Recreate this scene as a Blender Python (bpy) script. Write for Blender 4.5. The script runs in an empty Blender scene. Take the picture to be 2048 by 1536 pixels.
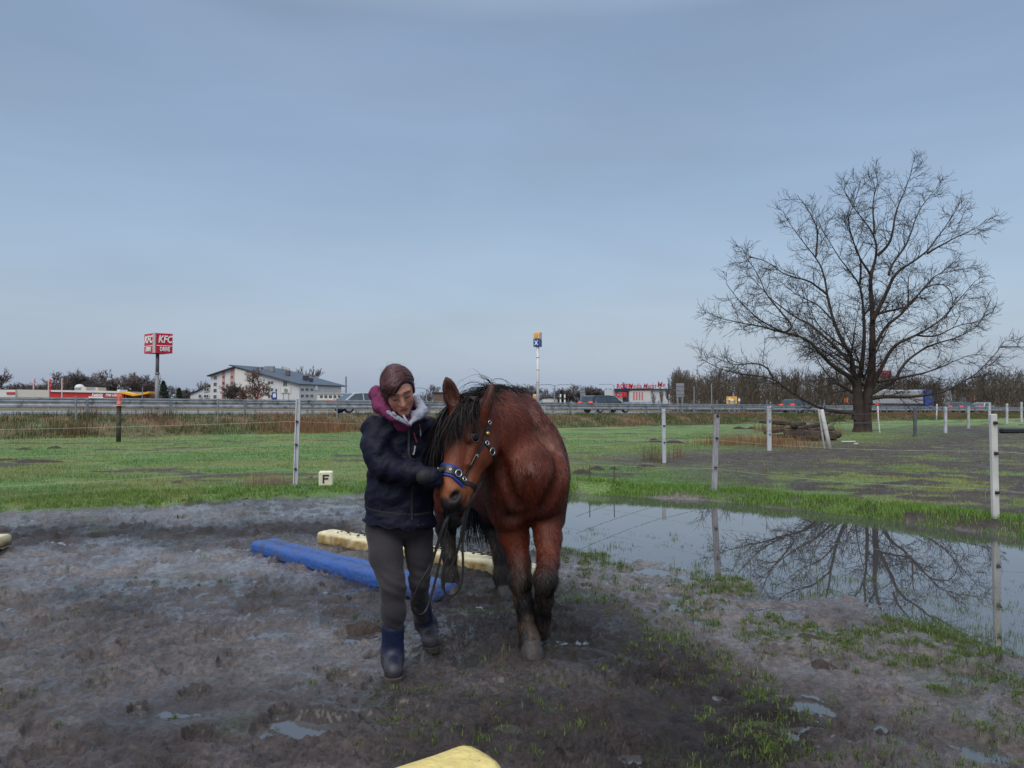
import bpy, math, random
import numpy as np
from mathutils import Vector, Matrix
sc = bpy.context.scene
C = sc.collection
rad = math.radians
# ---------------------------------------------------------------- camera
HC, F, HOR = 1.42, 1500.0, 812.0
PITCH = math.atan((HOR-768)/F)
cd = bpy.data.cameras.new('camera'); cam = bpy.data.objects.new('camera', cd); C.objects.link(cam)
cd.sensor_width = 36; cd.lens = 36*F/2048; cd.clip_end = 4000; cd.clip_start = .05
cam.location = (0, 0, HC); cam.rotation_euler = (math.pi/2+PITCH, 0, 0); sc.camera = cam
# ---------------------------------------------------------------- sky and sun
SUN_EL, SUN_AZ = rad(50), rad(200)
w = bpy.data.worlds.new('World'); sc.world = w; w.use_nodes = True
nt = w.node_tree; nt.nodes.clear(); N = nt.nodes.new; Lk = nt.links.new
out = N('ShaderNodeOutputWorld'); bg = N('ShaderNodeBackground'); bg2 = N('ShaderNodeBackground'); add = N('ShaderNodeAddShader')
sky = N('ShaderNodeTexSky'); sky.sky_type = 'NISHITA'; sky.sun_disc = False
sky.sun_elevation = SUN_EL; sky.sun_rotation = SUN_AZ; sky.air_density = 1.5; sky.dust_density = 3
bg.inputs[1].default_value = .05
Lk(sky.outputs[0], bg.inputs[0])
tc = N('ShaderNodeTexCoord'); sep = N('ShaderNodeSeparateXYZ'); Lk(tc.outputs['Generated'], sep.inputs[0])
rmp = N('ShaderNodeValToRGB'); cr = rmp.color_ramp
cr.elements[0].position = 0; cr.elements[0].color = (.30, .385, .54, 1)
cr.elements[1].position = 1; cr.elements[1].color = (1.15, 1.18, 1.25, 1)
for p, c in ((.05, (.285, .375, .53, 1)), (.15, (.245, .328, .475, 1)), (.30, (.205, .282, .412, 1)), (.46, (.178, .243, .352, 1)), (.62, (.6, .66, .75, 1))):
    e = cr.elements.new(p); e.color = c
Lk(sep.outputs[2], rmp.inputs[0])
# cloud veil: noise on the dome stretched by elevation
mp = N('ShaderNodeMapping'); mp.inputs['Scale'].default_value = (1.0, 1.0, 4.5); mp.inputs['Rotation'].default_value = (0.1, .12, .5)
Lk(tc.outputs['Generated'], mp.inputs[0])
nz = N('ShaderNodeTexNoise'); nz.inputs['Scale'].default_value = 2.6; nz.inputs['Detail'].default_value = 8; nz.inputs['Roughness'].default_value = .5
nz.inputs['Distortion'].default_value = .35
Lk(mp.outputs[0], nz.inputs[0])
mr = N('ShaderNodeMapRange'); mr.inputs[1].default_value = .3; mr.inputs[2].default_value = .72; mr.inputs[3].default_value = .91; mr.inputs[4].default_value = 1.10
Lk(nz.outputs[0], mr.inputs[0])
sc_ = N('ShaderNodeVectorMath'); sc_.operation = 'SCALE'; Lk(rmp.outputs[0], sc_.inputs[0]); Lk(mr.outputs[0], sc_.inputs['Scale'])
# grey-violet tint where cloud is thick
mxs = N('ShaderNodeMix'); mxs.data_type = 'RGBA'; mxs.blend_type = 'MULTIPLY'
mr2 = N('ShaderNodeMapRange'); mr2.inputs[1].default_value = .45; mr2.inputs[2].default_value = .7
nz2 = N('ShaderNodeTexNoise'); nz2.inputs['Scale'].default_value = 1.9; nz2.inputs['Detail'].default_value = 3; Lk(mp.outputs[0], nz2.inputs[0])
Lk(nz2.outputs[0], mr2.inputs[0]); Lk(mr2.outputs[0], mxs.inputs[0]); Lk(sc_.outputs[0], mxs.inputs[6]); mxs.inputs[7].default_value = (1.03, .98, .96, 1)
Lk(mxs.outputs[2], bg2.inputs[0]); bg2.inputs[1].default_value = .93
Lk(bg.outputs[0], add.inputs[0]); Lk(bg2.outputs[0], add.inputs[1]); Lk(add.outputs[0], out.inputs[0])
sd = bpy.data.lights.new('sun', 'SUN'); sun = bpy.data.objects.new('sun', sd); C.objects.link(sun)
sd.energy = 1.5; sd.angle = rad(40); sd.color = (1, .95, .88)
sv = Vector((math.sin(SUN_AZ)*math.cos(SUN_EL), math.cos(SUN_AZ)*math.cos(SUN_EL), math.sin(SUN_EL)))
sun.rotation_euler = sv.to_track_quat('Z', 'Y').to_euler()
sc.view_settings.view_transform = 'Standard'; sc.view_settings.look = 'None'
sc.view_settings.exposure = 0.0; sc.view_settings.gamma = 1.0
# ---------------------------------------------------------------- helpers
def P(px, py, d):
    """point of the place seen at photo pixel (px, py), d metres ahead of the photographer"""
    cx, cy = (px-1024)/F, (768-py)/F
    dx, dy, dz = cx, math.cos(PITCH)-cy*math.sin(PITCH), math.sin(PITCH)+cy*math.cos(PITCH)
    s = d/dy
    return np.array([dx*s, d, HC+dz*s])
def G(px, py, z=0.):
    cx, cy = (px-1024)/F, (768-py)/F
    dx, dy, dz = cx, math.cos(PITCH)-cy*math.sin(PITCH), math.sin(PITCH)+cy*math.cos(PITCH)
    s = (z-HC)/dz
    return np.array([dx*s, dy*s, z])
rng = np.random.default_rng(7)
def hsh(ix, iy, iz, seed):
    h = (ix.astype(np.int64)*374761393+iy.astype(np.int64)*668265263+iz.astype(np.int64)*2147483647+seed*1274126177) & 0xffffffff
    h = ((h ^ (h >> 13))*1274126177) & 0xffffffff
    h = ((h ^ (h >> 15))*2246822519) & 0xffffffff
    return ((h ^ (h >> 16)) & 0xffffff)/float(0xffffff)
def vn(x, y, z=None, seed=0):
    """smooth value noise in 0..1"""
    x = np.asarray(x, float); y = np.asarray(y, float)
    z2 = np.zeros_like(x) if z is None else np.asarray(z, float)
    ix, iy, iz = np.floor(x), np.floor(y), np.floor(z2)
    fx, fy, fz = x-ix, y-iy, z2-iz
    fx = fx*fx*(3-2*fx); fy = fy*fy*(3-2*fy); fz = fz*fz*(3-2*fz)
    def lay(dz):
        a = hsh(ix, iy, iz+dz, seed); b = hsh(ix+1, iy, iz+dz, seed); c = hsh(ix, iy+1, iz+dz, seed); d = hsh(ix+1, iy+1, iz+dz, seed)
        return (a*(1-fx)+b*fx)*(1-fy)+(c*(1-fx)+d*fx)*fy
    l0 = lay(0)
    return l0 if z is None else l0*(1-fz)+lay(1)*fz
def fbm(x, y, z=None, o=4, seed=0, g=.5):
    s = 0; a = 1; t = 0; f = 1.
    for i in range(o):
        s = s+a*vn(x*f+i*17.3, y*f+i*9.1, None if z is None else z*f, seed+i); t += a; a *= g; f *= 2.03
    return s/t
def ss(a, b, x):
    t = np.clip((x-a)/(b-a), 0, 1); return t*t*(3-2*t)
def seg_dist(x, y, pts):
    """signed distance to an open polyline: positive on its left"""
    best = None; sgn = None
    for (ax, ay), (bx, by) in zip(pts[:-1], pts[1:]):
        dx, dy = bx-ax, by-ay; t = np.clip(((x-ax)*dx+(y-ay)*dy)/(dx*dx+dy*dy), 0, 1)
        d = np.hypot(x-ax-t*dx, y-ay-t*dy); s = np.sign(dx*(y-ay)-dy*(x-ax))
        if best is None: best, sgn = d, s
        else:
            m = d < best; best = np.where(m, d, best); sgn = np.where(m, s, sgn)
    return best*sgn
def link(o, parent=None):
    C.objects.link(o)
    if parent is not None: o.parent = parent
    return o
def tag(o, label=None, cat=None, group=None, kind=None):
    if label: o['label'] = label
    if cat: o['category'] = cat
    if group: o['group'] = group
    if kind: o['kind'] = kind
    return o
def thing(name, label, cat, loc=(0, 0, 0), rz=0, group=None):
    o = bpy.data.objects.new(name, None); C.objects.link(o); o.location = Vector([float(a) for a in loc]); o.rotation_euler = (0, 0, rz)
    o.empty_display_size = .1
    return tag(o, label, cat, group)
def npmesh(name, V, Fc, m, parent=None, attrs=None, smooth=True, wpar=False):
    """fast mesh from numpy verts and an (n,k) face array or list of such arrays"""
    V = np.asarray(V, np.float32)
    if parent is not None and wpar:
        mi = parent_matrix(parent).inverted(); M = np.array(mi)
        V = V@M[:3, :3].T+M[:3, 3]
    if not isinstance(Fc, list): Fc = [Fc]
    Fc = [np.asarray(f, np.int32) for f in Fc if len(f)]
    me = bpy.data.meshes.new(name); me.vertices.add(len(V)); me.vertices.foreach_set('co', np.ascontiguousarray(V, np.float32).ravel())
    tot = np.concatenate([np.full(len(f), f.shape[1], np.int32) for f in Fc]); li = np.concatenate([f.ravel() for f in Fc])
    me.loops.add(len(li)); me.loops.foreach_set('vertex_index', li)
    me.polygons.add(len(tot)); st = np.concatenate([[0], np.cumsum(tot)[:-1]]).astype(np.int32)
    me.polygons.foreach_set('loop_start', st); me.polygons.foreach_set('loop_total', tot)
    me.update(calc_edges=True)
    if smooth: me.polygons.foreach_set('use_smooth', np.ones(len(tot), bool))
    for k, a in (attrs or {}).items():
        a = np.asarray(a, np.float32)
        if a.ndim == 1:
            at = me.attributes.new(k, 'FLOAT', 'POINT'); at.data.foreach_set('value', a)
        else:
            if a.shape[1] == 3: a = np.hstack([a, np.ones((len(a), 1), np.float32)])
            at = me.attributes.new(k, 'FLOAT_COLOR', 'POINT'); at.data.foreach_set('color', a.ravel())
    me.validate()
    if m is not None: me.materials.append(m)
    o = bpy.data.objects.new(name, me)
    return link(o, parent)
def parent_matrix(p):
    return Matrix.LocRotScale(p.location, p.rotation_euler, p.scale)
class MB:
    """collects simple solids, built as ONE mesh"""
    def __init__(s): s.v = []; s.f = []
    def addm(s, V, Fs):
        n = len(s.v); s.v += [tuple(float(c) for c in p) for p in V]; s.f += [tuple(i+n for i in f) for f in Fs]; return s
    def box(s, c, d, R=None, bev=0., taper=1.):
        """centre, full dims, optional 3x3 matrix; bev chamfers the vertical-direction edges"""
        hx, hy, hz = d[0]/2, d[1]/2, d[2]/2
        if bev <= 0:
            V = [(x*(taper if z > 0 else 1), y*(taper if z > 0 else 1), z) for z in (-hz, hz) for x, y in ((-hx, -hy), (hx, -hy), (hx, hy), (-hx, hy))]
            Fs = [(3, 2, 1, 0), (4, 5, 6, 7), (0, 1, 5, 4), (1, 2, 6, 5), (2, 3, 7, 6), (3, 0, 4, 7)]
        else:
            b = bev; V = []
            for z, i in ((-hz, b), (-hz+b, 0), (hz-b, 0), (hz, b)):
                for x, y in ((-hx+b, -hy+i), (hx-b, -hy+i), (hx-i, -hy+b), (hx-i, hy-b), (hx-b, hy-i), (-hx+b, hy-i), (-hx+i, hy-b), (-hx+i, -hy+b)):
                    V.append((x, y, z))
            Fs = [tuple(range(7, -1, -1)), tuple(range(24, 32))]
            for k in range(3):
                for j in range(8): Fs.append((k*8+j, k*8+(j+1) % 8, k*8+8+(j+1) % 8, k*8+8+j))
        V = np.array(V, float)
        if R is not None: V = V@np.array(R).T
        return s.addm(V+np.array(c), Fs)
    def tube(s, pts, r, n=8, cap=True, flat=None):
        pts = [np.array(p, float) for p in pts]; m = len(pts)
        if np.isscalar(r): r = [r]*m
        V = []; prev = None
        for i, p in enumerate(pts):
            t = pts[min(i+1, m-1)]-pts[max(i-1, 0)]; t = t/(np.linalg.norm(t)+1e-9)
            if prev is None:
                a = np.array([0, 0, 1.]) if abs(t[2]) < .9 else np.array([0, 1., 0]); u = np.cross(t, a)
            else: u = prev-t*np.dot(prev, t)
            u /= np.linalg.norm(u)+1e-9; prev = u; v = np.cross(t, u)
            for k in range(n):
                a = 2*math.pi*k/n; V.append(p+r[i]*(math.cos(a)*u+math.sin(a)*v))
        Fs = [(i*n+k, i*n+(k+1) % n, (i+1)*n+(k+1) % n, (i+1)*n+k) for i in range(m-1) for k in range(n)]
        if cap: Fs += [tuple(range(n-1, -1, -1)), tuple((m-1)*n+k for k in range(n))]
        return s.addm(V, Fs)
    def prism(s, poly, y0, y1, ax='y', inset=0):
        """polygon in (x,z) swept from y0 to y1 (ax y), or in (y,z) swept in x (ax x), or (x,y) in z"""
        n = len(poly)
        mk = {'y': lambda a, b, c: (a, c, b), 'x': lambda a, b, c: (c, a, b), 'z': lambda a, b, c: (a, b, c)}[ax]
        V = [mk(a, b, y0) for a, b in poly]+[mk(a, b, y1) for a, b in poly]
        Fs = [tuple(range(n)), tuple(range(2*n-1, n-1, -1))]+[(i, i+n, (i+1) % n+n, (i+1) % n) for i in range(n)]
        return s.addm(V, Fs)
    def build(s, name, m, parent=None, smooth=False, bev=0, wpar=False):
        me = bpy.data.meshes.new(name)
        V = s.v
        if parent is not None and wpar:
            mi = parent_matrix(parent).inverted(); V = [tuple(mi@Vector(p)) for p in V]
        me.from_pydata(V, [], s.f); me.update()
        if m is not None: me.materials.append(m)
        if smooth: me.polygons.foreach_set('use_smooth', [True]*len(me.polygons))
        o = bpy.data.objects.new(name, me); link(o, parent)
        if not smooth or bev:
            import bmesh
            bm = bmesh.new(); bm.from_mesh(me); bmesh.ops.recalc_face_normals(bm, faces=bm.faces); bm.to_mesh(me); bm.free()
        if bev:
            md = o.modifiers.new('bevel', 'BEVEL'); md.width = bev; md.segments = 2; md.limit_method = 'ANGLE'; md.angle_limit = rad(35)
        return o
def rotz(a): return np.array([[math.cos(a), -math.sin(a), 0], [math.sin(a), math.cos(a), 0], [0, 0, 1.]])
def copy_tree(o, parent=None):
    c = o.copy(); C.objects.link(c); c.parent = parent
    for ch in list(o.children): copy_tree(ch, c)
    return c
# ---------------------------------------------------------------- materials
def mat(name, col, rough=.6, metal=0, var=.15, vscale=6, bump=0., bscale=40, attr=None, spec=.5, emis=None, dirt=None, dirt_scale=5, dirt_lo=.5, dirt_hi=.65, coat=0, coords='Object', stretch=None, sheen=0, aniso=None, trans=0, ior=1.45, dirt_rough=None):
    m = bpy.data.materials.new(name); m.use_nodes = True; t = m.node_tree; b = t.nodes['Principled BSDF']
    n = t.nodes.new; l = t.links.new
    tcn = n('ShaderNodeTexCoord'); src = tcn.outputs[coords]
    if stretch:
        mp = n('ShaderNodeMapping'); mp.inputs['Scale'].default_value = stretch; l(src, mp.inputs[0]); src = mp.outputs[0]
    if attr:
        a = n('ShaderNodeAttribute'); a.attribute_name = attr; cs = a.outputs['Color']
    else:
        a = n('ShaderNodeRGB'); a.outputs[0].default_value = (*col, 1); cs = a.outputs[0]
    if var:
        nzz = n('ShaderNodeTexNoise'); nzz.inputs['Scale'].default_value = vscale; nzz.inputs['Detail'].default_value = 5; l(src, nzz.inputs[0])
        r = n('ShaderNodeMapRange'); r.inputs[1].default_value = .3; r.inputs[2].default_value = .7; r.inputs[3].default_value = 1-var; r.inputs[4].default_value = 1+var; l(nzz.outputs[0], r.inputs[0])
        v = n('ShaderNodeVectorMath'); v.operation = 'SCALE'; l(cs, v.inputs[0]); l(r.outputs[0], v.inputs['Scale']); cs = v.outputs[0]
    if dirt:
        dn = n('ShaderNodeTexNoise'); dn.inputs['Scale'].default_value = dirt_scale; dn.inputs['Detail'].default_value = 7; dn.inputs['Roughness'].default_value = .65; l(src, dn.inputs[0])
        dr = n('ShaderNodeMapRange'); dr.inputs[1].default_value = dirt_lo; dr.inputs[2].default_value = dirt_hi; l(dn.outputs[0], dr.inputs[0])
        mx = n('ShaderNodeMix'); mx.data_type = 'RGBA'; l(dr.outputs[0], mx.inputs[0]); l(cs, mx.inputs[6]); mx.inputs[7].default_value = (*dirt, 1); cs = mx.outputs[2]
        if dirt_rough is not None:
            rr = n('ShaderNodeMapRange'); rr.inputs[3].default_value = rough; rr.inputs[4].default_value = dirt_rough; l(dr.outputs[0], rr.inputs[0]); l(rr.outputs[0], b.inputs['Roughness'])
    l(cs, b.inputs['Base Color'])
    if not (dirt and dirt_rough is not None): b.inputs['Roughness'].default_value = rough
    b.inputs['Metallic'].default_value = metal; b.inputs['Specular IOR Level'].default_value = spec
    b.inputs['Coat Weight'].default_value = coat; b.inputs['IOR'].default_value = ior
    b.inputs['Transmission Weight'].default_value = trans
    if sheen: b.inputs['Sheen Weight'].default_value = sheen
    if bump:
        bn = n('ShaderNodeTexNoise'); bn.inputs['Scale'].default_value = bscale; bn.inputs['Detail'].default_value = 6; l(src, bn.inputs[0])
        bu = n('ShaderNodeBump'); bu.inputs['Strength'].default_value = min(1, bump); bu.inputs['Distance'].default_value = .01*max(1, bump); l(bn.outputs[0], bu.inputs['Height']); l(bu.outputs[0], b.inputs['Normal'])
    if emis:
        b.inputs['Emission Color'].default_value = (*emis[:3], 1); b.inputs['Emission Strength'].default_value = emis[3]
    return m
def text_obj(name, s, size, m, parent, loc, rot=(math.pi/2, 0, 0), ext=.02, sx=1., shear=0., bold=.0, align='CENTER'):
    cu = bpy.data.curves.new(name, 'FONT'); cu.body = s; cu.size = size; cu.extrude = ext; cu.shear = shear; cu.offset = bold
    cu.align_x = align; cu.align_y = 'CENTER'; cu.resolution_u = 2
    tmp = bpy.data.objects.new(name, cu); C.objects.link(tmp)
    dg = bpy.context.evaluated_depsgraph_get(); me = bpy.data.meshes.new_from_object(tmp.evaluated_get(dg)); bpy.data.objects.remove(tmp)
    me.name = name; me.materials.clear(); me.materials.append(m)
    o = bpy.data.objects.new(name, me); link(o, parent); o.location = loc; o.rotation_euler = rot; o.scale = (sx, 1, 1)
    return o
def blades(name, pts, h, wd, tint, m, lean=.35, parent=None, segs=2, up=None):
    """many grass blades: root points, heights, widths, per-blade colour; one mesh"""
    n = len(pts); az = rng.uniform(0, 2*np.pi, n); la = rng.uniform(0, 2*np.pi, n); le = np.abs(rng.normal(0, lean, n))
    side = np.stack([np.cos(az), np.sin(az), np.zeros(n)], 1)*wd[:, None]/2
    lv = np.stack([np.cos(la), np.sin(la), np.zeros(n)], 1)
    top = pts+lv*(h*np.sin(np.minimum(le, 1.4)))[:, None]+np.array([0, 0, 1.])*(h*np.cos(np.minimum(le, 1.4)))[:, None]
    if segs == 1:
        V = np.stack([pts-side, pts+side, top], 1).reshape(-1, 3); Fc = np.arange(3*n).reshape(-1, 3); k = 3
    else:
        mid = pts+lv*(h*.35*np.sin(np.minimum(le, 1.4))*.6)[:, None]+np.array([0, 0, 1.])*(h*.6)[:, None]
        V = np.stack([pts-side, pts+side, mid+side*.75, mid-side*.75, top], 1).reshape(-1, 3); b = np.arange(n)[:, None]*5; k = 5
        Fc = [b+np.array([0, 1, 2, 3]), b+np.array([3, 2, 4])]
    return npmesh(name, V, Fc, m, parent, {'Col': np.repeat(tint, k, 0)}, smooth=False)
# ================================================================ the setting: ground, water, road
ARL = [(-30, -1.5), (-6.67, 9.77), (-3.9, 11.15), (-2.39, 11.8), (.95, 12.3)]                # left edge of the riding ground
ARR = [(.95, 12.3), (3.05, 11.33), (4.4, 9.77), (5.53, 8.1), (12, -1.5)]                     # right edge, along the grassy bank
SHORE = [(-3.0, 12.3), (-2.1, 10.6), (-.9, 8.3), (.45, 7.2), (1.16, 6.35), (1.95, 5.4), (2.6, 4.65), (3.3, 3.7), (5, 1)]
RD = np.array([.827, .562]); RN = np.array([-.562, .827]); R0 = np.array([-22.1, 39.])
def road_sq(x, y):
    return (x-R0[0])*RD[0]+(y-R0[1])*RD[1], (x-R0[0])*RN[0]+(y-R0[1])*RN[1]
def road_z(s): return 1.03-.0053*np.clip(s, -60, 150)
def arena_d(x, y):   # >0 inside the riding ground
    return -seg_dist(x, y, ARL+ARR[1:])
def shore_d(x, y):   # >0 on the water side
    return seg_dist(x, y, SHORE)
def clods(x, y, sc_, seed):
    """rounded lumps: cellular noise"""
    gx, gy = np.floor(x*sc_), np.floor(y*sc_); best = np.full(np.shape(x), 9.); 
    for i in (-1, 0, 1):
        for j in (-1, 0, 1):
            cx, cy = gx+i, gy+j; z0 = np.zeros_like(cx)
            px = (cx+hsh(cx, cy, z0, seed))/sc_; py = (cy+hsh(cx, cy, z0+1, seed))/sc_; r = (.15+.5*hsh(cx, cy, z0+2, seed)**2)/sc_
            best = np.minimum(best, np.hypot(x-px, y-py)/r)
    return np.clip(1-best**2, 0, 1)
PUD = [(*G(355, 1432)[:2], .26, .13, .5), (*G(1625, 1405)[:2], .36, .13, -.3), (*G(420, 1160)[:2], .45, .07, 0), (*G(700, 1290)[:2], .25, .07, .3), (*G(470, 1098)[:2], .3, .1, .2), (*G(150, 1130)[:2], .8, .1, .1)]
SLK = [(*G(1650, 1430)[:2], .9, .5), (*G(1900, 1420)[:2], .7, .6), (*G(360, 1432)[:2], .5, .4), (*G(640, 1300)[:2], .7, .8), (*G(200, 1150)[:2], 1.6, .9), (*G(700, 1010)[:2], 1.4, 1.0), (*G(1350, 1250)[:2], .9, .7)]
def slick(x, y):
    k = 0
    for a, b, rx, ry in SLK: k = np.maximum(k, np.exp(-((x-a)/rx)**2-((y-b)/ry)**2))
    return k*ss(.3, .6, fbm(x*1.5, y*1.8, seed=77)+.15)
def gheight(x, y):
    x = np.asarray(x, float); y = np.asarray(y, float)
    a = arena_d(x, y); ins = ss(-.25, .25, a+(fbm(x*1.3, y*1.3, seed=3)-.5)*.5)
    near = ss(40, 12, y)
    # churned mud
    dark = mud_dark(x, y)
    m = .030+.022*(fbm(x*.9, y*.9, seed=11)-.5)
    trod = 1-np.abs(2*fbm(x*3.1+y*.9, y*4.2, seed=5, o=3)-1)                 # ridges pushed up by hooves
    m = m+(trod-.8)*.045*(.6+dark)+.040*(fbm(x*8, y*11, seed=6, o=5, g=.6)-.5)+.022*(1-np.abs(2*fbm(x*11+y*3, y*17, seed=7, o=3)-1)-.8)+.026*(fbm(x*25, y*31, seed=18, o=3, g=.65)-.5)*ss(14, 6, y)
    m = m+(.014+.026*dark)*clods(x, y, 10., 21)*ss(.35, .7, fbm(x*1.7, y*1.7, seed=31))+(.010+.014*dark)*clods(x, y, 24., 22)*ss(.4, .65, fbm(x*2.3, y*2.3, seed=33))
    m = .030+(m-.030)*(1-.55*slick(x, y))
    hoof = clods(x+.15*vn(x*3, y*3), y, 2.6, 44); m = m-.030*ss(.08, .75, hoof)+.020*np.exp(-((hoof-.12)/.1)**2)*(hoof > 0)
    for px, py, rx, ry, an in PUD:
        c, s_ = math.cos(an), math.sin(an); u = (x-px)*c+(y-py)*s_; v = -(x-px)*s_+(y-py)*c
        m = m-.027*np.exp(-((u/rx)**2+(v/ry)**2)*(.8+.5*fbm(x*6, y*6, seed=8)))
    w = ss(-.25, .9, shore_d(x, y)+(fbm(x*1.6, y*1.6, seed=9)-.5)*1.1)
    m = m*(1-.75*w)-.052*w
    # land outside
    o = .035+.05*(fbm(x*.5, y*.5, seed=14)-.4)+.025*(fbm(x*3, y*3, seed=15)-.5)*near
    pm = paddock_mud(x, y); o = o+pm*.05*(fbm(x*5, y*5, seed=16)-.45)*near
    dr = seg_dist(x, y, ARR)            # grassy bank right of the water (positive outside)
    o = o+.09*np.exp(-((dr-.35)/.38)**2)*ss(-.3, .8, x)
    dl = seg_dist(x, y, ARL); o = o+.03*np.exp(-((dl-.5)/.5)**2)
    z = m*ins+o*(1-ins)
    s, q = road_sq(x, y); zr = road_z(s)
    up = ss(-7.4, -1.2, q)
    z = z*(1-up)+(zr-.05)*up+(.12*(fbm(x*.8, y*.8, seed=17)-.5))*ss(-7, -4, q)*ss(-.8, -3, q)
    return z
def mud_dark(x, y):
    """darker, cloddy, drier churned bands"""
    n = fbm(x*.8, y*.9, seed=41)
    tr = np.exp(-((seg_dist(x, y, [(-9, 7.2), (-5, 8.4), (-2.2, 8.6), (-.6, 6.6), (.5, 4.9), (1.0, 3.4), (.4, 2.4), (-1, 1.5)])-0)/.55)**2)   # the walked track
    t2 = np.exp(-((np.hypot((x-.75)/.75, (y-3.3)/1.0))**2))
    t3 = np.exp(-((np.hypot((x+2.3)/1.2, (y-4.4)/.8))**2))*.5
    return np.clip(1.15*np.maximum(np.maximum(tr, t2), t3)+(n-.5)*1.4, 0, 1)
def paddock_mud(x, y):
    n = fbm(x*.45, y*.6, seed=51, o=5); n2 = fbm(x*1.6, y*2.0, seed=52, o=4)
    reg = ss(1.2, 5.5, x+(y-14)*.02)*ss(10, 13, y+.6*x)*ss(27, 20, y-(x-5)*.75)
    band = np.exp(-((seg_dist(x, y, [(4, 19), (9, 22), (15, 26), (24, 38), (30, 50)]))/3.2)**2)
    a = reg*ss(.43, .60, n*.6+n2*.4+.10)*.95
    b = band*ss(.25, .5, n2+.1)
    low = ss(6.2, 3, np.abs(y-.2*x-10.8))*ss(1.5, 5, x)*ss(.42, .55, n2+.03)
    bare = ss(.66, .72, fbm(x*.5, y*1.0, seed=54))*ss(10, 14, y)*.9
    return np.clip(np.maximum(np.maximum(a, b), np.maximum(low, bare)), 0, 1)
# polar grid round the photographer: fine where the photo looks, one sheet out to the horizon
rs = [.3]
while rs[-1] < 2500:
    r = rs[-1]; rs.append(r+max(.007, min(.0009*r*r, .011*r if r < 60 else .06*r)) if r > 2.2 else r+.25)
rs = np.array(rs)
an = np.concatenate([np.linspace(-180, -44, 40)[:-1], np.linspace(-44, 44, 900), np.linspace(44, 180, 40)[1:-1]]); an = np.radians(an)
RR, AA = np.meshgrid(rs, an, indexing='ij'); X = RR*np.sin(AA); Y = RR*np.cos(AA)
Z = gheight(X, Y)
nr, na = X.shape
V = np.stack([X, Y, Z], -1).reshape(-1, 3)
idx = np.arange(nr*na).reshape(nr, na); nx_ = np.roll(idx, -1, axis=1)
Fq = np.stack([idx[:-1], nx_[:-1], nx_[1:], idx[1:]], -1).reshape(-1, 4)
# centre cap
V = np.vstack([V, [[0, 0, .03]]]); cap = np.stack([nx_[0], idx[0], np.full(na, nr*na)], -1)
def gcolor(x, y):
    a = arena_d(x, y); ins = ss(-.12, .12, a+(fbm(x*2.2, y*2.2, seed=3)-.5)*.45)
    dk = mud_dark(x, y)[:, None]; n = fbm(x*2.5, y*2.5, seed=61)[:, None]
    mud = np.array([.060, .047, .045])*(1-dk)+np.array([.018, .012, .011])*dk
    mud = mud*(.35+1.2*n)*(.40+1.15*fbm(x*9, y*9, seed=66, o=4)[:, None])
    pale = ss(.35, .65, fbm(x*.7, y*.9, seed=62)+.12*ss(0, 2.5, x))[:, None]*(1-dk); mud = mud*(1-pale*.6)+np.array([.185, .160, .155])*pale*.6*(.5+fbm(x*9, y*9, seed=66, o=4)[:, None])
    gf = (ss(.6, .74, fbm(x*3.3, y*3.3, seed=63))*ss(.45, .62, fbm(x*.8, y*.8, seed=64)+.1*ss(1, 3, x)))[:, None]*.5
    mud = mud*(1-gf)+np.array([.05, .07, .025])*gf
    g1 = fbm(x*.35, y*.55, seed=71, o=5)[:, None]; g2 = fbm(x*2.5, y*3.5, seed=72)[:, None]
    gr = np.array([.075, .18, .038])*(1-g1)+np.array([.16, .20, .058])*g1
    gr = gr*(.65+.7*g2)
    s, q = road_sq(x, y)
    bk = ss(-7.8, -6.6, q+(fbm(x*.7, y*.7, seed=74)-.5)*1.5)[:, None]; br = ss(.40, .6, fbm(x*.5, y*.9, seed=73, o=5))[:, None]
    gr = gr*(1-bk)+(np.array([.095, .105, .04])*(1-br)+np.array([.17, .105, .06])*br)*(.6+.8*g2)*bk
    pm = paddock_mud(x, y)[:, None]*(1-bk)
    gr = gr*(1-pm)+np.array([.046, .033, .028])*(.4+1.2*g2)*pm
    col = gr*(1-ins[:, None])+mud*ins[:, None]
    wet = fbm(x*8, y*11, seed=6, o=5, g=.6)-.5
    rough = 1.5*wet-.16*slick(x, y)*(ins > .5)+np.where(ins > .5, .15+.40*dk[:, 0]+.6*(fbm(x*4, y*4, seed=65)-.5), .8)
    return np.hstack([col, np.clip(rough, .12, .95)[:, None]])
GC = gcolor(V[:, 0], V[:, 1]); _x, _y = V[:, 0], V[:, 1]; WET = .78*np.clip(ss(-.1, .1, arena_d(_x, _y))*(1-.85*mud_dark(_x, _y))*(.25+1.0*ss(.35, .65, fbm(_x*2.2, _y*2.6, seed=78)))+.06*paddock_mud(_x, _y), 0, 1)
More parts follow.
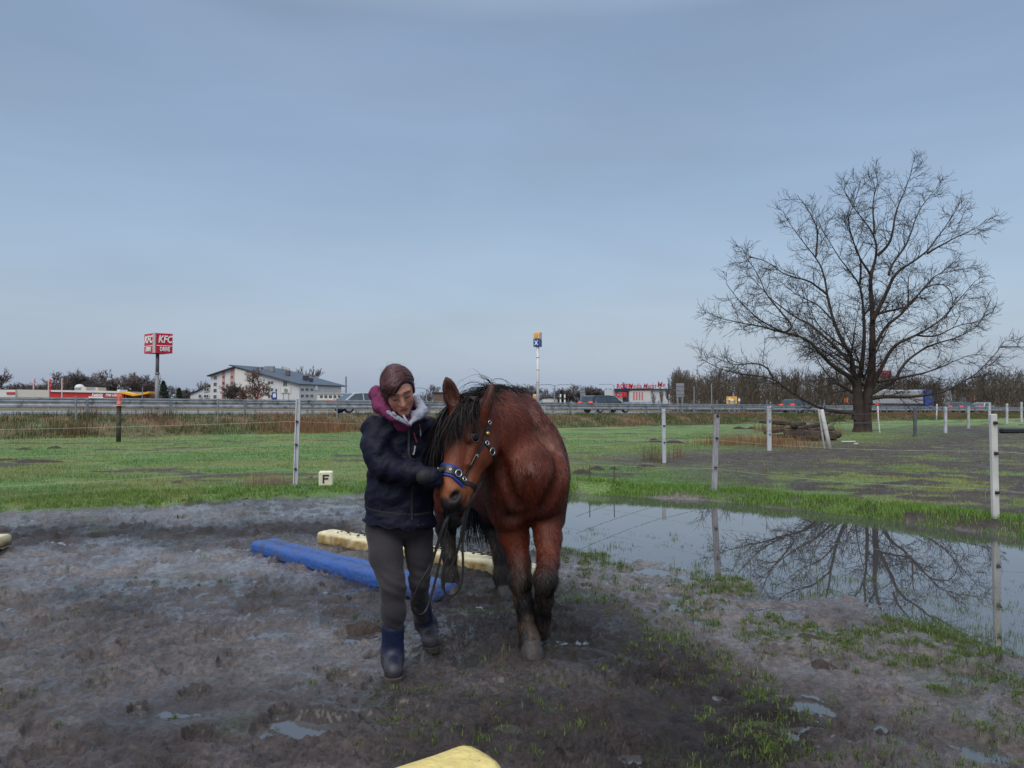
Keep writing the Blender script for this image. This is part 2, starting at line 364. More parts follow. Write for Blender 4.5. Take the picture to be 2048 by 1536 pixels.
def ground_mat():
    m = bpy.data.materials.new('wet_mud_and_turf'); m.use_nodes = True; t = m.node_tree; b = t.nodes['Principled BSDF']; n = t.nodes.new; l = t.links.new
    a = n('ShaderNodeAttribute'); a.attribute_name = 'Col'; tc = n('ShaderNodeTexCoord')
    n1 = n('ShaderNodeTexNoise'); n1.inputs['Scale'].default_value = 28; n1.inputs['Detail'].default_value = 8; n1.inputs['Roughness'].default_value = .65; l(tc.outputs['Object'], n1.inputs[0])
    r = n('ShaderNodeMapRange'); r.inputs[1].default_value = .3; r.inputs[2].default_value = .7; r.inputs[3].default_value = .4; r.inputs[4].default_value = 1.6; l(n1.outputs[0], r.inputs[0])
    v = n('ShaderNodeVectorMath'); v.operation = 'SCALE'; l(a.outputs['Color'], v.inputs[0]); l(r.outputs[0], v.inputs['Scale']); l(v.outputs[0], b.inputs['Base Color'])
    l(a.outputs['Alpha'], b.inputs['Roughness'])
    n2 = n('ShaderNodeTexNoise'); n2.inputs['Scale'].default_value = 38; n2.inputs['Detail'].default_value = 8; n2.inputs['Roughness'].default_value = .7; l(tc.outputs['Object'], n2.inputs[0])
    bu = n('ShaderNodeBump'); bu.inputs['Strength'].default_value = 1.; bu.inputs['Distance'].default_value = .03; l(n2.outputs[0], bu.inputs['Height']); l(bu.outputs[0], b.inputs['Normal'])
    b.inputs['Specular IOR Level'].default_value = .5; w_ = n('ShaderNodeAttribute'); w_.attribute_name = 'wet'; l(w_.outputs['Fac'], b.inputs['Coat Weight']); b.inputs['Coat Roughness'].default_value = .16; b.inputs['Coat IOR'].default_value = 1.33
    return m
tag(npmesh('ground', V, [Fq, cap], ground_mat(), attrs={'Col': GC, 'wet': WET}), kind='structure')
def gz(x, y): return gheight(np.atleast_1d(np.asarray(x, float)), np.atleast_1d(np.asarray(y, float)))
def GR(px, py):
    """where the line of sight through photo pixel (px, py) meets the ground"""
    a = G(px, py, -5.); d = a-np.array([0, 0, HC]); t = np.geomspace(.01, 1, 4000)*1.0
    q = np.array([0, 0, HC])+t[:, None]*d; k = np.argmax(q[:, 2] < gheight(q[:, 0], q[:, 1])); r = q[k].copy(); r[2] = float(gz(r[0], r[1])[0]); return r
# standing water: one level sheet, the low spots of the riding ground show through it as puddles
def water_mat():
    m = bpy.data.materials.new('standing_water'); m.use_nodes = True; t = m.node_tree; b = t.nodes['Principled BSDF']; n = t.nodes.new; l = t.links.new
    b.inputs['Base Color'].default_value = (.055, .055, .058, 1); b.inputs['Roughness'].default_value = .008; b.inputs['IOR'].default_value = 2.3
    tc = n('ShaderNodeTexCoord'); nz = n('ShaderNodeTexNoise'); nz.inputs['Scale'].default_value = 3; nz.inputs['Detail'].default_value = 3; l(tc.outputs['Object'], nz.inputs[0])
    bu = n('ShaderNodeBump'); bu.inputs['Strength'].default_value = .02; bu.inputs['Distance'].default_value = .01; l(nz.outputs[0], bu.inputs['Height']); l(bu.outputs[0], b.inputs['Normal'])
    return m
WV = [(-14, 1.0, 0), (11, 1.0, 0), (10, 1.4, 0), (5.75, 8.15, 0), (4.6, 9.95, 0), (3.15, 11.55, 0), (1.0, 12.5, 0), (-2.45, 12.0, 0), (-4, 11.3, 0), (-6.8, 9.9, 0), (-14, 6.4, 0)]
tag(npmesh('water', WV, np.arange(len(WV))[None, :], water_mat(), smooth=False), kind='structure')
# a strip of flood water lying in the paddock at the right
pv = [G(x, y, .052) for x, y in ((1835, 1018), (1900, 1014), (1990, 1022), (2060, 1020), (2120, 1040), (2100, 1052), (2020, 1036), (1930, 1030))]
# ---------------------------------------------------------------- road
def road_pt(s, q, dz=0.): return (R0[0]+RD[0]*s+RN[0]*q, R0[1]+RD[1]*s+RN[1]*q, float(road_z(s))+dz)
M_asph = mat('wet_asphalt', (.10, .11, .125), rough=.22, var=.25, vscale=.6, spec=.7, stretch=(1, 1, 1))
S = np.arange(-140, 420, 7.)
rv = [road_pt(s, q, dz) for s in S for q, dz in ((-1.6, -.14), (-.9, 0), (26., 0), (27, -.5))]
rf = [(i*4+k, i*4+k+1, i*4+k+5, i*4+k+4) for i in range(len(S)-1) for k in range(3)]
tag(npmesh('road', rv, np.array(rf), M_asph, smooth=False), kind='structure')
M_line = mat('road_paint', (.7, .7, .68), rough=.5)
mb = MB()
def strip(q0, q1, s0, s1):
    vs = []
    n = max(2, int((s1-s0)/7)); 
    for i in range(n+1):
        s = s0+(s1-s0)*i/n; vs += [road_pt(s, q0, .005), road_pt(s, q1, .005)]
    mb.addm(vs, [(2*i, 2*i+1, 2*i+3, 2*i+2) for i in range(n)])
strip(.65, .85, -135, 400); strip(10.8, 11.0, -135, 400); strip(14.2, 14.4, -135, 400); strip(24, 24.2, -135, 400)
for s in np.arange(-130, 390, 12.): strip(4.9, 5.05, s, s+6); strip(19.2, 19.35, s, s+6)
tag(mb.build('road_markings', M_line), kind='structure')
M_galv = mat('galvanised_steel', (.42, .44, .46), rough=.45, metal=.6, var=.2, vscale=3, dirt=(.12, .12, .11), dirt_scale=2.5, dirt_lo=.52, dirt_hi=.72)
M_galvd = mat('weathered_steel', (.22, .24, .26), rough=.55, metal=.4, var=.2, vscale=3)
def wrail(name, label, q, s0, s1, flip=1, post_side=1, top=.82):
    t = thing(name, label, 'guard rail', road_pt(s0, q))
    n = int((s1-s0)/4)
    prof = [(0, .30), (.05, .33), (.055, .42), (-.02, .50), (-.02, .55), (.055, .61), (.05, .70), (0, .74)]
    vs = []; pf = [(-a*flip, b) for a, b in prof]+[(-a*flip-.006, b) for a, b in prof[::-1]]
    for i in range(n+1):
        s = s0+4*i
        for a, b in pf: vs.append(road_pt(s, q+a, b))
    k = len(pf); fs = [(i*k+j, i*k+(j+1) % k, (i+1)*k+(j+1) % k, (i+1)*k+j) for i in range(n) for j in range(k)]
    m = MB().addm(vs, fs); m.build('beam', M_galv, t, wpar=True)
    m = MB(); vs = []
    pf = [(-.09, top-.07), (.06, top-.07), (.06, top), (-.09, top)]
    for i in range(n+1):
        for a, b in pf: vs.append(road_pt(s0+4*i, q+a, b))
    m.addm(vs, [(i*4+j, i*4+(j+1) % 4, (i+1)*4+(j+1) % 4, (i+1)*4+j) for i in range(n) for j in range(4)]); m.build('top_rail', M_galv, t, wpar=True)
    for i in range(min(n+1, 100)):
        s = s0+4*i; a = math.atan2(RD[1], RD[0])
        m = MB(); c = road_pt(s, q+.07*post_side, top/2-.25); m.box(c, (.12, .07, top+.4), rotz(a)); c2 = road_pt(s, q, top-.04); 
        m.build('post', M_galvd, t, wpar=True)
    return t
wrail('guard_rail', 'long galvanised steel guard rail on the near edge of the motorway', 0, -44, 252, flip=1, post_side=-1)
wrail('guard_rail', 'further guard rail along the median beyond the first carriageway', 12.6, -60, 332, flip=1, post_side=-1, top=.74)
# ================================================================ bare trees
def tubes(name, paths, m, parent=None, sides=3, attrs=None):
    """paths: list of (pts (n,3), radii (n)); thin paths get fewer sides; one mesh"""
    Vs = []; Fs = []; base = 0
    for pts, r, ns in paths:
        pts = np.asarray(pts, float); n = len(pts); r = np.asarray(r, float)
        t = np.empty_like(pts); t[1:-1] = pts[2:]-pts[:-2]; t[0] = pts[1]-pts[0]; t[-1] = pts[-1]-pts[-2]
        t /= np.linalg.norm(t, axis=1)[:, None]+1e-9
        a = np.array([0, 0, 1.]) if abs(t[0, 2]) < .8 else np.array([1., 0, 0])
        u = np.cross(t, a); u /= np.linalg.norm(u, axis=1)[:, None]+1e-9; v = np.cross(t, u)
        ang = np.arange(ns)*2*np.pi/ns
        ring = pts[:, None, :]+r[:, None, None]*(np.cos(ang)[None, :, None]*u[:, None, :]+np.sin(ang)[None, :, None]*v[:, None, :])
        Vs.append(ring.reshape(-1, 3))
        i = np.arange(n-1)[:, None]*ns; k = np.arange(ns)[None, :]; k2 = (k+1) % ns
        Fs.append((np.stack([i+k, i+k2, i+ns+k2, i+ns+k], -1).reshape(-1, 4))+base); base += n*ns
    return npmesh(name, np.concatenate(Vs), np.concatenate(Fs), m, parent, attrs)
def resample(pts, step):
    pts = np.asarray(pts, float); d = np.r_[0, np.cumsum(np.linalg.norm(np.diff(pts, axis=0), axis=1))]
    n = max(3, int(d[-1]/step)+1); q = np.linspace(0, d[-1], n)
    # catmull smoothing by cubic through gaussian filter
    out = np.stack([np.interp(q, d, pts[:, k]) for k in range(3)], 1)
    for _ in range(3):
        out[1:-1] = (out[:-2]+2*out[1:-1]+out[2:])/4
    return out
def unit(v): return v/(np.linalg.norm(v)+1e-9)
def shoot(r_, p, d, L, r0, up=.25, wob=.16, step=None, taper=.25):
    n = max(3, int(L/(step or max(.08, L/7)))+1); st = L/(n-1); pts = [p]; d = unit(d)
    for i in range(n-1):
        d = unit(d+r_.normal(0, wob, 3)+np.array([0, 0, up*st*2])); pts.append(pts[-1]+d*st)
    return np.array(pts), r0*np.linspace(1, taper, n)
def sidedir(r_, t, ang, az=None):
    t = unit(t); a = np.array([0, 0, 1.]) if abs(t[2]) < .9 else np.array([1., 0, 0]); u = unit(np.cross(t, a)); v = np.cross(t, u)
    az = r_.uniform(0, 2*np.pi) if az is None else az
    return math.cos(ang)*t+math.sin(ang)*(math.cos(az)*u+math.sin(az)*v)
M_bark = mat('cherry_bark', (.046, .032, .028), rough=.85, var=.35, vscale=3, bump=2, bscale=14, dirt=(.05, .065, .025), dirt_scale=1.2, dirt_lo=.56, dirt_hi=.68)
M_twig = mat('dark_twigs', (.036, .026, .024), rough=.85, var=.1)
TD = 40.; TB = G(1725, 866, 0.); tz = float(gz(TB[0], TB[1])[0])
def ZP(zx, zy, dd=0.): return P(1350+zx*.3906, 300+zy*.3906, TD+dd)
R_ = np.random.default_rng(11)
L_ = [  # traced limbs: points in the photograph, depth offsets (start, end), start radius in m
 ([(930, 1380), (930, 1330), (925, 1250), (928, 1190), (925, 1140)], 0, 0, .34),
 ([(930, 1230), (905, 1165), (840, 1130), (760, 1060), (710, 1000), (670, 960), (560, 935), (430, 870), (360, 800), (280, 720), (220, 600)], 0, -2.5, .15),
 ([(560, 935), (620, 915), (560, 850), (480, 760), (430, 640), (360, 540), (325, 455)], -1, 1.2, .07),
 ([(928, 1220), (900, 1060), (840, 960), (810, 870), (780, 740), (765, 620), (722, 545), (640, 450), (560, 340), (530, 240)], 0, 2.2, .15),
 ([(722, 545), (735, 400), (690, 320), (650, 260), (590, 190)], 1.2, 2.6, .06),
 ([(932, 1230), (968, 1080), (975, 950), (962, 800), (948, 690), (900, 640), (830, 540), (760, 420), (700, 330)], .2, -2, .16),
 ([(948, 690), (960, 560), (900, 420), (850, 330)], -.6, -1.6, .06),
 ([(990, 1300), (985, 1250), (1012, 1150), (1015, 1000), (1010, 850), (1000, 640), (1035, 540), (1022, 430), (920, 300), (850, 180), (790, 90)], 0, .6, .30),
 ([(1035, 540), (1075, 515), (1107, 470), (1125, 340), (1160, 240), (1190, 180), (1215, 90), (1225, 10)], .2, -.9, .085),
 ([(1022, 430), (1012, 260), (1045, 150), (1005, 70)], .3, 1.6, .06),
 ([(1015, 870), (1045, 800), (1070, 760), (1105, 665), (1145, 605), (1200, 585), (1290, 530), (1380, 400), (1430, 330), (1470, 270), (1450, 200)], 0, -1.8, .13),
 ([(1095, 640), (1100, 600), (1190, 480), (1250, 300), (1330, 210), (1390, 140)], -.4, 1.9, .07),
 ([(1290, 530), (1420, 450), (1540, 410), (1620, 330)], -.8, -2.6, .05),
 ([(1018, 1020), (1080, 900), (1170, 830), (1210, 770), (1300, 690), (1400, 690), (1435, 790), (1390, 860), (1270, 940)], 0, 2.4, .10),
 ([(1195, 790), (1190, 650), (1240, 560)], .7, 1.6, .05),
 ([(1005, 1230), (1030, 1160), (1075, 1080), (1120, 1000), (1150, 985), (1240, 950), (1370, 870), (1440, 780), (1530, 680), (1600, 590)], 0, -2.8, .14),
 ([(1240, 950), (1330, 960), (1450, 900), (1560, 880), (1620, 850)], -1.2, -.6, .05),
 ([(985, 1260), (1040, 1225), (1120, 1190), (1150, 1120), (1185, 1080), (1280, 1010), (1450, 960), (1560, 900), (1650, 690)], 0, 2.5, .12),
 ([(990, 1275), (1040, 1258), (1120, 1262), (1200, 1268), (1380, 1240), (1450, 1200), (1540, 1150), (1600, 1090), (1670, 1010), (1690, 960), (1740, 905)], 0, -1.5, .12),
 ([(1670, 1010), (1740, 1000), (1787, 1010)], -1.2, -1.4, .03),
 ([(940, 1350), (860, 1340), (800, 1335), (750, 1325), (700, 1300), (600, 1240), (540, 1200), (500, 1165), (430, 1155), (350, 1150), (260, 1135), (180, 1100), (130, 1065), (75, 1015)], 0, -2.2, .12),
 ([(500, 1165), (480, 1110), (400, 1090), (300, 1110), (200, 1060)], -1, .5, .05),
 ([(940, 1270), (870, 1220), (820, 1190), (760, 1130), (715, 1040), (690, 930)], 0, 2.2, .08),
 ([(905, 1090), (800, 990), (700, 900), (600, 850), (500, 770), (400, 660), (330, 600)], -.3, 2.8, .10),
 ([(1040, 1190), (1120, 1170), (1200, 1160), (1310, 1130), (1400, 1090), (1520, 1040), (1640, 1060)], 0, 1.2, .08),
 ([(560, 935), (430, 900), (310, 880), (200, 850), (125, 810)], -1.3, -3., .05),
 ([(780, 740), (680, 660), (560, 640), (460, 560), (330, 540)], .8, -.6, .06),
 ([(810, 870), (720, 780), (620, 740), (500, 640)], .4, 2.8, .05),
 ([(1010, 850), (1100, 820), (1200, 800), (1330, 640), (1480, 610), (1590, 590)], .2, 3., .07),
 ([(1000, 640), (940, 540), (880, 360), (940, 220), (960, 90)], .2, -2.2, .06),
]
limbs = []
for pts, d0, d1, r0 in L_:
    n = len(pts); w3 = np.array([ZP(x, y, d0+(d1-d0)*i/(n-1)) for i, (x, y) in enumerate(pts)]); q_ = resample(w3, .3); limbs.append((q_[:max(4, int(len(q_)*(.93 if r0 > .045 else .97)))], r0))
cen = np.array([TB[0], TD, 4.])
for k in range(8):     # limbs towards and away from the photographer
    az = R_.uniform(-.7, .7)+(math.pi/2 if k % 2 else -math.pi/2); el = R_.uniform(.25, 1.1)
    d = np.array([math.cos(az)*math.cos(el), math.sin(az)*math.cos(el), math.sin(el)])
    p0 = np.array([TB[0]+R_.choice([-.35, .3]), TD, 2.4+R_.uniform(0, 4)]); d = unit(d+np.array([R_.uniform(-1, 1), 0, 0])); pts, rr = shoot(R_, p0, d, R_.uniform(4.0, 6.2), .06, up=.06, wob=.13, step=.5)
    limbs.append((resample(pts, .3), .06))
big = []; twg = []
def r_at(r0, f): return r0*(1-f)**1.5*.85+.015
for pts, r0 in limbs:
    n = len(pts); f = np.linspace(0, 1, n); wob = np.cumsum(R_.normal(0, .010, (n, 3)), 0); wob -= wob[-1]*f[:, None]; pts = pts+wob
    big.append((pts, r_at(r0, f), 8 if r0 > .1 else 5))
    L = .3*(n-1)
    i = 2 if r0 < .2 else 4
    while i < n:
        t = pts[min(i+1, n-1)]-pts[i-1]; ff = f[i]
        h = pts[i][2]
        Ls = R_.uniform(.8, 2.6)*(1-.66*ff)*(1 if r0 > .04 else .7)
        if h < 2.6: Ls *= .8
        outv = unit(pts[i]-cen)
        d = unit(sidedir(R_, t, R_.uniform(.6, 1.3))+.30*outv*[1, 1, .3])
        p1, rr = shoot(R_, pts[i], d, Ls, min(.026, .3*r_at(r0, ff)+.008), up=.06, wob=.15)
        rr = np.maximum(rr, .011); twg.append((p1, rr, 3))
        m1 = len(p1)
        for j in range(1, m1):
            for _ in range(2 if R_.random() < .45 else 1):
                d2 = sidedir(R_, p1[j]-p1[j-1], R_.uniform(.45, 1.1)); L2 = R_.uniform(.25, 1.05)*(1-.3*j/m1)
                p2, r2 = shoot(R_, p1[j], d2, L2, .009, up=.12, wob=.12); twg.append((p2, np.maximum(r2, .0068), 3))
                for q in range(1, len(p2)-1, 2):
                    if R_.random() < .6:
                        d3 = sidedir(R_, p2[q+1]-p2[q], R_.uniform(.5, 1.1)); p3, r3 = shoot(R_, p2[q], d3, R_.uniform(.12, .4), .007, up=.4, step=.13); twg.append((p3, np.maximum(r3, .006), 3))
        i += 1 if R_.random() < .93 else 2
tr = thing('bare_tree', 'large bare broad-crowned tree with a forked trunk standing in the paddock', 'tree', (TB[0], TD, tz))
# trunk: two stems grown together
tp = [(np.array([P(1722+dx, 905-(k*9), TD)+[0, dy, 0] for k in range(0, 16)]), None, 12) for dx, dy in ((-9, 0), (10, .05))]
mb_ = []
for s_, top in ((-1, (928, 1170)), (1, (1005, 1190))):
    pts = np.array([ZP((938 if s_ < 0 else 984)+(0), 1475), ZP(940 if s_ < 0 else 982, 1420), ZP(940 if s_ < 0 else 979, 1350), ZP(934 if s_ < 0 else 984, 1270), ZP(*top)]); pts = resample(pts, .15)
    pts[:, 1] += .05*s_; rr = np.interp(np.linspace(0, 1, len(pts)), [0, .12, .3, .6, 1], [.44, .31, .265, .26, .23]); rr = rr*(1+.06*np.sin(np.arange(len(pts))*1.3+s_)); mb_.append((pts, rr, 14))
def local(paths, o):
    l = np.array(o.location); return [(p-l, r, n) for p, r, n in paths]
tubes('trunk', local(mb_+big, tr), M_bark, tr)
tubes('crown', local(twg, tr), M_twig, tr)
print('tree twigs', len(twg))
# rope hanging from the right hand low limb
rp = [P(1755.5, 812, TD-1.2), P(1756.5, 835, TD-1.25), P(1759, 860, TD-1.3), P(1761, 877, TD-1.3)]
rt = thing('hanging_rope', 'white rope hanging from a low limb of the bare tree, frayed at its end', 'rope', rp[-1])
m = MB(); m.tube([p-rp[-1] for p in rp], .035, 6); m.build('rope', mat('white_rope', (.6, .6, .58), bump=1, bscale=80), rt, smooth=True)
m = MB(); m.tube([(0, 0, 0), (-.1, 0, -.06), (-.16, 0, -.08)], .03, 6); m.tube([(0, 0, 0), (.08, 0, -.04), (.14, 0, -.10)], .03, 6); m.tube([(-.05, 0, 0), (.05, 0, .02)], .06, 6); m.build('knot', mat('rope_end', (.5, .5, .47)), rt)
# ================================================================ grass and weeds
M_gr = mat('grass_blade', (.1, .2, .05), rough=.55, var=0, attr='Col', spec=.3)
M_st = mat('dead_stalk', (.3, .2, .1), rough=.8, var=0, attr='Col', spec=.2)
def gcols(n, a, b, var=.25, mix=None):
    k = rng.random((n, 1)) if mix is None else mix[:, None]
    return (np.array(a)*(1-k)+np.array(b)*k)*(1+rng.uniform(-var, var, (n, 1)))
def scatter_view(n, u0, u1, y0, y1, p=1.0):
    """random ground points, denser nearer"""
    t = rng.random(n); y = 1/(1/y0+(1/y1-1/y0)*t) if p == 1 else (y0**(1-p)+(y1**(1-p)-y0**(1-p))*t)**(1/(1-p))
    u = rng.uniform(u0, u1, n); return u*y, y
# tufts on the riding ground and in the shallow water
def tufts(name, cx, cy, size, nb, label, col=((.045, .095, .024), (.15, .19, .06)), hk=1., sink=.0, cat='grass'):
    n = len(cx); k = np.repeat(np.arange(n), nb); m = len(k)
    rr = np.abs(rng.normal(0, .55, m))*size[k]; a = rng.uniform(0, 2*np.pi, m)
    x = cx[k]+rr*np.cos(a); y = cy[k]+rr*np.sin(a); z = np.maximum(gz(x, y), -.03)-.004
    h = rng.uniform(.35, 1, m)*size[k]*.54*hk+.007; wd = rng.uniform(.0022, .0045, m)*np.maximum(1, y/4.5)
    return tag(blades(name, np.stack([x, y, z], 1), h, wd, gcols(m, *col), M_gr, lean=.55), label, cat, kind='stuff')
x, y = scatter_view(60000, -1.0, 1.0, 2.2, 12.5, 2.0)
a = arena_d(x, y); sh = shore_d(x, y)
pr = ss(.52, .72, fbm(x*1.4, y*1.4, seed=81, o=4))*.12+2.2*np.exp(-((sh-.45)/1.05)**2)*ss(.36, .52, fbm(x*1.8, y*1.8, seed=82))*ss(-.8, .8, x)
pr += .42*np.exp(-((seg_dist(x, y, [G(1180, 1150)[:2], G(1290, 1270)[:2], G(1440, 1330)[:2], G(1520, 1450)[:2], G(1480, 1600)[:2]]))/.16)**2)
pr += .12*ss(.45, .62, fbm(x*2.1, y*2.1, seed=83))*ss(.4, 1.4, x)*(sh < 0)+.22*(sh > .6)*ss(.45, .6, fbm(x*1.1, y*1.1, seed=84))
pr += .35*np.exp(-(np.hypot(x+.6*0, y-3.45)/.5)**2)*ss(.45, .6, fbm(x*5, y*5, seed=86))
pr *= np.where(sh > 2.0, .5, 1)*np.where((x > .3) & (y < 3.6), .55, 1)*(1-.75*mud_dark(x, y)*(x < .4))*np.where(x < -.9, .30, 1)
pr *= ss(.35, .6, fbm(x*7, y*7, seed=85))
k = (rng.random(len(x)) < pr*.62) & (a > .05)
sz = rng.gamma(3, .011, k.sum())+.014
tufts('grass_tufts', x[k], y[k], sz*np.where(shore_d(x[k], y[k]) > 0, 1.5, 1), 24, 'sparse young green grass tufts growing in the mud and shallow flood water')
print('tufts', k.sum())
# grassy bank right of the flood water
def band(name, pts, off0, off1, n, h0, h1, col, label, wk=1., clump=True, lean=.5, xlim=None, mm=None, cat='grass'):
    pts = np.array(pts, float); L = np.r_[0, np.cumsum(np.hypot(*np.diff(pts, axis=0).T))]; s = rng.uniform(0, L[-1], n)
    x = np.interp(s, L, pts[:, 0]); y = np.interp(s, L, pts[:, 1]); e = .01
    tx = np.interp(np.minimum(s+e, L[-1]), L, pts[:, 0])-np.interp(np.maximum(s-e, 0), L, pts[:, 0]); ty = np.interp(np.minimum(s+e, L[-1]), L, pts[:, 1])-np.interp(np.maximum(s-e, 0), L, pts[:, 1]); q = np.hypot(tx, ty)
    o = rng.uniform(off0, off1, n); x = x-ty/q*o; y = y+tx/q*o
    if clump: keep = rng.random(n) < ss(.3, .55, fbm(x*3.5, y*3.5, seed=91)); x, y = x[keep], y[keep]
    n = len(x); cl = fbm(x*2.2, y*2.2, seed=92)
    h = rng.uniform(h0, h1, n)*(.5+cl); wd = rng.uniform(.003, .006, n)*np.maximum(1, np.abs(y)/7)*wk
    return tag(blades(name, np.stack([x, y, gz(x, y)-.005], 1), h, wd, gcols(n, *col), mm or M_gr, lean=lean), label, cat, kind='stuff')
band('bank_grass', [(.3, 12.55), (.95, 12.5), (3.15, 11.55), (4.55, 9.95), (5.7, 8.25), (8, 5.2), (12.2, -1)], -.30, .75, 85000, .03, .10, ((.065, .17, .035), (.20, .30, .06)), 'lush green grass on the low bank beside the flood water')
band('edge_grass', [(-14, 5.4), (-6.75, 9.85), (-3.95, 11.25), (-2.45, 11.9), (.95, 12.4)], -.1, 1.6, 75000, .03, .09, ((.07, .17, .035), (.20, .28, .07)), 'green grass along the left edge of the riding ground')
# meadow
x, y = scatter_view(420000, -1.0, 1.0, 9, 38, 1.6)
s, q = road_sq(x, y); a = arena_d(x, y); pm = paddock_mud(x, y)
k = (a < -.2) & (q < -7.0) & (rng.random(len(x)) < (1-.93*pm)*(.35+.9*ss(.35, .6, fbm(x*1.2, y*1.8, seed=95))))
x, y = x[k], y[k]; n = len(x); dull = np.clip(ss(.42, .62, fbm(x*.35, y*.55, seed=71, o=5))*.9+.55*ss(2, 6, x)*ss(26, 18, y-x*.4)+.1*rng.random(n), 0, 1)
h = rng.uniform(.025, .075, n)*(.6+.8*fbm(x*.8, y*.8, seed=96)); wd = rng.uniform(.004, .007, n)*np.maximum(1, y/9)
tag(blades('meadow_grass', np.stack([x, y, gz(x, y)-.005], 1), h, wd, gcols(n, (.08, .20, .042), (.24, .23, .085), .42, dull), M_gr, lean=.6, segs=1), 'green meadow grass with yellowish worn patches', 'grass', kind='stuff')
# rough dry grass on the road embankment
n = 150000; s = rng.uniform(-25, 130, n); q = rng.uniform(-7.6, -1.0, n)
x = R0[0]+RD[0]*s+RN[0]*q; y = R0[1]+RD[1]*s+RN[1]*q
c = fbm(x*.45, y*.45, seed=101, o=4); c2 = fbm(x*1.2, y*1.2, seed=102)
keep = rng.random(n) < .35+.65*ss(.35, .6, c2); x, y, q, c, c2 = x[keep], y[keep], q[keep], c[keep], c2[keep]; n = len(x)
brown = np.clip(ss(.40, .60, c)+rng.normal(0, .2, n)-.3*ss(-4.5, -7, q), 0, 1)[:, None]
col = (np.array([.075, .105, .03])*(1-brown)+np.array([.20, .125, .065])*brown)*rng.uniform(.5, 1.4, (n, 1))
h = rng.uniform(.12, .36, n)*(.4+1.1*c2)*np.where(q < -6.5, .5, 1)*np.where(q > -1.8, .5, 1)
tag(blades('embankment_grass', np.stack([x, y, gz(x, y)-.02], 1), h, rng.uniform(.012, .03, n)*np.maximum(1, y/60), col, M_gr, lean=.5), 'rough brown and olive dead grass covering the motorway embankment', 'grass', kind='stuff')
# taller stalky weeds: counted clumps
def weed(px, py, hh, wdt, n, col, label, name='dry_grass', group=None, mat_=None, lean=.25, z=None):
    b = GR(px, py); x = b[0]+rng.normal(0, wdt*.45, n); y = b[1]+rng.normal(0, wdt*.35, n)
    h = rng.uniform(.35, 1, n)*hh
    o = blades(name, np.stack([x, y, gz(x, y)-.01], 1), h, rng.uniform(.4, 1, n)*.005*max(1, b[1]/8), gcols(n, *col), mat_ or M_st, lean=lean)
    return tag(o, label, 'dry grass', kind='stuff')
DRY = ((.22, .15, .08), (.36, .27, .16)); RST = ((.16, .085, .045), (.28, .16, .09)); OLV = ((.09, .09, .035), (.2, .15, .07))
weed(515, 972, .34, .38, 160, DRY, 'pale dry grass tussock left of the tall white fence post')
weed(573, 968, .28, .25, 70, DRY, 'small dry grass tussock just beside the tall white fence post')
weed(20, 1000, .2, .5, 90, ((.16, .18, .07), (.3, .28, .15)), 'short dry seed stalks at the left edge of the meadow')
weed(100, 995, .2, .5, 90, ((.16, .18, .07), (.3, .28, .15)), 'short dry seed stalks in the meadow before the molehills')
weed(1305, 922, .62, .45, 120, OLV, 'thin bushy dried weed left of the fence post near the water')
weed(1358, 915, .55, .3, 50, RST, 'thin reddish dried weed right of the fence post near the water')
for i, (px, py, hh, wd_, n_, lb) in enumerate([(1450, 890, .45, 1.3, 500, 'dry reddish grass left of the timber pile, nearest the grey leaning post'), (1505, 888, .5, 1.3, 650, 'tall dry reddish grass in front of the timber pile left end'), (1560, 893, .5, 1.2, 650, 'dry reddish grass in front of the timber pile, right of the blue-grey post'), (1600, 896, .35, .8, 300, 'dry reddish grass beside the pair of leaning white posts'), (1550, 862, .6, 1.2, 420, 'tall dry grass growing among the timbers'), (1675, 872, .75, .5, 90, 'reddish stalks right of the timber pile near the trunk'), (1600, 862, .6, 1.2, 300, 'dry grass behind the dark timber pile')]):
    weed(px, py, hh, wd_, n_, RST if i % 2 == 0 else DRY, lb)
for px, py, hh, wd_, n_, lb in [(150, 868, .8, 1.1, 260, 'dark reddish shrubby weed on the embankment left of the cone'), (615, 862, .8, 3.2, 900, 'patch of tall orange dry reeds on the embankment behind the white post'), (655, 860, .8, 1.8, 400, 'smaller patch of orange reeds left of the person'), (310, 838, .8, 1.0, 120, 'dark leafless weeds at the road edge below the red sign'), (330, 838, .8, .6, 60, 'single dark weed clump at the road edge right of the cone'), (180, 838, 1.0, 1.2, 120, 'dark leafless weeds against the guard rail left of the cone')]:
    s, q = 0, 0
    t = weed(px, py, hh, wd_, n_, RST if 'orange' in lb else ((.07, .05, .03), (.17, .11, .06)), lb)
# molehills and clods
M_soil = mat('dark_soil', (.035, .024, .02), rough=.75, var=.35, vscale=20, bump=2, bscale=30)
def mound(name, px, py, rx, ry, h, label, group='molehills in the meadow'):
    b = GR(px, py); zz = b[2]; nr_, na_ = 9, 22
    V = []; 
    for i in range(nr_):
        r = i/(nr_-1)
        for j in range(na_):
            a = 2*math.pi*j/na_; q = 1+.35*(float(vn(math.cos(a)*1.5+px, math.sin(a)*1.5+py, seed=5))-.5)*2; x, y = rx*r*q*math.cos(a), ry*r*q*math.sin(a)
            z = h*max(0, math.cos(r*math.pi/2))**.8*(.5+float(fbm((b[0]+x)*7, (b[1]+y)*7, seed=6)))+.035*(float(vn((b[0]+x)*25, (b[1]+y)*25, seed=7))-.5)*(1-r)-.01-.03*r; V.append((x, y, z))
    f = [(i*na_+j, (i+1)*na_+j, (i+1)*na_+(j+1) % na_, i*na_+(j+1) % na_) for i in range(nr_-1) for j in range(na_)]
    o = npmesh(name, V, np.array(f), M_soil); o.location = (b[0], b[1], zz); return tag(o, label, 'molehill', group)
